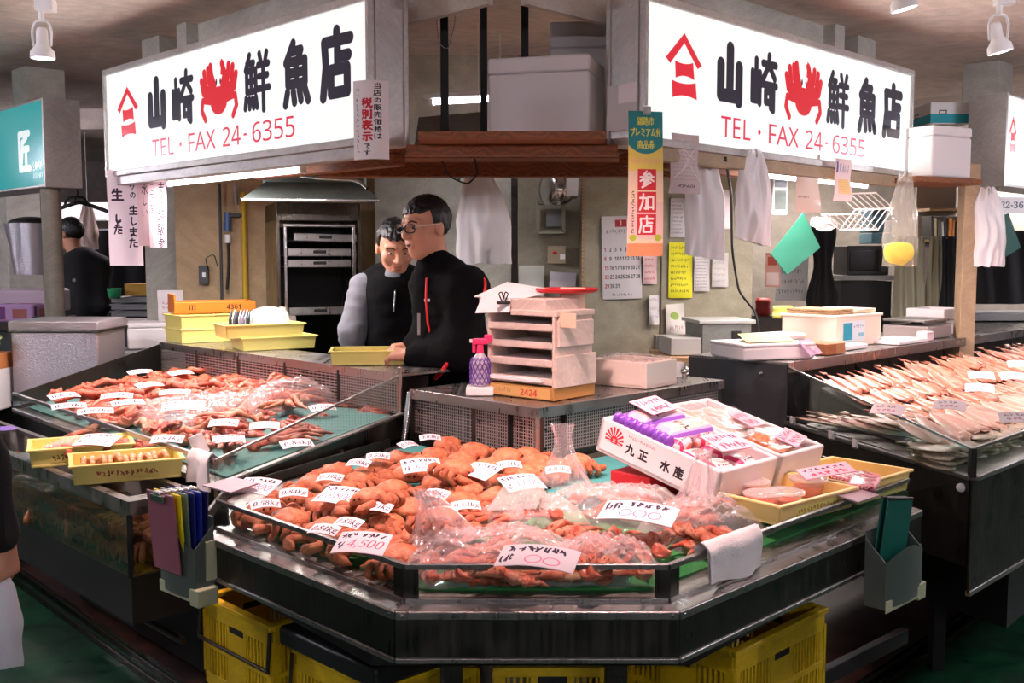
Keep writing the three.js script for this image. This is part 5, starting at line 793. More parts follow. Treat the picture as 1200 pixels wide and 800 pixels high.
{
  const sh = (px, py) => P(px, py, 1.1);
  // stack by the wall end of the crab case
  const a = V(-1.66, 1.102, -5.42);
  fishTray('lower yellow tray under the second at the end of the rear shelf', a, 0.28, 0.22, 0.07, 0.7);
  fishTray('upper yellow tray under the orange lid crate at the end of the rear shelf', V(a.x, 1.174, a.z), 0.28, 0.22, 0.07, 0.7);
  const oc = thing('orange_crate', 'orange crate with black numbers on the stacked yellow trays', 'crate', V(-1.62, 1.25, -5.52), 0.45); const om = M.orange;
  part('front_wall', rbox(0.42, 0.06, 0.012, 0.004, 0, 0.03, 0.12), om, oc); part('back_wall', rbox(0.42, 0.06, 0.012, 0.004, 0, 0.03, -0.12), om, oc); part('side_wall', rbox(0.012, 0.06, 0.24, 0.004, 0.205, 0.03, 0), om, oc); part('side_wall', rbox(0.012, 0.1, 0.24, 0.004, -0.205, 0.05, 0), om, oc); part('base', rbox(0.42, 0.01, 0.24, 0.003, 0, 0.005, 0), om, oc);
  part('printed_mark', new THREE.PlaneGeometry(0.36, 0.04), S({ map: canvasTex(360, 40, (g) => { g.fillStyle = '#e07a1e'; g.fillRect(0, 0, 360, 40); write(g, '4361', 236, 33, 36, '#2a1608', 'sans-serif', 'bold', 110); write(g, 'III', 40, 33, 34, '#2a1608', 'serif', 'bold', 60); }), roughness: 0.5 }), oc, [0, 0.032, 0.1268]);
  const b = V(-1.23, 1.102, -4.97);
  fishTray('lower yellow tray below the tray of folders on the rear shelf', V(b.x + 0.06, 1.102, b.z - 0.03), 0.36, 0.2, 0.06, 0.55);
  const ft = fishTray('yellow tray holding folders and papers on the rear shelf', V(b.x, 1.164, b.z), 0.38, 0.2, 0.06, 0.55);
  reseed(81);
  const fc = [0x444a52, 0xd9dadd, 0x27303a, 0xe4e2e6, 0xb9a6c2, 0xd7e0e4, 0x3c4650, 0xe9e6e6], fn = ['slate', 'pale grey', 'dark blue', 'white', 'lilac', 'pale blue', 'dark slate', 'cream white'];
  fc.forEach((c, i) => solo('paper_folder', slab(V(-0.085, 0, 0), V(0.085, 0, 0), V(0.085, 0.1, 0), V(-0.085, 0.1, 0), 0.004), S({ color: c, roughness: 0.6 }), fn[i] + ' folder standing in the yellow tray on the rear shelf', 'folder', 'folders in the yellow tray', [b.x - 0.12 + i * 0.013, 1.175, b.z + 0.06 - i * 0.008], [0, 0.55 + 1.2, 0.2]));
  const ac = thing('folder_rack', 'clear acrylic folder rack in the yellow tray on the rear shelf', 'rack', V(b.x + 0.05, 1.172, b.z - 0.01), 0.55); part('front_sheet', slab(V(-0.11, 0, 0.06), V(0.11, 0, 0.06), V(0.11, 0.09, 0.06), V(-0.11, 0.09, 0.06), 0.004), M.film, ac); part('curved_divider', slab(V(0.09, 0, 0.05), V(0.1, 0, -0.06), V(0.07, 0.13, -0.06), V(0.06, 0.13, 0.05), 0.004), M.filmMilky, ac);
  solo('paper_sheaf', sheet((u, v) => V(-0.1 + u * 0.2, 0.02 + 0.12 * v * (1 - (u - 0.5) ** 2), 0.02 - 0.05 * v), 10, 8), S({ color: 0xb9c3c6, roughness: 0.8, side: THREE.DoubleSide }), 'curled blue-white paper in the clear folder rack', 'paper', undefined, [b.x + 0.05, 1.165, b.z - 0.02], [0, 0.55, 0]);
}
{ // the desk tidy on the work bench: stacked cardboard trays
  const T = 1.052, c = V(0.1, T, -3.68), t = thing('paper_rack', 'home-made rack of stacked white cardboard trays full of papers', 'rack', c, -0.72);
  const cd = plaster(0xe9d8cc, 0.85), w = 0.3, d = 0.22;
  part('wooden_base', rbox(w + 0.02, 0.045, d + 0.02, 0.004, 0, 0.023, 0), S({ color: 0xd9a65c, roughness: 0.7, map: woodTex }), t);
  part('printed_mark', new THREE.PlaneGeometry(0.3, 0.036), S({ map: canvasTex(300, 40, (g) => { g.fillStyle = '#d5a765'; g.fillRect(0, 0, 300, 40); write(g, '2424', 160, 34, 36, '#c8402e', 'sans-serif', 'bold', 90); reseed(83); scribble(g, 10, 8, 110, 22, 9, '#a98a5a', 2); }), roughness: 0.7 }), t, [0.0, 0.023, (d + 0.02) / 2 + 0.0015]);
  for (let i = 0; i < 4; i++) { const y = 0.05 + i * 0.062, tr = part('tray', [rbox(w, 0.008, d, 0.002, 0, y + 0.006, 0), rbox(w, 0.022, 0.006, 0.002, 0, y + 0.016, d / 2)], cd, t); part('papers', rbox(w * 0.8, 0.012 + 0.006 * (i % 2), d * 0.9, 0.002, -0.01, y + 0.017, i === 0 ? 0.03 : 0), i % 2 ? S({ color: 0xd8c9cc, roughness: 0.9 }) : M.paper, tr); }
  part('side_panel', rbox(0.01, 0.26, d, 0.003, w / 2, 0.17, 0), cd, t); part('side_panel', rbox(0.01, 0.26, d, 0.003, -w / 2, 0.17, 0), cd, t); part('back_panel', rbox(w, 0.26, 0.008, 0.003, 0, 0.17, -d / 2), cd, t);
  const top = part('top_tray', [rbox(w * 1.05, 0.05, d * 0.9, 0.005, -0.05, 0.325, 0), rbox(w * 0.7, 0.02, d, 0.004, 0.06, 0.3, 0)], cd, t);
  part('paper_flap', [slab(V(-0.23, 0.35, 0.1), V(-0.02, 0.345, 0.1), V(0.03, 0.375, -0.06), V(-0.2, 0.4, -0.05), 0.003), slab(V(-0.2, 0.292, 0.125), V(-0.04, 0.3, 0.12), V(-0.04, 0.35, 0.112), V(-0.18, 0.35, 0.112), 0.003)], M.paper, t);
  part('tape', [rbox(0.09, 0.05, 0.003, 0.001, 0.19, 0.28, d / 2 - 0.02), rbox(0.004, 0.07, 0.14, 0.001, w / 2 + 0.007, 0.22, 0)], S({ color: 0xe2c3a8, roughness: 0.6 }), t);
  part('side_boards', [rbox(0.012, 0.11, d * 1.05, 0.003, w / 2 + 0.013, 0.1, 0), rbox(0.012, 0.09, d * 0.9, 0.003, w / 2 + 0.013, 0.23, 0)], cd, t);
  const cl = thing('binder_clip', 'black binder clip on the top of the paper rack', 'clip', V(c.x - 0.13, T + 0.335, c.z + 0.06)); part('clip_body', rbox(0.05, 0.012, 0.016, 0.004), M.blackPlastic, cl); part('clip_handle', [tube([[-0.004, 0, 0], [-0.016, 0.03, 0.004], [-0.006, 0.036, 0.004], [0, 0.012, 0]], 0.0024, 6), tube([[0.004, 0, 0], [0.016, 0.03, 0.004], [0.006, 0.036, 0.004], [0, 0.012, 0]], 0.0024, 6)], M.blackPlastic, cl);
  solo('red_dish', lathe([[0, 0], [0.1, 0.002], [0.115, 0.012], [0.112, 0.018], [0.09, 0.012], [0, 0.01]], 28), M.red, 'shallow red dish on the paper rack', 'dish', undefined, [c.x + 0.1, T + 0.365, c.z - 0.04]);
  solo('pen_holder', [rbox(0.09, 0.075, 0.06, 0.004, 0, 0.037, 0)], S({ color: 0xdacbb5, roughness: 0.8 }), 'small cardboard pen holder behind the paper rack', 'holder', undefined, [c.x + 0.12, T + 0.31, c.z - 0.03]);
  // spray bottle in a purple net
  const s = thing('spray_bottle', 'spray bottle with pink trigger and purple netting on the bench', 'bottle', V(-0.115, T + 0.03, -3.68));
  part('bottle_body', lathe([[0, 0], [0.033, 0.002], [0.036, 0.02], [0.03, 0.035], [0.036, 0.05], [0.03, 0.066], [0.036, 0.082], [0.028, 0.1], [0.014, 0.118], [0.012, 0.13], [0, 0.13]], 22), PH({ color: 0xe9e2ee, transmission: 0.5, roughness: 0.2, thickness: 0 }), s);
  const net = []; for (let i = 0; i < 14; i++) { const a = i / 14 * 6.283; for (const q of [1, -1]) net.push(tube(Array.from({ length: 7 }, (_, k) => V(Math.cos(a + q * k * 0.22) * (0.037 - (k > 5 ? 0.008 : 0)), 0.008 + k * 0.016, Math.sin(a + q * k * 0.22) * (0.037 - (k > 5 ? 0.008 : 0)))), 0.0016, 4, 10)); }
  part('netting', net, S({ color: 0x6a3fa0, roughness: 0.6 }), s); part('neck', cyl(0.011, 0.014, 0.03, 0, 0.135, 0), M.pink, s); part('trigger_head', [rbox(0.055, 0.022, 0.024, 0.005, 0, 0.162, 0), rbox(0.03, 0.03, 0.018, 0.005, 0.03, 0.172, 0)], M.pink, s); part('trigger', rbox(0.012, 0.04, 0.012, 0.004, -0.022, 0.14, 0), M.pink, s); part('nozzle', cyl(0.006, 0.006, 0.012, -0.032, 0.164, 0).rotateZ(0), M.white, s);
  solo('white_holder', [rbox(0.1, 0.03, 0.1, 0.006, 0, 0.015, 0)], M.white, 'small white holder under the spray bottle', 'holder', undefined, [-0.115, T, -3.68]);
  // foam box wrapped in film behind the rack
  const f = foamBox('foam_box', 'low foam box under clear film beside the paper rack', V(0.47, T, -3.98), 0.27, 0.1, 0.22, -0.7, { mat: S({ color: 0xe9d9cc, roughness: 0.8 }) });
  part('film_cover', sheet((u, v) => V((u - 0.5) * 0.27, 0.104 + 0.012 * nz(u * 7, v * 7, 3) + 0.015 * Math.sin(u * 3.1) * Math.sin(v * 3.1), (v - 0.5) * 0.22), 18, 14), M.film, f);
  solo('small_cup', lathe([[0, 0], [0.03, 0], [0.034, 0.06], [0.031, 0.06], [0.028, 0.004], [0, 0.004]]), M.white, 'small white plastic cup at the end of the bench', 'cup', undefined, [0.68, T, -4.22]);
  solo('round_knob', [cyl(0.012, 0.012, 0.03, 0, 0.015, 0), ball(0.018, 0.016, 0.018, 0, 0.035, 0)], M.chrome, 'small chrome knob at the end of the bench', 'knob', undefined, [0.7, T, -4.12]);
}
{ // rear counter on the right
  const Y = 1.106, u = (t, s) => { const p = rB.clone().addScaledVector(RDIR, t).add(V(-s * R2, 0, -s * R2)); return V(p.x, Y, p.z); };
  const tr = foamBox('foam_box', 'shallow white foam tray at the end of the rear counter', u(0.12, 0.2), 0.36, 0.07, 0.28, 0.35, { lid: true });
  const q = u(0.12, 0.2); solo('yellow_note', slab(V(-0.14, 0, 0.1), V(0.1, 0, 0.1), V(0.17, 0.02, -0.1), V(-0.06, 0.02, -0.1), 0.003), print(160, 128, (g) => { g.fillStyle = '#e6dc8e'; g.fillRect(0, 0, 160, 128); g.fillStyle = '#b8b070'; g.fillRect(20, 50, 110, 3); g.fillRect(16, 88, 110, 3); }), 'pale yellow note sheet lying on the shallow foam tray', 'paper', undefined, [q.x, Y + 0.076, q.z], [0, 0.35, 0]);
  solo('film_roll', sheet((a, b) => V(-0.07 + 0.14 * a, 0.05 - 0.06 * b + 0.006 * nz(a * 9, b * 9, 1), 0.06 * b), 14, 8), PH({ color: 0xd9b8d6, transmission: 0.4, roughness: 0.25, thickness: 0 }), 'glossy lilac film hanging over the foam tray edge', 'film', undefined, [q.x + 0.17, Y + 0.03, q.z + 0.05], [0, 0.9, 0]);
  for (const [k, dx] of [[0, 0], [1, 0.085]]) solo('wooden_block', rbox(0.08, 0.05, 0.16, 0.004), S({ color: k ? 0xd09a6c : 0xb87a4c, roughness: 0.7, map: woodTex }), k ? 'pale brown wooden block beside the foam container on the rear counter' : 'brown wooden block beside the lilac film on the rear counter', 'block', undefined, [u(0.42 + dx, 0.1).x, Y + 0.026, u(0.42 + dx, 0.1).z], [0, 0.7, 0]);
  solo('foam_container', [rbox(0.22, 0.03, 0.16, 0.012, 0, 0.07, 0), rbox(0.2, 0.05, 0.14, 0.01, 0, 0.03, 0)], M.foam, 'white foam container with rounded top on the rear counter beside the wooden blocks', 'box', undefined, [u(0.42, 0.3).x, Y, u(0.42, 0.3).z], [0, 0.6, 0]);
  solo('foam_sheet', rbox(0.3, 0.022, 0.18, 0.006), M.foam, 'thin white foam sheet on the rear counter before the basket', 'foam sheet', undefined, [u(0.72, 0.16).x, Y + 0.012, u(0.72, 0.16).z], [0, 0.78, 0]);
  // plastic basket
  const bc = u(0.98, 0.32), b = thing('plastic_basket', 'white plastic basket with blue label and a wooden lid', 'basket', bc, 0.72), pl = S({ color: 0xe8d9c6, roughness: 0.55 });
  const bw = 0.42, bd = 0.3, bh = 0.15;
  part('basket_base', rbox(bw, 0.01, bd, 0.004, 0, 0.005, 0), pl, b); for (const s of [-1, 1]) { part('basket_wall', rbox(bw, bh, 0.008, 0.003, 0, bh / 2, s * bd / 2), pl, b); part('basket_wall', rbox(0.008, bh, bd, 0.003, s * bw / 2, bh / 2, 0), pl, b); }
  part('rim', [rbox(bw + 0.02, 0.014, 0.02, 0.004, 0, bh, bd / 2), rbox(bw + 0.02, 0.014, 0.02, 0.004, 0, bh, -bd / 2), rbox(0.02, 0.014, bd, 0.004, bw / 2, bh, 0), rbox(0.02, 0.014, bd, 0.004, -bw / 2, bh, 0)], pl, b);
  const slots = []; for (let r = 0; r < 3; r++) for (let i = 0; i < 10; i++) slots.push(box(0.003, 0.02, 0.013, bw / 2 + 0.004, 0.035 + r * 0.034, -0.12 + i * 0.026)); part('slots', slots, S({ color: 0xa8937c, roughness: 0.7 }), b);
  part('printed_label', box(0.2, 0.1, 0.002, -0.05, 0.075, bd / 2 + 0.005), print(200, 100, (g) => { g.fillStyle = '#dfe6ea'; g.fillRect(0, 0, 200, 100); g.fillStyle = '#2a92a8'; g.fillRect(0, 8, 84, 84); g.fillStyle = '#8fc3d2'; g.fillRect(140, 60, 50, 20); reseed(84); scribble(g, 96, 18, 90, 20, 5, '#7a8088', 2); }), b);
  solo('wooden_board', [rbox(0.2, 0.012, 0.26, 0.004, 0, 0.006, 0), rbox(0.2, 0.012, 0.26, 0.004, 0, 0.02, 0)], M.woodPale, 'thin pale wooden boards on the white plastic basket', 'board', undefined, [bc.x - 0.08, Y + bh + 0.008, bc.z + 0.06], [0, 0.72, 0]);
  solo('wooden_board', rbox(0.18, 0.02, 0.24, 0.004, 0, 0.01, 0), S({ color: 0xe0cbb0, roughness: 0.7 }), 'cream board on the far side of the plastic basket', 'board', undefined, [bc.x + 0.1, Y + bh + 0.008, bc.z - 0.1], [0, 0.72, 0]);
  // scale, cup, foam trays farther along
  const sp = u(1.72, 0.2), sc = thing('counter_scale', 'steel counter scale with pink front panel beside the foam trays', 'scale', sp, 0.75); part('scale_body', rbox(0.28, 0.07, 0.26, 0.01, 0, 0.035, 0), S({ color: 0xa89c98, metalness: 0.4, roughness: 0.5 }), sc); part('pan', rbox(0.3, 0.014, 0.24, 0.005, -0.01, 0.098, 0), M.steel, sc); part('pan_post', cyl(0.03, 0.03, 0.03, 0, 0.08, 0), M.steelDark, sc); part('display', rbox(0.012, 0.05, 0.14, 0.003, 0.145, 0.04, 0.02), M.blackGloss, sc);
  solo('paper_cup', rbox(0.08, 0.05, 0.06, 0.008, 0, 0.025, 0), S({ color: 0xf0cfcf, roughness: 0.7 }), 'small pink box on the counter edge before the scale', 'box', undefined, [u(1.5, 0.06).x, Y, u(1.5, 0.06).z], [0, 0.75, 0]);
  foamBox('foam_box', 'pale pink-lit foam tray under the open one past the scale', u(2.12, 0.25), 0.3, 0.08, 0.24, 0.75, { lid: true }); const p2 = u(2.06, 0.24); foamBox('foam_box', 'open white foam tray stacked above the scale at the post', V(p2.x, Y + 0.086, p2.z), 0.28, 0.06, 0.22, 0.75);
  solo('foam_sheet', rbox(0.34, 0.02, 0.2, 0.006), M.foam, 'long white foam sheet lying between basket and scale', 'foam sheet', undefined, [u(1.28, 0.12).x, Y + 0.011, u(1.28, 0.12).z], [0, 0.78, 0]);
  const nb = Q(918, 362, -5.6); paper('wall_notice', 'pale yellow-green card leaning behind the rear counter', [905, 358, 929, 373], -5.2, S({ color: 0xc2bd5a, roughness: 0.7 }));
  const rj = Q(951, 361, -6.2); solo('red_jar', lathe([[0, -0.07], [0.05, -0.07], [0.055, -0.04], [0.05, 0], [0.055, 0.03], [0.045, 0.06], [0, 0.06]]), S({ color: 0xa8332f, roughness: 0.4 }), 'red jar behind the rear counter beside the black garment', 'jar', undefined, [rj.x, 1.19, -7.4]);
}
// ---------- seafood ----------
const shellMap = dataTex(256, 256, (u, v) => { const a = 0.86 + 0.16 * tn(u, v, 26, 3) + 0.14 * tn(u, v, 90, 6); return [a, a * (0.93 + 0.1 * tn(u, v, 40, 8)), a * 0.9]; });
const shellBump = dataTex(256, 256, (u, v) => { const a = 0.5 + 0.3 * tn(u, v, 70, 3) + 0.3 * tn(u, v, 160, 6); return [a, a, a]; }, false);
const crabMat = PH({ color: 0xffffff, vertexColors: true, roughness: 0.5, map: shellMap, bumpMap: shellBump, bumpScale: 0.0025, clearcoat: 0.15, clearcoatRoughness: 0.4 });
const mix3 = (a, b, t) => [a[0] + (b[0] - a[0]) * t, a[1] + (b[1] - a[1]) * t, a[2] + (b[2] - a[2]) * t];
// a jointed limb: thick tapering segments between points
function limb(pts, radii, n = 9, rough = 0.0, seed = 0, flatten = 1) {
  const gs = [];
  for (let i = 0; i < pts.length - 1; i++) {
    const a = pts[i], b = pts[i + 1], d = b.clone().sub(a), L = d.length(), r0 = radii[i][0], r1 = radii[i][1];
    const prof = [[0, -r0 * 0.5], [r0 * 0.75, -r0 * 0.25], [r0, L * 0.12], [r0 * 0.96 + r1 * 0.06, L * 0.5], [r1, L * 0.88], [r1 * 0.75, L + r1 * 0.3], [0, L + r1 * 0.55]];
    let g = lathe(prof, n).scale(1, 1, flatten);
    if (rough) g = warp(g, (v) => { const k = 1 + rough * nz(v.x * 90 + seed, v.y * 70 + seed, v.z * 90); v.x *= k; v.z *= k; });
    gs.push(g.applyQuaternion(new THREE.Quaternion().setFromUnitVectors(V(0, 1, 0), d.normalize())).translate(a.x, a.y, a.z));
  }
  return merge(gs);
}
const OR = [0.72, 0.21, 0.08], ORl = [0.84, 0.38, 0.18], ORd = [0.55, 0.13, 0.045];
const paintOrange = (g, s) => tint(g, (x, y, z) => mix3(mix3(ORd, OR, 0.5 + 0.9 * nz(x * 25 + s, y * 25, z * 25)), ORl, Math.max(0, 0.35 + 0.9 * nz(x * 60, y * 60 + s, z * 60))));
function hairyCrab(seed) {
  const t = thing('hairy_crab', '', 'crab'); reseed(seed);
  const car = new THREE.SphereGeometry(1, 30, 20); warp(car, (v) => {
    const y = v.y; v.y = y > 0 ? Math.pow(y, 0.8) * 0.027 : y * 0.02; const k = 1 + 0.05 * Math.cos(Math.atan2(v.z, v.x) * 6); v.x *= 0.05 * k * (v.z > 0 ? 1 : 0.97); v.z *= 0.047 * k;
    const b = 0.0035 * nz(v.x * 55 + seed, v.z * 55, y * 2) + 0.0025 * nz(v.x * 120, v.z * 120, seed); v.y += b + (y > 0 ? 0.004 * Math.exp(-(v.x * v.x * 4000)) : 0);
  });
  part('carapace', paintOrange(car.translate(0, 0.036, 0), seed), crabMat, t);
  for (const s of [-1, 1]) {
    for (let i = 0; i < 4; i++) {
      const z0 = 0.026 - i * 0.0195, sp = (1.5 - i) * 0.004, j = rr(-0.004, 0.004);
      const pts = [V(s * 0.036, 0.03, z0), V(s * (0.066 + j), 0.042 - i * 0.003 + j, z0 + sp), V(s * (0.079 + j), 0.022, z0 + sp * 1.6 + 0.002), V(s * (0.064 + j), 0.007, z0 + sp * 2 + 0.006), V(s * 0.04, 0.006, z0 + sp + 0.012)];
      part('leg', paintOrange(limb(pts, [[0.0085, 0.0098], [0.0098, 0.0088], [0.0088, 0.007], [0.007, 0.003]], 8, 0.1, seed + i), seed + i * 3), crabMat, t);
    }
    const j = rr(-0.004, 0.004), pts = [V(s * 0.03, 0.026, 0.034), V(s * 0.056, 0.03 + j, 0.055), V(s * 0.044, 0.024, 0.072), V(s * 0.012, 0.018, 0.079 + j)];
    part('claw', paintOrange(limb(pts, [[0.009, 0.011], [0.0115, 0.0125], [0.0125, 0.004]], 9, 0.08, seed + 9), seed + 20), crabMat, t);
  }
  part('eye', [ball(0.003, 0.003, 0.003, 0.008, 0.045, 0.046, 8, 6), ball(0.003, 0.003, 0.003, -0.008, 0.045, 0.046, 8, 6)], M.blackGloss, t);
  return t;
}
{
  const protos = [11, 23, 37].map(hairyCrab); let first = [true, true, true];
  const lab = 'orange boiled hairy crab lying with folded legs on the corner case', grp = 'hairy crabs heaped on the corner case';
  const put = (x, y, z, turn, k, rx = 0, rz = 0, sc = 1) => {
    const p = protos[k]; const o = first[k] ? p : dup(p); first[k] = false; o.position.set(x, y, z); o.rotation.set(rx, turn, rz, 'YXZ'); o.scale.setScalar(sc); tag(o, lab, 'crab', grp); return o;
  };
  reseed(77); let n = 0;
  // columns along the left glass, rows running back from it
  const base = V(-0.245, 0, -2.2);
  for (let row = 0; row < 8; row++) for (let col = 0; col < 6; col++) {
    const u = col * 0.137 + (row % 2) * 0.06 + rr(-0.014, 0.014), v = row * 0.132 + rr(-0.012, 0.012);
    const x = base.x - u * R2 * 1.02 + v * R2 * 0.86, z = base.z - u * R2 * 1.02 - v * R2 * 1.16;
    // keep inside the tray, left of the bagged legs and in front of the bench
    const seam = x < -0.745 + (-z - 2.6) * 0.36 - 0.0 && z < -2.6; if (seam || x < -0.735) continue;
    if (x > -0.13 + (-z - 2.2) * 0.22) continue;
    const fr = (z - benchC.z) - (x - benchC.x); if (z < -3.2 && fr < 0.14) continue; if (z < -3.66) continue;
    if ((row === 3 && col === 2) || (row === 5 && col === 0)) { rnd(); continue; }
    put(x, BED + 0.002, z, rr(-3.1, 3.1), n++ % 3, rr(-0.12, 0.12), rr(-0.14, 0.14), rr(0.94, 1.08));
    if (rnd() < 0.22 && row > 0 && row < 6) put(x + 0.05, BED + 0.052, z + 0.04, rr(-3, 3), n++ % 3, rr(-0.3, 0.3), rr(-0.25, 0.25), 0.98);
  }
  for (const [px, py] of [[676, 556], [655, 562], [628, 566], [618, 548]]) { const p = P(px, py, BED); put(p.x, BED + 0.002, p.z, rr(-3, 3), n++ % 3); }
}
// price cards
const cardMat = [0, 1, 2, 3].map((k) => print(192, 128, (g) => { reseed(90 + k); g.fillStyle = '#e8dfe5'; g.fillRect(0, 0, 192, 128); scribble(g, 12, 12, 60, 28, 3, '#2c2440', 5); scribble(g, 90, 10, 88, 26, 4, '#1e1a28', 5); g.fillStyle = '#d8476a'; write(g, ['4,900', '3,800', '4,500', '5,200'][k], 44, 96, 62, '#d8476a', 'serif', 'italic', 132); scribble(g, 12, 64, 24, 44, 2, '#2c2440', 4); }));
const slipMat = [0, 1, 2, 3, 4].map((k) => print(160, 72, (g) => { g.fillStyle = '#e8dfe5'; g.fillRect(0, 0, 160, 72); write(g, ['0.84kg', '0.58kg', '0.53kg', '0.54kg', '0.83kg'][k], 10, 54, 50, '#1c1826', 'serif', 'italic bold', 142); }));
function card(px, py, h, w, d, turn, mat, tilt, label, group, roll = 0, bend = 0.006) {
  const p = P(px, py, h), g = sheet((u, v) => V((u - 0.5) * w, bend * Math.cos((u - 0.5) * 3), (0.5 - v) * d), 6, 3), b = g.clone().translate(0, -0.0015, 0);
  const o = solo('price_card', merge([g, b]), mat, label, 'price card', group, p); o.rotation.set(tilt, turn, roll, 'YXZ'); mat.side = THREE.DoubleSide; return o;
}
{
  const big = [[300, 570, -0.35], [396, 581, -0.5], [424, 637, -0.2], [494, 546, 0.25], [562, 552, -0.75], [612, 566, 0.5]];
  const lb = 'white price card with red figures among the hairy crabs', gb = 'large price cards on the hairy crabs';
  big.forEach(([x, y, t], i) => card(x, y, BED + 0.085, 0.115, 0.078, t, cardMat[i % 4], 0.32, lb, gb, 0));
  const sm = [[344, 578, 0.15], [311, 591, 0.35], [387, 560, -0.2], [443, 595, -0.35], [408, 613, -0.5], [380, 621, -0.4], [420, 543, -0.3], [443, 535, 0.1], [478, 521, 0.9], [504, 513, 0.2], [511, 579, -0.5], [519, 600, 0.1], [546, 593, 0.2], [597, 545, 0.2], [654, 551, 0.1]];
  sm.forEach(([x, y, t], i) => card(x, y, BED + 0.085, 0.072, 0.036, t, slipMat[i % 5], 0.35, 'small white weight slip written in black on a hairy crab', 'weight slips on the hairy crabs'));
}
// king crab sections
const RED = [0.66, 0.075, 0.03], REDl = [0.84, 0.21, 0.08], CREAM = [0.8, 0.52, 0.33];
const kingMat = PH({ color: 0xffffff, vertexColors: true, roughness: 0.42, map: shellMap, bumpMap: shellBump, bumpScale: 0.003, clearcoat: 0.3, clearcoatRoughness: 0.3 });
function kingSection(seed, pale, name, dark = false) {
  const t = thing(name, '', 'crab'); reseed(seed);
  const paint = (g, s) => tint(g, (x, y, z) => { const k = nz(x * 22 + s, y * 22, z * 22) + 0.5 * nz(x * 60, y * 60, z * 60 + s); const red = mix3(dark ? [0.3, 0.03, 0.02] : RED, dark ? [0.6, 0.1, 0.04] : REDl, Math.min(1, Math.max(0, 0.5 + k))); const side = y < 0.016 ? 0.75 : 0; return mix3(red, CREAM, Math.min(1, Math.max(0, pale + side * 0.35 + 1.5 * nz(x * 26 + s, y * 26, z * 26 + 5)))); });
  part('shoulder', paint(warp(ball(0.026, 0.018, 0.026, 0, 0.02, 0, 20, 14), (v) => { v.multiplyScalar(1 + 0.4 * nz(v.x * 70, v.y * 70, v.z * 70 + seed)); }), seed), kingMat, t);
  for (let i = 0; i < 4; i++) {
    const a = -0.42 + i * 0.26 + rr(-0.05, 0.05), l = rr(0.9, 1.1), claw = i === 0, f = rr(-0.1, 0.1);
    const p0 = V(Math.sin(a) * 0.02, 0.022, Math.cos(a) * 0.02), p1 = V(Math.sin(a) * 0.085 * l, 0.03 + rr(0, 0.016), Math.cos(a) * 0.085 * l), p2 = V(p1.x + Math.sin(a + f) * 0.035, 0.024, p1.z + Math.cos(a + f) * 0.035), p3 = V(p2.x + Math.sin(a + f * 5) * 0.055 * l, 0.012 + rr(0, 0.016), p2.z + Math.cos(a + f * 5) * 0.055 * l);
    const r = claw ? 1.25 : 1, gl = [limb([p0, p1], [[0.009 * r, 0.0155 * r]], 8, 0.35, seed + i, 0.72), limb([p1, p2], [[0.011 * r, 0.0145 * r]], 8, 0.4, seed + i + 2, 0.8)];
    if (claw) { const e = p3.clone().add(V(0.012, 0.008, 0)); gl.push(limb([p2, p2.clone().lerp(p3, 0.45)], [[0.012, 0.019]], 9, 0.3, seed, 0.7), limb([p2.clone().lerp(p3, 0.4), p3], [[0.011, 0.004]], 7), limb([p2.clone().lerp(p3, 0.4), e], [[0.01, 0.004]], 7)); } else gl.push(limb([p2, p3], [[0.0105, 0.0085]], 8, 0.35, seed + i + 4, 0.75), limb([p3, p3.clone().add(V(Math.sin(a + f * 7) * 0.03, -0.006, Math.cos(a + f * 7) * 0.03))], [[0.006, 0.002]], 6));
    for (let k = 0; k < 9; k++) { const q = p0.clone().lerp(p1, 0.25 + 0.08 * k), dr = V(rr(-1, 1), rr(0.1, 1), rr(-1, 1)).normalize(); gl.push(new THREE.ConeGeometry(0.0028, 0.009, 4).translate(0, 0.0145 * r, 0).applyQuaternion(new THREE.Quaternion().setFromUnitVectors(V(0, 1, 0), dr)).translate(q.x, q.y, q.z)); }
    part(claw ? 'claw' : 'leg', paint(merge(gl), seed + i), kingMat, t);
  }
  return t;
}
const placed = new Set();
function scatter(protos, list, label, group, category = 'crab') {
  list.forEach(([p, turn, rx, rz, sc], i) => { const k = i % protos.length, o = placed.has(protos[k]) ? dup(protos[k]) : protos[k]; placed.add(protos[k]); o.position.copy(p); o.rotation.set(rx, turn, rz, 'YXZ'); o.scale.setScalar(sc ?? 1); tag(o, label, category, group); });
}
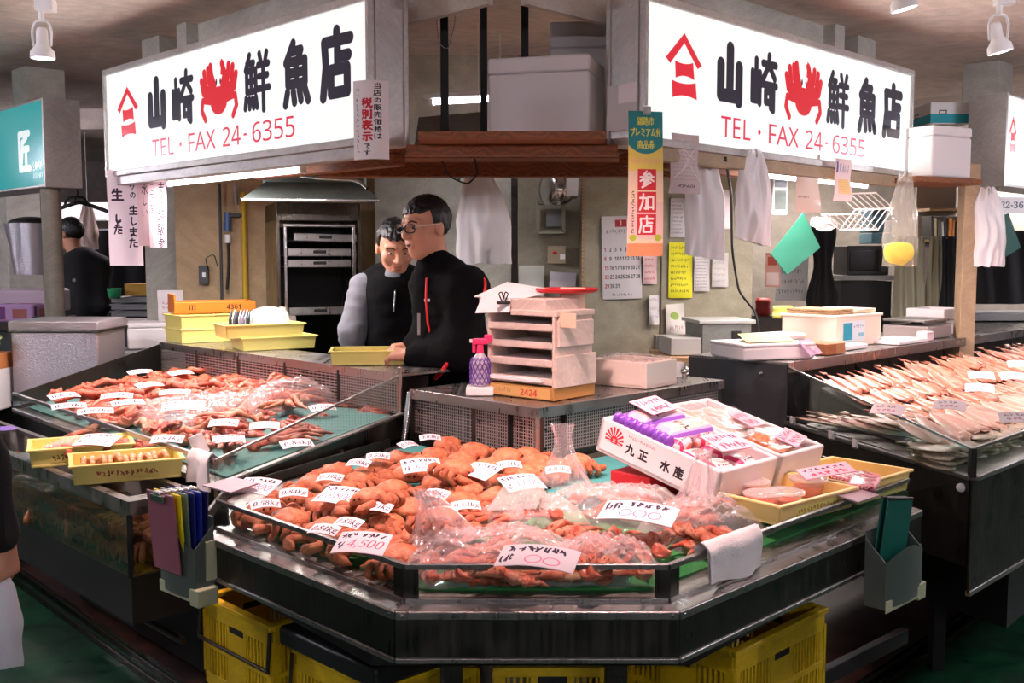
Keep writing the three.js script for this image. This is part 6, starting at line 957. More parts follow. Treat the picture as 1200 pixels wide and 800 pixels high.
// plastic film lying over a heap: a domed, crumpled skin with an open ruffled edge
function filmBag(label, c, w, d, h, turn, seed, o = {}) {
  const t = thing('plastic_bag', label, 'bag', c, turn, o.group);
  const f = (low) => sheet((u, v) => {
    const x = (u - 0.5) * 2, y = (v - 0.5) * 2, r = Math.min(1, Math.max(Math.abs(x), Math.abs(y))), dome = Math.pow(Math.max(0, 1 - Math.pow(Math.abs(x), 3)), 0.7) * Math.pow(Math.max(0, 1 - Math.pow(Math.abs(y), 3)), 0.7);
    const cr = 0.014 * nz(x * 2.5 + seed, y * 2.5, seed) - 0.026 * Math.abs(nz(x * 1.6 + y * 1.2 + seed, y * 6 - x * 2.5, seed + 4)) - 0.02 * Math.abs(nz(x * 7 + y * 3, y * 1.4 - x * 0.8 + seed, seed)) + 0.004 * nz(x * 16 + y * 6, y * 9, seed);
    const ed = 1 + 0.06 * nz(x * 4 + seed, y * 4, 9);
    return V(x * w / 2 * ed, 0.004 + dome * h + cr * (0.35 + dome) + (low ? -0.004 : 0), y * d / 2 * ed);
  }, 60, 50);
  part('film', f(false), M.film, t);
  if (o.neck) { // gathered mouth of the bag standing up
    const [nx, nzz, hh, lean] = o.neck; part('gathered_neck', new THREE.LatheGeometry([[0.075, 0], [0.055, 0.03], [0.036, 0.07], [0.022, 0.11], [0.02, hh * 0.8], [0.03, hh]].map((p) => new THREE.Vector2(...p)), 30).scale(1, 1, 0.55), M.film, t, [nx, h * 0.7, nzz]);
    const g = t.children[t.children.length - 1].geometry; warp(g, (v) => { const a = Math.atan2(v.z, v.x); const k = 1 + 0.28 * Math.sin(a * 7 + v.y * 20 + seed); v.x = v.x * k + lean * v.y; v.z *= k; });
  }
  return t;
}
{
  const protos = [kingSection(101, 0.05, 'king_crab_section'), kingSection(107, 0.2, 'king_crab_section'), kingSection(113, 0.35, 'king_crab_section')];
  reseed(120); const B = BED + 0.004, list = [];
  const at = (px, py, turn, lift = 0, sc = 1) => { const p = P(px, py, B + lift); const q = V(0.12, 0, -2.6).sub(p); if (p.z > -2.26 || p.x - 0.336 > -(p.z + 2.14) * 0.98) turn = Math.atan2(q.x, q.z) + rr(-1.1, 1.1); list.push([p, turn, rr(-0.12, 0.12), rr(-0.15, 0.15), sc]); };
  const spots = [[500, 672], [545, 680], [590, 682], [640, 682], [690, 682], [728, 672], [510, 648], [555, 655], [600, 656], [648, 658], [695, 656], [742, 652], [545, 632], [588, 634], [632, 636], [676, 634], [720, 632], [575, 612], [612, 612], [650, 612], [692, 610], [735, 612], [772, 616], [640, 592], [675, 592], [712, 590], [750, 592], [785, 600], [775, 655], [812, 648], [848, 634], [800, 628], [835, 615], [868, 612], [815, 602], [850, 595]];
  for (let i = 0; i < 6; i++) { const p = P(505 + i * 50, 686, B); list.push([V(p.x, B + (i % 2) * 0.012, p.z), i < 3 ? Math.PI / 2 + 0.25 : -Math.PI / 2 - 0.25, rr(-0.1, 0.1), rr(-0.1, 0.1), 0.8]); }
  spots.forEach(([x, y], i) => { const hd = P(x, y, B); at(x, y, rr(-3.1, 3.1), i % 3 === 1 ? 0.028 : 0.004, rr(0.78, 0.95)); });
  scatter(protos, list, 'red and cream king crab section inside a clear plastic bag on the corner case', 'bagged king crab sections on the corner case');
  const bp = (px, py) => P(px, py, BED + 0.002);
  const gl = 'bags of king crab on the corner case';
  filmBag('clear bag of crab legs against the front glass of the corner case', bp(575, 668), 0.42, 0.24, 0.095, 0.08, 1, { neck: [-0.1, -0.03, 0.05, -0.4] });
  filmBag('clear bag of crab legs beside the white towel on the corner case', bp(822, 628), 0.3, 0.22, 0.1, 0.72, 3, { neck: [0.06, -0.06, 0.13, 0.15] });
  filmBag('clear bag of crab legs in front of the foam box with the red sun mark', bp(718, 612), 0.4, 0.3, 0.1, -0.15, 5, { neck: [-0.13, -0.1, 0.17, -0.1] });
  filmBag('small clear bag of crab legs at the right front post of the corner case', bp(705, 672), 0.26, 0.19, 0.085, -0.05, 7);
  filmBag('clear bag of crab legs pushed against the hairy crabs', bp(622, 618), 0.26, 0.22, 0.09, 0.6, 9);
  card(630, 655, BED + 0.1, 0.16, 0.075, -0.3, print(256, 128, (g) => { g.fillStyle = '#e8dfe5'; g.fillRect(0, 0, 256, 128); reseed(93); scribble(g, 24, 8, 60, 34, 2, '#241c38', 6); scribble(g, 90, 14, 130, 30, 5, '#241c38', 7); scribble(g, 10, 60, 44, 50, 3, '#241c38', 5); g.strokeStyle = '#e58aa6'; g.lineWidth = 5; g.beginPath(); g.ellipse(120, 88, 26, 22, 0, 0, 7); g.stroke(); g.beginPath(); g.ellipse(180, 92, 26, 20, 0, 0, 7); g.stroke(); }), 0.3, 'large white price card on the bag against the front glass', undefined, 0, 0.01);
  card(748, 602, BED + 0.115, 0.175, 0.075, -0.45, print(256, 128, (g) => { g.fillStyle = '#e8dfe5'; g.fillRect(0, 0, 256, 128); reseed(94); scribble(g, 10, 14, 56, 50, 4, '#241c38', 6); scribble(g, 90, 10, 140, 30, 5, '#241c38', 6); g.strokeStyle = '#e27a9a'; g.lineWidth = 5; for (const x of [90, 140, 190]) { g.beginPath(); g.ellipse(x, 84, 20, 22, 0.3, 0, 7); g.stroke(); } }), 0.34, 'large white price card on the bag below the red sun mark', undefined, 0, 0.01);
  // clear frosted sheet lying on the crabs
  solo('plastic_sheet', slab(V(-0.075, 0, 0.02), V(0.05, 0.01, 0.04), V(0.075, 0.05, -0.035), V(-0.035, 0.045, -0.04), 0.003), PH({ color: 0xdfe6e2, transmission: 0.8, roughness: 0.2, thickness: 0 }), 'stiff clear plastic sheet between the hairy crabs and the bagged legs', 'sheet', undefined, P(605, 596, BED + 0.06));
}
// left case: red sections, film, brown crabs
{
  const protos = [kingSection(131, -0.15, 'red_crab_section'), kingSection(137, -0.05, 'red_crab_section')]; reseed(140); const list = [];
  for (let i = 0; i < 9; i++) for (let j = 0; j < 5; j++) { const u = 0.34 + i * 0.07 + rr(-0.012, 0.012), v = 0.14 + j * 0.18 + rr(-0.03, 0.03); if (u > 0.95) continue; if (u < 0.5 && v < 0.62) continue; const p = lBed(u, v); p.y += 0.004 + (rnd() < 0.3 ? 0.03 : 0); list.push([p, 2.2 + rr(-0.5, 0.5), rr(-0.15, 0.15), rr(-0.2, 0.2), rr(1.05, 1.3)]); }
  scatter(protos, list, 'bright red king crab section piled in the glass fronted case', 'red crab sections in the crab case');
  const pk = [kingSection(151, 0.45, 'pale_crab_section'), kingSection(157, 0.6, 'pale_crab_section')], l2 = [];
  for (let i = 0; i < 5; i++) for (let j = 0; j < 4; j++) { const p = lBed(0.24 + i * 0.085 + rr(-0.02, 0.02), 0.16 + j * 0.2 + rr(-0.03, 0.03)); p.y += 0.006; l2.push([p, rr(-3, 3), rr(-0.2, 0.2), rr(-0.2, 0.2), 1.1]); }
  scatter(pk, l2, 'pale pink crab section under the film in the crab case', 'pale crab sections under the film');
  filmBag('crumpled clear film over the pale crab sections in the crab case', lBed(0.42, 0.5), 0.6, 0.46, 0.09, 0.8, 11);
  filmBag('crumpled clear film heaped against the slotted back of the crab case', lBed(0.27, 0.8), 0.4, 0.18, 0.13, 0.8, 13);
  const dk = [kingSection(161, -0.1, 'spiny_crab', true), kingSection(167, 0.05, 'spiny_crab', true)], l3 = [];
  for (const [px, py, tu] of [[200, 505, 0.3], [225, 500, 2], [255, 498, 1], [285, 492, 2.6], [310, 485, 0.2], [335, 478, 1.4], [300, 505, -1], [400, 470, 0.6], [425, 476, 2.0], [380, 492, -0.4], [410, 488, 1.3], [440, 470, 2.2], [360, 505, 0.3], [330, 515, 1.0], [300, 525, 2.0], [270, 530, 0.2], [350, 470, 1.1], [375, 464, -0.9], [270, 512, 2.2], [240, 515, 0.5], [345, 495, 2], [320, 500, 0.8], [365, 482, 1.2], [395, 480, 2.4], [290, 478, -0.7], [265, 482, 1.9], [320, 466, 0.4], [345, 462, 2.7]]) { const p = P(px, py, 0.915); p.y = 0.905; l3.push([p, tu, rr(-0.3, 0.3), rr(-0.3, 0.3), 0.95]); }
  scatter(dk, l3, 'dark red spiny crab section with pale joints near the corner of the crab case', 'spiny crab sections in the crab case');
  const cl = 'white price slip on the red crab sections', cg = 'price slips in the crab case';
  for (const [x, y, t] of [[75, 464, 0.9], [81, 476, 0.5], [137, 464, 0.3], [112, 482, 0.4], [150, 472, 0.6], [175, 451, 0.9], [165, 436, 0.7], [212, 437, 0.9], [205, 460, 0.2]]) card(x, y, 1.0, 0.12, 0.045, t, slipMat[(x + y) % 5], 0.3, cl, cg);
  const cl2 = 'white price card on the spiny crab sections', cg2 = 'price cards on the spiny crabs';
  for (const [x, y, t, k] of [[196, 515, 0.1, 0], [268, 515, 0.3, 1], [262, 496, 0.1, 2], [310, 499, 0.2, 1], [338, 474, -0.2, 3], [378, 478, 0.5, 2], [348, 520, 0.5, 0], [312, 464, 0.6, 3]]) card(x, y, 0.97, 0.1, 0.05, t, k % 2 ? cardMat[k] : slipMat[k], 0.3, cl2, cg2);
  card(215, 476, 1.04, 0.14, 0.06, 0.2, cardMat[1], 0.35, 'white price card lying on the crumpled film in the crab case');
}
// trays on the tank ledge
{
  const Y = 0.888;
  const a = P(103, 528, Y + 0.03), b = P(148, 546, Y + 0.03);
  fishTray('yellow tray of bagged crab legs on the tank ledge', V(a.x - 0.03, Y, a.z - 0.02), 0.3, 0.2, 0.055, 0.42, { print: 171, ink: '#6b5320' });
  fishTray('yellow tray with a row of shrimps on the tank ledge', V(b.x, Y + 0.004, b.z), 0.3, 0.2, 0.055, 0.42, { print: 173, ink: '#9a3d2a' });
  const sp = kingSection(175, 0.1, 'bagged_leg_section'), p = []; reseed(177); for (let i = 0; i < 3; i++) p.push([V(a.x - 0.1 + i * 0.07, Y + 0.02, a.z + 0.02 - i * 0.02), 1.3 + i * 0.4, 0, 0, 0.85]); scatter([sp], p, 'red crab leg section in the yellow tray under a price card', 'legs in the yellow tray');
  filmBag('clear bag over the crab legs in the yellow tray', V(a.x - 0.03, Y + 0.02, a.z - 0.02), 0.26, 0.17, 0.05, 0.42, 15);
  card(114, 516, Y + 0.075, 0.13, 0.085, -0.15, cardMat[2], 0.25, 'white price card with red figures on the yellow tray of bagged legs');
  // shrimp
  const sh = thing('boiled_shrimp', '', 'shrimp'); const sm2 = PH({ color: 0xffffff, vertexColors: true, roughness: 0.4, clearcoat: 0.3 });
  const pts = Array.from({ length: 9 }, (_, i) => V(0, 0.012 + 0.022 * Math.sin(i / 8 * 2.6), -0.055 + i * 0.0138)), gs = [];
  for (let i = 0; i < 8; i++) { const r = 0.013 * (1 - i * 0.06); gs.push(warp(ball(r, r * 1.05, 0.0105, pts[i].x, pts[i].y, pts[i].z, 12, 8), () => {})); }
  part('body', tint(merge(gs), (x, y, z) => mix3([0.62, 0.24, 0.09], [0.8, 0.5, 0.26], 0.5 + nz(x * 90, y * 90, z * 130))), sm2, sh); part('tail', tint(slab(V(-0.012, 0.012, 0.052), V(0.012, 0.012, 0.052), V(0.018, 0.006, 0.075), V(-0.018, 0.006, 0.075), 0.003), () => [0.55, 0.16, 0.07]), sm2, sh);
  part('legs', tint(merge(Array.from({ length: 8 }, (_, i) => limb([V(i % 2 ? 0.008 : -0.008, 0.012, -0.03 + i * 0.009), V(i % 2 ? 0.014 : -0.014, 0.0, -0.026 + i * 0.009)], [[0.002, 0.001]], 5))), () => [0.6, 0.25, 0.12]), sm2, sh);
  reseed(179); for (let i = 0; i < 11; i++) { const o = i ? dup(sh) : sh; const k = i * 0.022 - 0.115; o.position.set(b.x + k * Math.cos(0.42) + 0.0, Y + 0.022 + rr(0, 0.01), b.z - k * Math.sin(0.42)); o.rotation.set(0, 0.42 + rr(-0.12, 0.12), rr(-0.2, 0.2), 'YXZ'); tag(o, 'boiled brown shrimp in the row in the yellow tray', 'shrimp', 'shrimps in the yellow tray'); }
  fishTray('yellow tray with orange roe held by the man with glasses', V(-0.605, 1.103, -4.3), 0.3, 0.2, 0.055, 0.12);
  solo('orange_roe', warp(ball(0.07, 0.02, 0.045, 0, 0, 0, 30, 20), (v) => { const k = 1 + 0.25 * nz(v.x * 90, v.y * 90, v.z * 90); v.multiplyScalar(k); }), S({ color: 0xb8501e, roughness: 0.5, bumpMap: shellBump, bumpScale: 0.004 }), 'heap of orange-brown roe in the tray held by the man', 'roe', undefined, [-0.605, 1.125, -4.3]);
}
// live crabs in the tank
{
  const br = [0.46, 0.2, 0.08], bl = [0.72, 0.34, 0.15], m = PH({ color: 0xffffff, vertexColors: true, roughness: 0.5, map: shellMap, bumpMap: shellBump, bumpScale: 0.003 });
  const mk = (seed) => { const t = thing('live_crab', '', 'crab'); const paint = (g) => tint(g, (x, y, z) => mix3(br, bl, 0.5 + nz(x * 24 + seed, y * 24, z * 24))); reseed(seed);
    part('carapace', paint(warp(ball(0.06, 0.028, 0.055, 0, 0.04, 0, 20, 14), (v) => { v.y += 0.005 * nz(v.x * 70, v.z * 70, seed); })), m, t);
    for (const s of [-1, 1]) for (let i = 0; i < 4; i++) { const z0 = 0.04 - i * 0.026; part(i ? 'leg' : 'claw', paint(limb([V(s * 0.045, 0.036, z0), V(s * 0.085, 0.075 - i * 0.008, z0 * 1.3), V(s * 0.1, 0.03, z0 * 1.7 + 0.01), V(s * 0.09, 0.004, z0 * 2)], i ? [[0.009, 0.009], [0.009, 0.007], [0.007, 0.003]] : [[0.011, 0.013], [0.013, 0.015], [0.015, 0.005]], 8, 0.2, seed + i)), m, t); } return t; };
  const ps = [mk(201), mk(211)]; const list = []; reseed(215);
  for (let i = 0; i < 15; i++) for (let j = 0; j < 2; j++) { const u = 0.045 + i * 0.063, p = kF.clone().lerp(kFL, u).add(V(R2 * 0.105, 0, -R2 * 0.105)).add(V(rr(-0.02, 0.02), 0, rr(-0.02, 0.02))); p.y = 0.678 + j * 0.06; list.push([p, rr(-3, 3), rr(-0.25, 0.25), rr(-0.25, 0.25), 0.72]); }
  scatter(ps, list, 'brown live crab inside the glass tank', 'live crabs in the tank');
}
// fish in the right case
{
  const fishMat = PH({ color: 0xffffff, vertexColors: true, roughness: 0.38, clearcoat: 0.35, clearcoatRoughness: 0.35 });
  const mk = (name, L, W, T, c0, c1, c2, seed, bend) => {
    const t = thing(name, '', 'fish'); const ring = 14, len = 18, prof = (s) => Math.pow(Math.sin(Math.min(1, s * 1.06 + 0.02) * Math.PI), 0.6) * (1 - 0.42 * s) + 0.02;
    const g = sheet((u, v) => { const a = u * Math.PI * 2, r = prof(v); return V(Math.cos(a) * W / 2 * r + bend * Math.sin(v * 3), T / 2 + Math.sin(a) * T / 2 * r * (Math.sin(a) < 0 ? 0.7 : 1) + 0.002 * nz(v * 20, a * 2, seed), (v - 0.5) * L); }, ring, len);
    part('body', tint(g, (x, y, z) => { const k = Math.abs(x) / (W / 2), n = nz(x * 70 + seed, y * 60, z * 26) * 0.5; return mix3(mix3(c0, c1, Math.min(1, Math.max(0, k + n))), c2, Math.max(0, Math.min(1, nz(x * 30, seed, z * 9) + (x > W * 0.28 ? 0.6 : 0)))); }), fishMat, t);
    part('tail_fin', tint(slab(V(-0.008 + bend * Math.sin(3), T / 2, L * 0.48), V(0.008 + bend * Math.sin(3), T / 2, L * 0.48), V(W * 0.26, T / 2 + 0.004, L * 0.57), V(-W * 0.26, T / 2 - 0.004, L * 0.57), 0.003), () => mix3(c2, c1, 0.3)), fishMat, t);
    part('fin', tint(slab(V(W * 0.4, T * 0.6, -L * 0.15), V(W * 0.32, T * 0.6, L * 0.2), V(W * 0.52, T * 0.6, L * 0.22), V(W * 0.6, T * 0.6, -L * 0.05), 0.002), () => c2), fishMat, t);
    part('head_plate', tint(ball(W * 0.3, T * 0.42, L * 0.09, 0, T * 0.55, -L * 0.4, 12, 8), () => mix3(c1, c2, 0.5)), fishMat, t);
    return t;
  };
  const PK = [0.56, 0.18, 0.105], PL = [0.64, 0.32, 0.22], DK = [0.26, 0.09, 0.05], GR = [0.4, 0.34, 0.22], GD = [0.16, 0.14, 0.06];
  const pink = [mk('dried_fish', 0.27, 0.062, 0.024, PL, PK, DK, 301, 0.008), mk('dried_fish', 0.25, 0.055, 0.024, PK, [0.62, 0.2, 0.1], DK, 307, -0.008)];
  const pale = [mk('pale_fish', 0.3, 0.078, 0.026, [0.64, 0.38, 0.3], [0.58, 0.26, 0.19], GR, 311, 0.012)], grey = [mk('flat_fish', 0.26, 0.085, 0.018, GR, [0.6, 0.54, 0.44], GD, 317, 0.006)];
  reseed(320); const lp = [], lp2 = [], lp3 = [], lg = [], lw = [];
  const add = (arr, u, v, y, turn, sc, tip = 0) => { const p = rBed(u, v); p.y += y; arr.push([p, turn + rr(-0.12, 0.12), tip + rr(-0.08, 0.08), rr(-0.35, 0.1), sc]); };
  const dir = Math.PI + 0.16;   // tails towards the back wall
  for (let i = 0; i < 56; i++) add(lp, 0.14 + i * 0.047, 0.78 - 0.02 * rnd(), 0.128 + rr(0, 0.018), dir, rr(0.92, 1.08), -0.15);
  for (let i = 0; i < 56; i++) add(lp2, 0.16 + i * 0.047, 0.62, 0.094 + rr(0, 0.016), dir, rr(0.92, 1.08), -0.15);
  for (let i = 0; i < 50; i++) add(lp3, 0.14 + i * 0.05, 0.44, 0.06 + rr(0, 0.016), dir + 0.1, rr(0.9, 1.05), -0.12);
  for (let i = 0; i < 46; i++) add(lw, 0.02 + i * 0.055, 0.23, 0.062 + rr(0, 0.014), dir, rr(0.92, 1.05), -0.1);
  for (let i = 0; i < 12; i++) add(lw, 0.03 + (i % 4) * 0.035, 0.74 - i * 0.036, 0.01 + i * 0.005, dir + 0.6, 1.0, -0.05);
  for (let k = 0; k < 4; k++) for (let i = 0; i < 28; i++) add(lg, 0.0 + i * 0.068, 0.17, 0.0 + k * 0.015, dir, 1, 0);
  scatter(pink, lp, 'pink dried fish in the row against the rear wall of the fish case', 'pink dried fish of the back row', 'fish'); scatter(pink, lp2, 'pink dried fish in the middle row of the fish case', 'pink dried fish of the middle row', 'fish'); scatter(pink, lp3, 'pink dried fish in the row next to the pale fish', 'pink dried fish beside the pale fish', 'fish'); scatter(pale, lw, 'pale pinkish fish laid at the front of the fish case', 'pale fish at the front of the fish case', 'fish'); scatter(grey, lg, 'grey-green flat fish stacked under the pale fish', 'grey flat fish stacks', 'fish');
  const fishCard = print(96, 64, (g) => { g.fillStyle = '#f1e3e4'; g.fillRect(0, 0, 96, 64); reseed(331); scribble(g, 12, 10, 60, 18, 4, '#8a6f78', 2); scribble(g, 20, 36, 56, 16, 4, '#c98a98', 3); });
  for (const [x, y, t] of [[1113, 475, 0.5], [1150, 440, 0.3], [1148, 455, 0.4], [1187, 441, 0.2], [1192, 490, 0.3], [1040, 480, 0.6], [1195, 427, 0.3]]) card(x, y, 1.06, 0.1, 0.06, -t, fishCard, 0.4, 'plain white price card standing between the fish', 'price cards among the fish');
  for (const [x, y] of [[929, 493], [974, 510], [1002, 520]]) { const p = P(x, y, 0.93); solo('label_clip', rbox(0.055, 0.03, 0.012, 0.003), S({ color: 0xa9a6a2, roughness: 0.6 }), 'small grey label holder on the black edge strip of the fish case', 'label holder', 'label holders on the fish case', p, [-0.3, 1.1, 0]); }
}
// ---------- boxes and packs on the corner case ----------
{
  const tilt = 0.24, N = V(0.5176, 0.905, -2.588);
  // local frame: x along RDIR, z towards the aisle along -LDIR; turn = 45 deg
  const mkBox = (label, off, len, w, h, name) => {
    const t = thing(name, label, 'box', V(N.x + RDIR.x * off, N.y, N.z + RDIR.z * off), Math.PI / 4); t.rotation.set(tilt, Math.PI / 4, 0, 'YXZ'); const th = 0.016;
    part('base', rbox(w, 0.014, len, 0.005, w / 2, 0.007, -len / 2), M.foam, t); part('long_wall', rbox(th, h, len, 0.006, th / 2, h / 2, -len / 2), M.foam, t); part('long_wall', rbox(th, h, len, 0.006, w - th / 2, h / 2, -len / 2), M.foam, t); part('end_wall', rbox(w, h, th, 0.006, w / 2, h / 2, -th / 2), M.foam, t); part('end_wall', rbox(w, h, th, 0.006, w / 2, h / 2, -len + th / 2), M.foam, t); return t;
  };
  const h = 0.1, len = 0.41, b1 = mkBox('white foam box with a red sun mark, full of purple packs', 0, len, 0.28, h, 'foam_box'), b2 = mkBox('white foam box of clear trays behind the red sun foam box', 0.295, 0.42, 0.24, h, 'foam_box');
  part('printed_mark', new THREE.PlaneGeometry(0.36, 0.085), S({ map: canvasTex(720, 170, (g) => {
    g.fillStyle = '#f1eded'; g.fillRect(0, 0, 720, 170); g.save(); g.beginPath(); g.arc(88, 82, 66, Math.PI * 0.86, Math.PI * 2.14); g.clip(); g.fillStyle = '#cf2030'; for (let i = 0; i < 12; i++) { const a = Math.PI * 0.82 + i * 0.37; g.beginPath(); g.moveTo(88, 92); g.arc(88, 92, 80, a, a + 0.22); g.closePath(); g.fill(); } g.beginPath(); g.arc(88, 92, 26, 0, 7); g.fill(); g.restore(); glyph(g, '正', 76, 82, 24, 22, 3, '#f6f2f0');
    ['九', '正', '水', '産'].forEach((c, i) => glyph(g, c, 176 + i * 92 + (i > 1 ? 60 : 0), 70, 62, 62, 10, '#17141a')); reseed(401); scribble(g, 180, 24, 190, 18, 14, '#d98a94', 3); g.strokeStyle = '#d98a94'; g.lineWidth = 3; g.strokeRect(640, 70, 26, 56); }), roughness: 0.75 }), b1, [-0.0015, 0.055, -len / 2 - 0.01], [0, -Math.PI / 2, 0]);
  // supports below the tilted boxes
  const sup = V(N.x + LDIR.x * 0.28 + 0.02, BED, N.z + LDIR.z * 0.28 - 0.02); solo('red_box', rbox(0.2, 0.095, 0.14, 0.004, 0.08, 0.048, 0), S({ color: 0xc4232c, roughness: 0.6 }), 'red box propping up the tilted foam box with the sun mark', 'box', undefined, sup, [0, Math.PI / 4, 0]);
  solo('wooden_prop', rbox(0.5, 0.06, 0.05, 0.004, 0.25, 0.03, -0.02), M.woodPale, 'wooden batten under the front edge of the foam boxes', 'batten', undefined, V(N.x - 0.04, BED, N.z - 0.06), [0, Math.PI / 4, 0]);
  // contents are placed in the tilted frame of their box
  const inBox = (box, o, x, y, z, ry = 0, rx = 0) => { box.updateMatrixWorld(); const m = new THREE.Matrix4().compose(V(x, y, z), new THREE.Quaternion().setFromEuler(new THREE.Euler(rx, ry, 0, 'YXZ')), V(1, 1, 1)).premultiply(box.matrixWorld); m.decompose(o.position, o.quaternion, o.scale); return o; };
  const pillow = (w, d, h2, s) => warp(new RoundedBoxGeometry(w, h2, d, 5, h2 * 0.48), (v) => { const k = 1 - 0.25 * Math.pow(Math.abs(v.x) / (w / 2), 4); v.y *= k; v.y += 0.003 * nz(v.x * 40 + s, v.z * 40, s); });
  const packMat = print(200, 200, (g) => { g.fillStyle = '#c3a9c6'; g.fillRect(0, 0, 200, 200); g.fillStyle = '#8a55b8'; g.fillRect(0, 0, 200, 36); g.fillStyle = '#d9bfb0'; g.fillRect(20, 70, 160, 110); reseed(403); scribble(g, 60, 60, 30, 120, 4, '#2a2030', 6, true); g.fillStyle = '#d98a80'; g.beginPath(); g.ellipse(140, 130, 30, 24, 0, 0, 7); g.fill(); }, 0.25), pinkPack = print(128, 128, (g) => { g.fillStyle = '#e6c6c6'; g.fillRect(0, 0, 128, 128); g.fillStyle = '#c93f6a'; g.fillRect(0, 0, 24, 128); g.fillStyle = '#d8705c'; g.beginPath(); g.ellipse(80, 60, 34, 28, 0, 0, 7); g.fill(); reseed(404); scribble(g, 40, 90, 70, 24, 4, '#5a2a3a', 4); }, 0.25);
  for (let i = 0; i < 2; i++) { const o = thing('snack_pack', i ? 'clear snack pack with purple seal nearer the aisle in the sun mark box' : 'clear snack pack with purple seal at the far end of the sun mark box', 'pack', [0, 0, 0]); part('pouch', pillow(0.23, 0.1, 0.085, i), packMat, o); const caps = []; for (let k = 0; k < 5; k++) part('purple_cap', ball(0.018, 0.02, 0.014, -0.118, 0.012, -0.04 + k * 0.02, 12, 8), S({ color: 0x8a52c0, roughness: 0.25, metalness: 0.3 }), o); inBox(b1, o, 0.14, 0.095, -0.33 + i * 0.1, 0, 0); }
  reseed(405);
  for (let i = 0; i < 6; i++) { const o = thing('small_pouch', 'small pink printed pouch in the sun mark foam box', 'pouch', [0, 0, 0], 0, 'small pouches in the foam box'); part('pouch', pillow(0.1, 0.075, 0.05, i + 5), pinkPack, o); inBox(b1, o, 0.07 + (i % 2) * 0.11, 0.07 + (i > 3 ? 0.02 : 0), -0.06 - Math.floor(i / 2) * 0.07, rr(-0.3, 0.3)); }
  const tagMat = (s, ink) => print(192, 128, (g) => { g.fillStyle = '#e9b4c0'; g.fillRect(0, 0, 192, 128); reseed(s); scribble(g, 14, 14, 160, 40, 7, '#4a2a4a', 5); scribble(g, 30, 70, 140, 44, 5, ink, 7); });
  const tg = (label, box, x, y, z, s, ry, w = 0.14, d = 0.085) => { const o = solo('price_card', rbox(w, 0.003, d, 0.001), tagMat(s, '#d0405c'), label, 'price card'); inBox(box, o, x, y, z, ry, 0.12); };
  tg('pink price card on the purple sealed snack packs', b1, 0.13, 0.148, -0.335, 411, 0.1); tg('pink price card on the small pouches in the sun mark box', b1, 0.15, 0.128, -0.09, 412, -0.1);
  // second box: clear trays
  for (const [k, x, z, w, d] of [[0, 0.065, -0.29, 0.1, 0.22], [1, 0.175, -0.29, 0.1, 0.22], [2, 0.12, -0.095, 0.2, 0.14]]) { const o = thing('clear_tray_pack', ['clear long tray of fish roe at the far end of the second foam box', 'clear long tray beside the roe in the second foam box', 'clear tray with orange heap at the near end of the second foam box'][k], 'pack', [0, 0, 0]); part('tray', rbox(w, 0.012, d, 0.004, 0, 0.006, 0), S({ color: 0xead9d2, roughness: 0.5 }), o); part('contents', warp(ball(w * 0.4, 0.018, d * 0.42, 0, 0.016, 0, 24, 14), (v) => { v.y += 0.006 * nz(v.x * 70, v.z * 70, k); }), S({ color: [0xd9b9a4, 0xdcc4b4, 0xd9a284][k], roughness: 0.5, bumpMap: shellBump, bumpScale: 0.003 }), o); part('film_lid', sheet((u, v) => V((u - 0.5) * w, 0.04 + 0.006 * nz(u * 6, v * 6, k + 3), (v - 0.5) * d), 12, 12), M.film, o); inBox(b2, o, x, 0.065, z); }
  { const o = solo('shredded_heap', warp(ball(0.034, 0.024, 0.03, 0, 0, 0, 26, 18), (v) => { v.multiplyScalar(1 + 0.4 * nz(v.x * 120, v.y * 120, v.z * 120)); }), S({ color: 0xd97a4a, roughness: 0.6 }), 'orange shredded heap in the second foam box', 'food'); inBox(b2, o, 0.06, 0.09, -0.11); tg('pink price card in the second foam box', b2, 0.16, 0.108, -0.07, 413, 0.3, 0.13, 0.07); tg('pink price card on the far trays of the second foam box', b2, 0.15, 0.11, -0.22, 414, 0.0, 0.07, 0.09); }
  // trays with cups of roe at the right-hand glass
  const tA = P(930, 582, 0.93), tB = P(1002, 562, 0.93), q = Math.PI / 4;
  fishTray('yellow tray with cups of salmon roe at the right-hand glass', V(tA.x - 0.035, 0.893, tA.z - 0.045), 0.32, 0.26, 0.05, q - 0.1, { print: 421, mat: S({ color: 0xeacb86, roughness: 0.45 }), ink: '#b07a2a' });
  fishTray('yellow tray with vacuum packed slices at the end of the corner case', V(tB.x - 0.01, 0.888, tB.z - 0.06), 0.28, 0.24, 0.055, q - 0.05, { mat: S({ color: 0xeacb7c, roughness: 0.45 }) });
  const cup = thing('roe_cup', '', 'cup'); part('cup_wall', lathe([[0.03, 0], [0.042, 0.042], [0.045, 0.044], [0.045, 0.047]], 26), M.film, cup); part('roe', lathe([[0, 0.002], [0.029, 0.002], [0.037, 0.028], [0.03, 0.031], [0, 0.033]], 24), S({ color: 0xd8452a, roughness: 0.3, bumpMap: shellBump, bumpScale: 0.006 }), cup); part('lid', lathe([[0, 0.047], [0.044, 0.047], [0.046, 0.05], [0.04, 0.052], [0, 0.05]], 26), M.film, cup); part('rim', lathe([[0.0445, 0.043], [0.049, 0.044], [0.049, 0.049], [0.0445, 0.049]], 28), M.filmMilky, cup);
  [[889, 573], [918, 551], [929, 586], [957, 570], [904, 588]].forEach(([px, py], i) => { const p = P(px, py, 0.935), o = i ? dup(cup) : cup; o.position.set(p.x - 0.015, 0.902, p.z - 0.025); o.scale.setScalar(1.05); tag(o, 'clear round cup of red salmon roe in the yellow tray', 'cup', 'cups of roe'); });
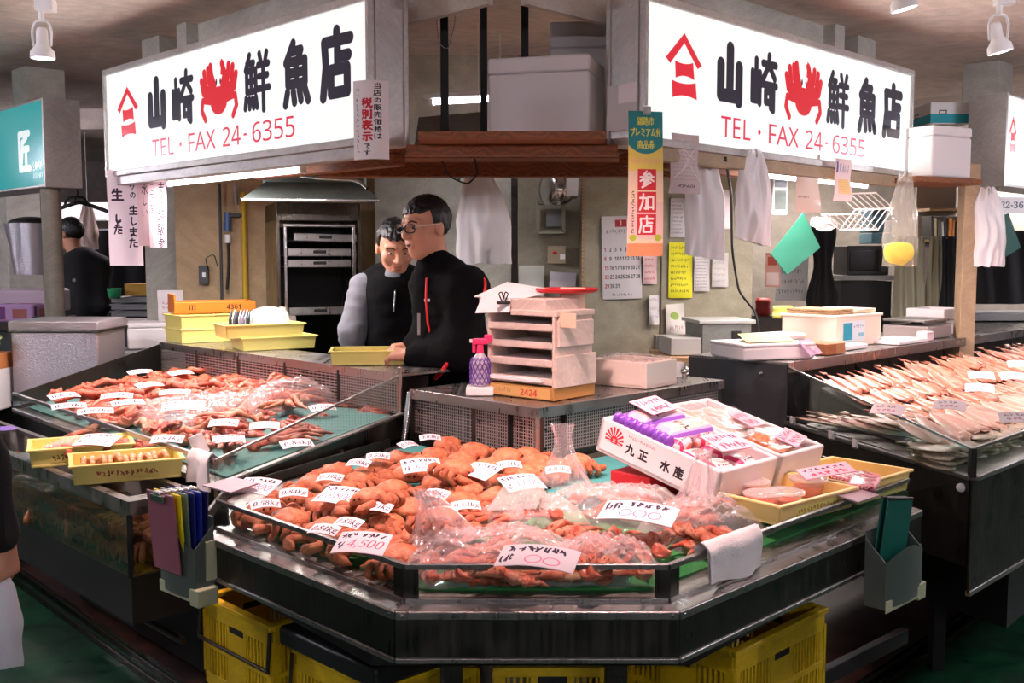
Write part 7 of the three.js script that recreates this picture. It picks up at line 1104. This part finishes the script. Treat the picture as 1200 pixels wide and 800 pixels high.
  solo('cup_slip', rbox(0.04, 0.002, 0.03, 0.001), M.paper, 'small white slip on the lid of a roe cup', 'slip', undefined, V(P(918, 551, 0.935).x - 0.015, 0.9585, P(918, 551, 0.935).z - 0.025), [0, 0.4, 0]);
  const jar = thing('purple_lid_jar', 'clear jar with a lilac lid behind the roe cups', 'jar', V(P(935, 540, 0.92).x + 0.02, 0.9, P(935, 540, 0.92).z - 0.04)); part('jar_body', lathe([[0, 0], [0.046, 0], [0.05, 0.055], [0, 0.055]], 26), PH({ color: 0xd9a6a6, transmission: 0.5, roughness: 0.2, thickness: 0 }), jar); part('jar_lid', lathe([[0, 0.072], [0.052, 0.072], [0.054, 0.055], [0.05, 0.053]], 26), S({ color: 0xb99ac0, roughness: 0.4 }), jar);
  const vp = print(128, 96, (g) => { g.fillStyle = '#c9848e'; g.fillRect(0, 0, 128, 96); reseed(425); scribble(g, 6, 6, 116, 84, 10, '#8a2f42', 6); scribble(g, 20, 20, 90, 40, 6, '#f3dfe2', 5); }, 0.15);
  [[985, 560, 0.2], [1002, 553, -0.2], [1012, 566, 0.5]].forEach(([px, py, t], i) => { const p = P(px, py, 0.94), o = solo('vacuum_pack', pillow(0.13, 0.08, 0.022, i + 9), vp, ['vacuum pack of dark red slices at the front of the yellow tray', 'vacuum pack of dark red slices lying across the others', 'vacuum pack of dark red slices at the end of the yellow tray'][i], 'pack', undefined, [p.x, 0.912 + i * 0.014, p.z], [0, t + 0.6, 0]); });
  const pc = P(968, 550, 0.975); solo('price_card', rbox(0.15, 0.003, 0.06, 0.001), tagMat(427, '#d0405c'), 'pink price card bridging the two yellow trays', 'price card', undefined, [pc.x, 0.972, pc.z], [0.25, 0.25, 0.05]);
  const bo = P(853, 580, 0.88), bt = thing('small_bottle', 'small clear bottle with yellow cap beside the roe tray', 'bottle', V(bo.x, BED + 0.002, bo.z)); part('bottle_body', lathe([[0, 0], [0.019, 0], [0.019, 0.05], [0.012, 0.06], [0.012, 0.066], [0, 0.066]]), M.film, bt); part('bottle_cap', cyl(0.014, 0.014, 0.016, 0, 0.072, 0), S({ color: 0xd8a52a, roughness: 0.4 }), bt);
}
// towels over the rails
function towel(label, a, b, top, hang, seed) { // draped over a rail from a to b
  const d = b.clone().sub(a), L = d.length(), n = V(-d.z, 0, d.x).normalize(); if (n.z < 0) n.multiplyScalar(-1);
  const t = thing('towel', label, 'towel', V((a.x + b.x) / 2, top, (a.z + b.z) / 2));
  const g = (off) => sheet((u, v) => { const s = (v - 0.4) / 0.6, q = a.clone().lerp(b, u).sub(t.position); const front = v > 0.4, drop = front ? -hang * s : -hang * 0.5 * (0.4 - v) / 0.4; const out = (front ? 0.016 : -0.016) * Math.min(1, Math.abs(v - 0.4) * 8) + (front ? 0.006 * Math.sin(u * 9 + seed) * s : 0); return V(q.x + n.x * (out + off) + 0.004 * nz(u * 5, v * 5, seed), drop + 0.012 - Math.pow(Math.abs(v - 0.4), 2) * 0.02 + (front ? 0.008 * Math.sin(u * 4 + seed) * s : 0), q.z + n.z * (out + off)); }, 18, 20);
  const m = M.towel.clone(); m.side = THREE.DoubleSide; part('cloth', g(0), m, t); part('inner_fold', g(0.006), m, t); return t;
}
towel('white towel hung over the right-hand glass rail of the corner case', yy(inset(0.04)[2].clone().lerp(inset(0.04)[3], 0.1), 0), yy(inset(0.04)[2].clone().lerp(inset(0.04)[3], 0.29), 0), 0.934, 0.085, 2);
towel('white towel hung over the corner of the crab case', yy(lF.clone().lerp(lFL, 0.005), 0), yy(lF.clone().lerp(lFL, 0.07), 0), 0.966, 0.1, 5);
{ const p = lF.clone().lerp(lFL, 0.06); solo('paper_roll', cyl(0.022, 0.022, 0.06, 0, 0, 0).rotateZ(0.4), M.white, 'small white roll beside the towel on the crab case', 'roll', undefined, [p.x, 0.985, p.z - 0.02]); }
// pockets with clip boards
function pocket(label, c, turn, w, h) {
  const t = thing('board_pocket', label, 'holder', c, turn); const g = PH({ color: 0x55605a, transmission: 0.25, roughness: 0.35, thickness: 0 });
  part('front_sheet', sheet((u, v) => V((u - 0.5) * w, v * h * (0.62 + 0.14 * Math.sin(u * 3.1)), 0.055 + 0.01 * Math.sin(u * 3.1)), 12, 6), g, t); part('back_sheet', slab(V(-w / 2, 0, 0), V(w / 2, 0, 0), V(w / 2, h, 0), V(-w / 2, h, 0), 0.003), g, t); for (const s of [-1, 1]) part('side_sheet', slab(V(s * w / 2, 0, 0), V(s * w / 2, 0, 0.055), V(s * w / 2, h * 0.62, 0.055), V(s * w / 2, h * 0.9, 0), 0.003), g, t); part('bottom_sheet', rbox(w, 0.004, 0.055, 0.001, 0, 0, 0.028), g, t);
  part('tape', [rbox(w * 1.02, 0.03, 0.003, 0.001, 0, 0.006, 0.058), rbox(0.04, 0.045, 0.06, 0.004, w / 2, 0.004, 0.03), rbox(0.004, h * 0.5, 0.03, 0.001, w / 2 + 0.003, h * 0.45, 0.01)], M.greenTape, t); return t;
}
{
  const clip = (label, mat, c, turn, lean, w = 0.125, h = 0.205) => { const t = thing('clip_board', label, 'clipboard', c); t.rotation.set(lean, turn, 0, 'YXZ'); part('board', rbox(w, h, 0.005, 0.002, 0, h / 2, 0), mat, t); part('clip', [rbox(w * 0.5, 0.02, 0.012, 0.004, 0, h - 0.012, 0.006), rbox(w * 0.3, 0.01, 0.016, 0.004, 0, h, 0.004)], M.steelBright, t); };
  const o = V(-0.81, 0.7, -2.575), tn2 = -0.72;
  pocket('clear plastic pocket of coloured clip boards taped to the end of the corner case', o, tn2, 0.16, 0.2);
  const n = V(Math.sin(tn2), 0, Math.cos(tn2)), list = [['dark blue clip board at the back of the plastic pocket', S({ color: 0x161d52, roughness: 0.35 })], ['bright blue clip board in the plastic pocket', M.blue], ['navy clip board in the plastic pocket behind the grey-green one', S({ color: 0x1a2470, roughness: 0.35 })], ['grey-green clip board in the plastic pocket', M.olive], ['yellow clip board in the plastic pocket', M.yellowFlat], ['mauve pink clip board at the front of the plastic pocket', M.mauve]];
  list.forEach(([l, m], i) => clip(l, m, V(o.x + n.x * (0.006 + i * 0.0085) - i * 0.006, 0.755, o.z + n.z * (0.006 + i * 0.0085)), tn2, -0.02 + i * 0.02));
  solo('pocket_flap', slab(V(-0.07, 0, 0.01), V(0.06, 0, 0.01), V(0.06, 0.01, -0.075), V(-0.05, 0.01, -0.075), 0.004), S({ color: 0xa9959f, roughness: 0.5 }), 'pale lilac plastic flap over the clip board pocket', 'flap', undefined, [-0.76, 0.945, -2.63], [0, -0.72, 0]);
  const r = V(0.965, 0.67, -2.6), tr = 0.76; pocket('clear plastic pocket of dark green boards taped to the right end of the corner case', r, tr, 0.2, 0.19);
  const m2 = V(Math.sin(tr), 0, Math.cos(tr)); for (let i = 0; i < 2; i++) { const t = thing('clip_board', i ? 'dark green board leaning at the front of the right-hand pocket' : 'dark green board behind the other in the right-hand pocket', 'clipboard', V(r.x + m2.x * (0.015 + i * 0.016) - 0.02, 0.68, r.z + m2.z * (0.015 + i * 0.016))); t.rotation.set(0.04, tr, -0.16, 'YXZ'); part('board', rbox(0.14, 0.25, 0.005, 0.002, 0, 0.125, 0), M.green, t); part('edge_strip', rbox(0.14, 0.008, 0.008, 0.002, 0, 0.25, 0), M.blackPlastic, t); }
  solo('pocket_flap', slab(V(-0.05, 0, 0.02), V(0.06, 0, 0.02), V(0.06, 0.008, -0.045), V(-0.05, 0.008, -0.045), 0.004), S({ color: 0xa9929a, roughness: 0.4 }), 'grey-pink plastic flap over the pocket of green boards', 'flap', undefined, [0.9, 0.928, -2.6], [0, 0.75, 0]);
}
// yellow crates below the case
function crate(label, c, turn, w, h, d, o = {}) {
  const t = thing('yellow_crate', label, 'crate', c, turn, o.group), m = M.yellowCrate, th = 0.012;
  part('crate_base', rbox(w, 0.012, d, 0.003, 0, 0.006, 0), m, t);
  const side = (len, x, z, ry, nm) => { // a wall with slots: rails and bars
    const gs = [rbox(len, h * 0.2, th, 0.003, 0, h * 0.9, 0), rbox(len, h * 0.14, th, 0.003, 0, h * 0.07, 0), rbox(len, h * 0.06, th, 0.002, 0, h * 0.46, 0)]; const n = Math.round(len / 0.016);
    for (let i = 0; i <= n; i++) { const xx = -len / 2 + i * len / n, solid = Math.abs(xx) < 0.055 || Math.abs(Math.abs(xx) - len / 2) < 0.03; gs.push(box(solid ? len / n * 1.02 : 0.007, h * 0.72, th * 0.8, xx, h * 0.5, 0)); }
    const p = part('crate_wall', gs, m, t, [x, 0, z], [0, ry, 0]); part('grip_slot', rbox(0.075, 0.022, th * 1.06, 0.004, 0, h * 0.78, 0), M.black, p); return p;
  };
  side(w, 0, d / 2, 0); side(w, 0, -d / 2, Math.PI); side(d, w / 2, 0, Math.PI / 2); side(d, -w / 2, 0, -Math.PI / 2);
  part('rim', [rbox(w + 0.02, 0.016, 0.026, 0.004, 0, h, d / 2), rbox(w + 0.02, 0.016, 0.026, 0.004, 0, h, -d / 2), rbox(0.026, 0.016, d, 0.004, w / 2, h, 0), rbox(0.026, 0.016, d, 0.004, -w / 2, h, 0)], m, t);
  if (o.bail) part('bail_handle', [wire([V(w / 2 + 0.008, h * 0.96, d / 2 + 0.012), V(w / 2 + 0.01, h * 0.55, d / 2 + 0.02), V(-w / 2 - 0.01, h * 0.55, d / 2 + 0.02), V(-w / 2 - 0.008, h * 0.96, d / 2 + 0.012)], 0.005)], M.steelDark, t);
  return t;
}
{
  const q = -Math.PI / 4;
  crate('yellow slotted crate with wire handle below the clip boards', V(-0.63, 0.36, -2.78), q, 0.34, 0.24, 0.3, { bail: true }); crate('yellow slotted crate under the one with the wire handle below the clip boards', V(-0.63, 0.1, -2.78), q, 0.34, 0.24, 0.3);
  crate('yellow slotted crate with wire handle below the left corner post', V(-0.315, 0.3, -2.5), q, 0.34, 0.26, 0.3, { bail: true });  crate('yellow slotted crate on the floor below the left corner post', V(-0.315, 0.02, -2.5), q, 0.34, 0.26, 0.3);
  solo('black_tray', [rbox(0.4, 0.05, 0.34, 0.01, 0, 0.025, 0)], M.blackPlastic, 'black plastic lid on the crate below the left corner post', 'lid', undefined, [-0.33, 0.57, -2.5], [0, q, 0]);
  crate('yellow slotted crate right of the steel leg below the front fascia', V(0.1, 0.3, -2.58), 0.0, 0.28, 0.27, 0.26); crate('lower yellow slotted crate behind the steel leg', V(0.1, 0.02, -2.58), 0.0, 0.28, 0.26, 0.26);
  crate('upper yellow slotted crate below the right-hand fascia', V(0.58, 0.32, -2.68), -q, 0.44, 0.27, 0.32); crate('lower yellow slotted crate below the right-hand fascia', V(0.58, 0.03, -2.68), -q, 0.44, 0.27, 0.32);
}
// ---------- people ----------
const sub = (d, e, k) => -smin(-d, e, k);                                // d without e, softly
function headField(x, y, z) {
  let d = ell(x, y, z, [0, 0.03, -0.012], [0.075, 0.086, 0.096]);
  d = smin(d, ell(x, y, z, [0, -0.035, 0.022], [0.058, 0.074, 0.063]), 0.03); d = smin(d, ell(x, y, z, [0, -0.094, 0.052], [0.026, 0.022, 0.022]), 0.03);
  for (const s of [-1, 1]) { d = smin(d, ell(x, y, z, [s * 0.042, -0.02, 0.058], [0.022, 0.022, 0.02]), 0.02); d = smin(d, capsule(x, y, z, [s * 0.012, 0.03, 0.084], [s * 0.048, 0.026, 0.066], 0.009, 0.008), 0.014); d = sub(d, -0.0 + Math.hypot(x - s * 0.031, y - 0.006, z - 0.095) - 0.016, 0.012); d = smin(d, ell(x, y, z, [s * 0.077, -0.006, -0.012], [0.01, 0.03, 0.019]), 0.008); }
  d = smin(d, capsule(x, y, z, [0, 0.014, 0.084], [0, -0.024, 0.102], 0.008, 0.0125), 0.01); for (const s of [-1, 1]) d = smin(d, Math.hypot(x - s * 0.012, y + 0.028, z - 0.092) - 0.009, 0.008);
  d = smin(d, capsule(x, y, z, [-0.018, -0.053, 0.081], [0.018, -0.053, 0.081], 0.006, 0.006), 0.008); d = smin(d, capsule(x, y, z, [-0.014, -0.066, 0.08], [0.014, -0.066, 0.08], 0.0065, 0.0065), 0.008);
  return smin(d, capsule(x, y, z, [0, -0.06, -0.026], [0, -0.2, -0.05], 0.053, 0.056), 0.03);
}
const hairField = (fringe) => (x, y, z) => {
  const d = ell(x, y, z, [0, 0.034, -0.016], [0.084, 0.094, 0.103]) + 0.004 * nz(x * 90, y * 30, z * 90);
  const face = Math.max(y - (fringe + 0.25 * Math.max(0, Math.abs(x) - 0.045) + 0.004 * Math.sin(x * 220)), -(z - 0.012 - 0.1 * Math.max(0, y)));   // open at the face
  const low = -(y + 0.062 + 0.4 * (z + 0.06)); const ear = Math.max(-(z + 0.03), y - 0.012) ; return Math.max(d, -face, low, -Math.max(ear, -0.03 + 0 * x));
};
const headGeo = field(headField, [-0.1, -0.21, -0.13], [0.1, 0.125, 0.125], 0.0036);
const handField = (curl) => (x, y, z) => {
  let d = 1; for (let i = 0; i < 4; i++) { const k = -0.027 + i * 0.018, l = [0.9, 1, 0.97, 0.78][i]; d = smin(d, capsule(x, y, z, [k * 0.6, 0, 0.012], [k, 0.002, 0.078], 0.015, 0.0125), 0.012); }
  for (let i = 0; i < 4; i++) { const k = -0.027 + i * 0.018, l = [0.9, 1, 0.95, 0.75][i], a = curl, b = curl * 2.1, p1 = [k * 1.05, 0.002 - 0.036 * l * Math.sin(a), 0.08 + 0.036 * l * Math.cos(a)], p2 = [k * 1.05, p1[1] - 0.03 * l * Math.sin(b), p1[2] + 0.03 * l * Math.cos(b)]; let f = capsule(x, y, z, [k, 0.002, 0.078], p1, 0.0095, 0.0088); f = smin(f, capsule(x, y, z, p1, p2, 0.0088, 0.0075), 0.003); d = smin(d, f, 0.004); }
  let t = capsule(x, y, z, [-0.02, -0.004, 0.022], [-0.046, -0.016, 0.052], 0.0125, 0.0105); t = smin(t, capsule(x, y, z, [-0.046, -0.016, 0.052], [-0.044, -0.03, 0.08], 0.0105, 0.0085), 0.004);
  return smin(smin(d, t, 0.01), capsule(x, y, z, [0, 0, -0.07], [0, 0, 0.012], 0.026, 0.022), 0.015);
};
const handGeo = field(handField(0.75), [-0.07, -0.09, -0.09], [0.05, 0.03, 0.16], 0.0034);
const aim = (g, at, fwd, up = V(0, 1, 0), sc = 1) => { const z = fwd.clone().normalize(), x = up.clone().cross(z).normalize(), y = z.clone().cross(x); return (Array.isArray(g) ? merge(g) : g.clone()).applyMatrix4(new THREE.Matrix4().makeBasis(x, y, z).scale(V(sc, sc, sc)).setPosition(at)); };
// garment or limb set from joints: [a, b, ra, rb] with soft joins
function bones(list, k, cell, pad = 0.2, fold = 0) {
  const lo = [9, 9, 9], hi = [-9, -9, -9]; for (const [a, b, ra, rb] of list) for (const [p, r] of [[a, ra], [b, rb]]) for (let i = 0; i < 3; i++) { lo[i] = Math.min(lo[i], p[i] - r - 0.03); hi[i] = Math.max(hi[i], p[i] + r + 0.03); }
  return field((x, y, z) => { let d = 1; for (const [a, b, ra, rb] of list) d = smin(d, capsule(x, y, z, a, b, ra, rb), k); return fold ? d + fold * (nz(x * 13, y * 26, z * 13) + 0.4 * nz(x * 30, y * 55, z * 30)) : d; }, lo, hi, cell);
}
function person(label, base, o) {
  const t = thing('person', label, 'person', base); const L = (g) => g.clone().translate(-base[0], -base[1], -base[2]);
  const skin = [aim(headGeo, o.head, o.look, o.up ?? V(0, 1, 0), 1.07)]; for (const [at, f, up, mir] of o.hands ?? []) { const h = handGeo.clone(); if (mir) { h.scale(-1, 1, 1); const i = h.index.array; for (let q = 0; q < i.length; q += 3) [i[q], i[q + 1]] = [i[q + 1], i[q]]; h.computeVertexNormals(); } skin.push(aim(h, at, f, up ?? V(0, 1, 0))); }
  part('body', L(merge(skin)), o.skin ?? M.skin, t);
  const put = (n, g, m, par = t) => part(n, L(aim(g, o.head, o.look, o.up ?? V(0, 1, 0), 1.07)), m, par);
  const hair = put('hair', field(hairField(o.fringe ?? 0.05), [-0.1, -0.09, -0.14], [0.1, 0.145, 0.11], 0.0045), M.hair);
  if (o.face !== false) {
    put('eyes', [ball(0.0115, 0.0045, 0.006, 0.031, 0.005, 0.0765, 12, 8), ball(0.0115, 0.0045, 0.006, -0.031, 0.005, 0.0765, 12, 8)], S({ color: 0xd8cfc8, roughness: 0.3 }));
    put('irises', [ball(0.0055, 0.0048, 0.004, 0.03, 0.0045, 0.0805, 10, 8), ball(0.0055, 0.0048, 0.004, -0.032, 0.0045, 0.0805, 10, 8)], M.blackGloss);
    put('eyebrows', [tube([[0.014, 0.026, 0.09], [0.03, 0.031, 0.086], [0.05, 0.024, 0.073]], 0.0036, 6), tube([[-0.014, 0.026, 0.09], [-0.03, 0.031, 0.086], [-0.05, 0.024, 0.073]], 0.0036, 6)], M.hair);
    put('lips', [ball(0.021, 0.005, 0.007, 0, -0.0545, 0.083, 14, 8), ball(0.018, 0.0055, 0.007, 0, -0.065, 0.082, 14, 8)], S({ color: 0xb0685a, roughness: 0.5 })); if (o.mouth) put('open_mouth', ball(0.014, 0.0055, 0.006, 0, -0.06, 0.0865, 12, 8), S({ color: 0x3a1514, roughness: 0.6 }));
  }
  if (o.glasses) { const rim = (s) => tube(Array.from({ length: 14 }, (_, i) => { const a = i / 14 * 6.283; return V(s * 0.032 + Math.sign(Math.cos(a)) * Math.pow(Math.abs(Math.cos(a)), 0.6) * 0.024, 0.004 + Math.sign(Math.sin(a)) * Math.pow(Math.abs(Math.sin(a)), 0.6) * 0.016, 0.104 - Math.abs(s * 0.032 + Math.cos(a) * 0.024) * 0.18); }), 0.0026, 6, 40, true); const gl = put('glasses', [rim(1), rim(-1), tube([[-0.008, 0.008, 0.102], [0, 0.01, 0.105], [0.008, 0.008, 0.102]], 0.002, 6)], M.blackPlastic); put('temples', [tube([[0.056, 0.01, 0.093], [0.078, 0.012, 0.05], [0.083, 0.012, 0.0], [0.082, 0.0, -0.018]], 0.0027, 6), tube([[-0.056, 0.01, 0.093], [-0.078, 0.012, 0.05], [-0.083, 0.012, 0.0], [-0.082, 0.0, -0.018]], 0.0027, 6)], S({ color: 0xd8cdbf, roughness: 0.3 })); }
  for (const [n, list, k, cell, mat, fold] of o.wear) part(n, L(bones(list, k, cell, 0.2, fold ?? 0)), mat, t);
  for (const [n, g, mat] of o.extra ?? []) part(n, L(g), mat, t);
  return t;
}
{ // man with glasses
  const A = (v) => [v.x, v.y, v.z], hd = V(-0.362, 1.668, -4.28), nk = [-0.302, 1.475, -4.32], ls = [-0.185, 1.415, -4.2], rs = [-0.36, 1.42, -4.5], hip = [-0.255, 0.95, -4.4], le = [-0.215, 1.165, -4.1], lh = [-0.41, 1.135, -4.2], re = [-0.37, 1.2, -4.5], rh = [-0.42, 1.165, -4.36];
  const jk = PH({ color: 0x060608, roughness: 1, specularIntensity: 0.3 });
  person('man in black jacket with red piping and glasses, leaning over the tray of roe', [-0.26, 0, -4.36], {
    head: hd, look: V(-0.7, -0.1, 0.66), fringe: 0.058, glasses: true, mouth: true, hands: [[V(-0.415, 1.145, -4.195), V(-0.85, 0.02, -0.2), V(0.1, 0.9, 0.5)], [V(-0.425, 1.17, -4.36), V(-0.9, -0.1, 0.25), V(0.05, 1, 0.05), true]],
    wear: [['jacket', [[[-0.3, 1.42, -4.33], [-0.265, 1.15, -4.36], 0.13, 0.15], [[-0.265, 1.15, -4.36], hip, 0.15, 0.155], [ls, rs, 0.082, 0.078], [[-0.22, 1.38, -4.25], [-0.24, 1.2, -4.28], 0.1, 0.12], [ls, le, 0.075, 0.062], [le, lh, 0.062, 0.044], [rs, re, 0.075, 0.06], [re, rh, 0.058, 0.042], [nk, [-0.325, 1.525, -4.3], 0.072, 0.062]], 0.07, 0.013, jk, 0.006],
      ['trousers', [[[-0.18, 0.93, -4.36], [-0.17, 0.5, -4.34], 0.1, 0.075], [[-0.17, 0.5, -4.34], [-0.17, 0.06, -4.38], 0.075, 0.055], [[-0.31, 0.93, -4.46], [-0.32, 0.5, -4.46], 0.1, 0.075], [[-0.32, 0.5, -4.46], [-0.32, 0.06, -4.5], 0.075, 0.055]], 0.05, 0.02, M.cloth]],
    extra: [['red_piping', tube([V(-0.15, 1.495, -4.24), V(-0.11, 1.45, -4.15), V(-0.112, 1.38, -4.115)], 0.006, 6), M.red], ['red_piping', tube([V(-0.35, 1.46, -4.215), V(-0.352, 1.38, -4.19), V(-0.345, 1.28, -4.19), V(-0.33, 1.2, -4.195)], 0.005, 6), M.red], ['red_lining', tube([V(-0.245, 1.145, -4.045), V(-0.28, 1.09, -4.07), V(-0.31, 1.06, -4.1)], 0.01, 6), M.red], ['badge', rbox(0.024, 0.03, 0.006, 0.003, -0.29, 1.335, -4.165), M.white], ['badge', rbox(0.03, 0.012, 0.006, 0.002, -0.345, 1.37, -4.2), M.white], ['badge', rbox(0.012, 0.09, 0.006, 0.002, -0.385, 1.27, -4.22), M.grey]] });
}
{ // man in the vest behind
  const hd = V(-0.535, 1.588, -4.74), vm = PH({ color: 0x07080b, roughness: 1, specularIntensity: 0.35 }), gm = S({ color: 0x74767e, roughness: 0.9 }), ls = [-0.44, 1.41, -4.8], rs = [-0.69, 1.4, -4.78], re = [-0.735, 1.2, -4.72], rh = [-0.74, 1.06, -4.74];
  person('man in black padded vest over a grey sweater, looking down at the tray', [-0.56, 0, -4.85], {
    head: hd, look: V(0.22, -0.36, 0.9), up: V(0, 1, 0), fringe: 0.06, hands: [[V(-0.742, 1.03, -4.745), V(0.05, -1, 0.0), V(0, 0.3, 1)]],
    wear: [['vest', [[[-0.555, 1.39, -4.82], [-0.555, 1.1, -4.84], 0.14, 0.15], [[-0.555, 1.1, -4.84], [-0.555, 0.93, -4.86], 0.15, 0.15], [[-0.46, 1.4, -4.82], [-0.65, 1.4, -4.82], 0.085, 0.085], [[-0.56, 1.36, -4.74], [-0.555, 1.15, -4.74], 0.1, 0.11]], 0.06, 0.013, vm, 0.005],
      ['sweater_sleeves', [[rs, re, 0.072, 0.06], [re, rh, 0.058, 0.046]], 0.05, 0.011, gm, 0.007], ['sweater_sleeves', [[ls, [-0.4, 1.2, -4.75], 0.07, 0.06], [[-0.4, 1.2, -4.75], [-0.44, 1.05, -4.76], 0.058, 0.046]], 0.05, 0.012, gm, 0.006], ['collar', [[[-0.55, 1.465, -4.775], [-0.548, 1.425, -4.74], 0.062, 0.07]], 0.03, 0.011, gm],
      ['trousers', [[[-0.48, 0.92, -4.86], [-0.48, 0.06, -4.86], 0.1, 0.06], [[-0.64, 0.92, -4.86], [-0.64, 0.06, -4.86], 0.1, 0.06]], 0.05, 0.022, M.cloth]],
    extra: [['zip', tube([V(-0.53, 1.41, -4.665), V(-0.53, 1.38, -4.64), V(-0.535, 1.3, -4.625)], 0.004, 6), M.steelBright]] });
}
{ // person in black far behind the teal sign
  const c = Q(97, 300, -8.3), x = c.x, z = -8.3;
  person('man in black seen from behind the post of the teal sign', [x, 0, z], { head: V(x - 0.1, 1.73, z), look: V(-0.9, 0, -0.3), face: false, wear: [['jacket', [[[x, 1.48, z], [x, 1.05, z], 0.15, 0.17], [[x - 0.12, 1.46, z + 0.05], [x + 0.14, 1.46, z - 0.05], 0.08, 0.08], [[x + 0.14, 1.46, z], [x + 0.17, 1.15, z + 0.05], 0.07, 0.06]], 0.07, 0.022, M.cloth], ['trousers', [[[x - 0.08, 1.0, z], [x - 0.09, 0.05, z], 0.1, 0.07], [[x + 0.08, 1.0, z], [x + 0.09, 0.05, z], 0.1, 0.07]], 0.05, 0.03, M.cloth]], extra: [['badge', ball(0.016, 0.016, 0.01, x - 0.01, 1.36, z + 0.155, 8, 6), M.grey]] });
}
{ // customer at the picture edge with a carrier bag
  const x = -1.42, z = -2.25, cm = S({ color: 0x0b0b0d, roughness: 0.9 });
  person('customer in a black coat holding a white carrier bag in front of the tank', [x, 0, z], { head: V(x + 0.02, 1.62, z - 0.02), look: V(0.5, -0.2, -0.8), hands: [[V(-1.125, 0.93, z + 0.03), V(0.05, -1, 0.0), V(1, 0, 0.1)]], wear: [['coat', [[[x, 1.36, z], [x, 0.95, z], 0.16, 0.17], [[x, 0.95, z], [x, 0.6, z], 0.17, 0.17], [[x - 0.18, 1.36, z - 0.06], [x + 0.18, 1.36, z + 0.06], 0.075, 0.075], [[x + 0.18, 1.36, z + 0.06], [x + 0.255, 1.1, z + 0.06], 0.07, 0.058], [[x + 0.255, 1.1, z + 0.06], [-1.13, 0.94, z + 0.04], 0.056, 0.045], [[x - 0.18, 1.36, z - 0.06], [x - 0.22, 0.9, z - 0.1], 0.07, 0.05]], 0.06, 0.018, cm], ['trousers', [[[x + 0.08, 0.7, z], [x + 0.09, 0.06, z], 0.09, 0.06], [[x - 0.08, 0.7, z], [x - 0.09, 0.06, z], 0.09, 0.06]], 0.04, 0.025, M.cloth]] });
  const b = hangingBag('carrier_bag', 'white carrier bag held by the customer in the black coat', [-90, 640, 22, 780], z + 0.03, { seed: 19, neck: 0.75, neckX: 0.05, depth: 0.08, mat: S({ color: 0xdcd9df, roughness: 0.5, side: THREE.DoubleSide }) });
}
renderer.render(scene, camera);
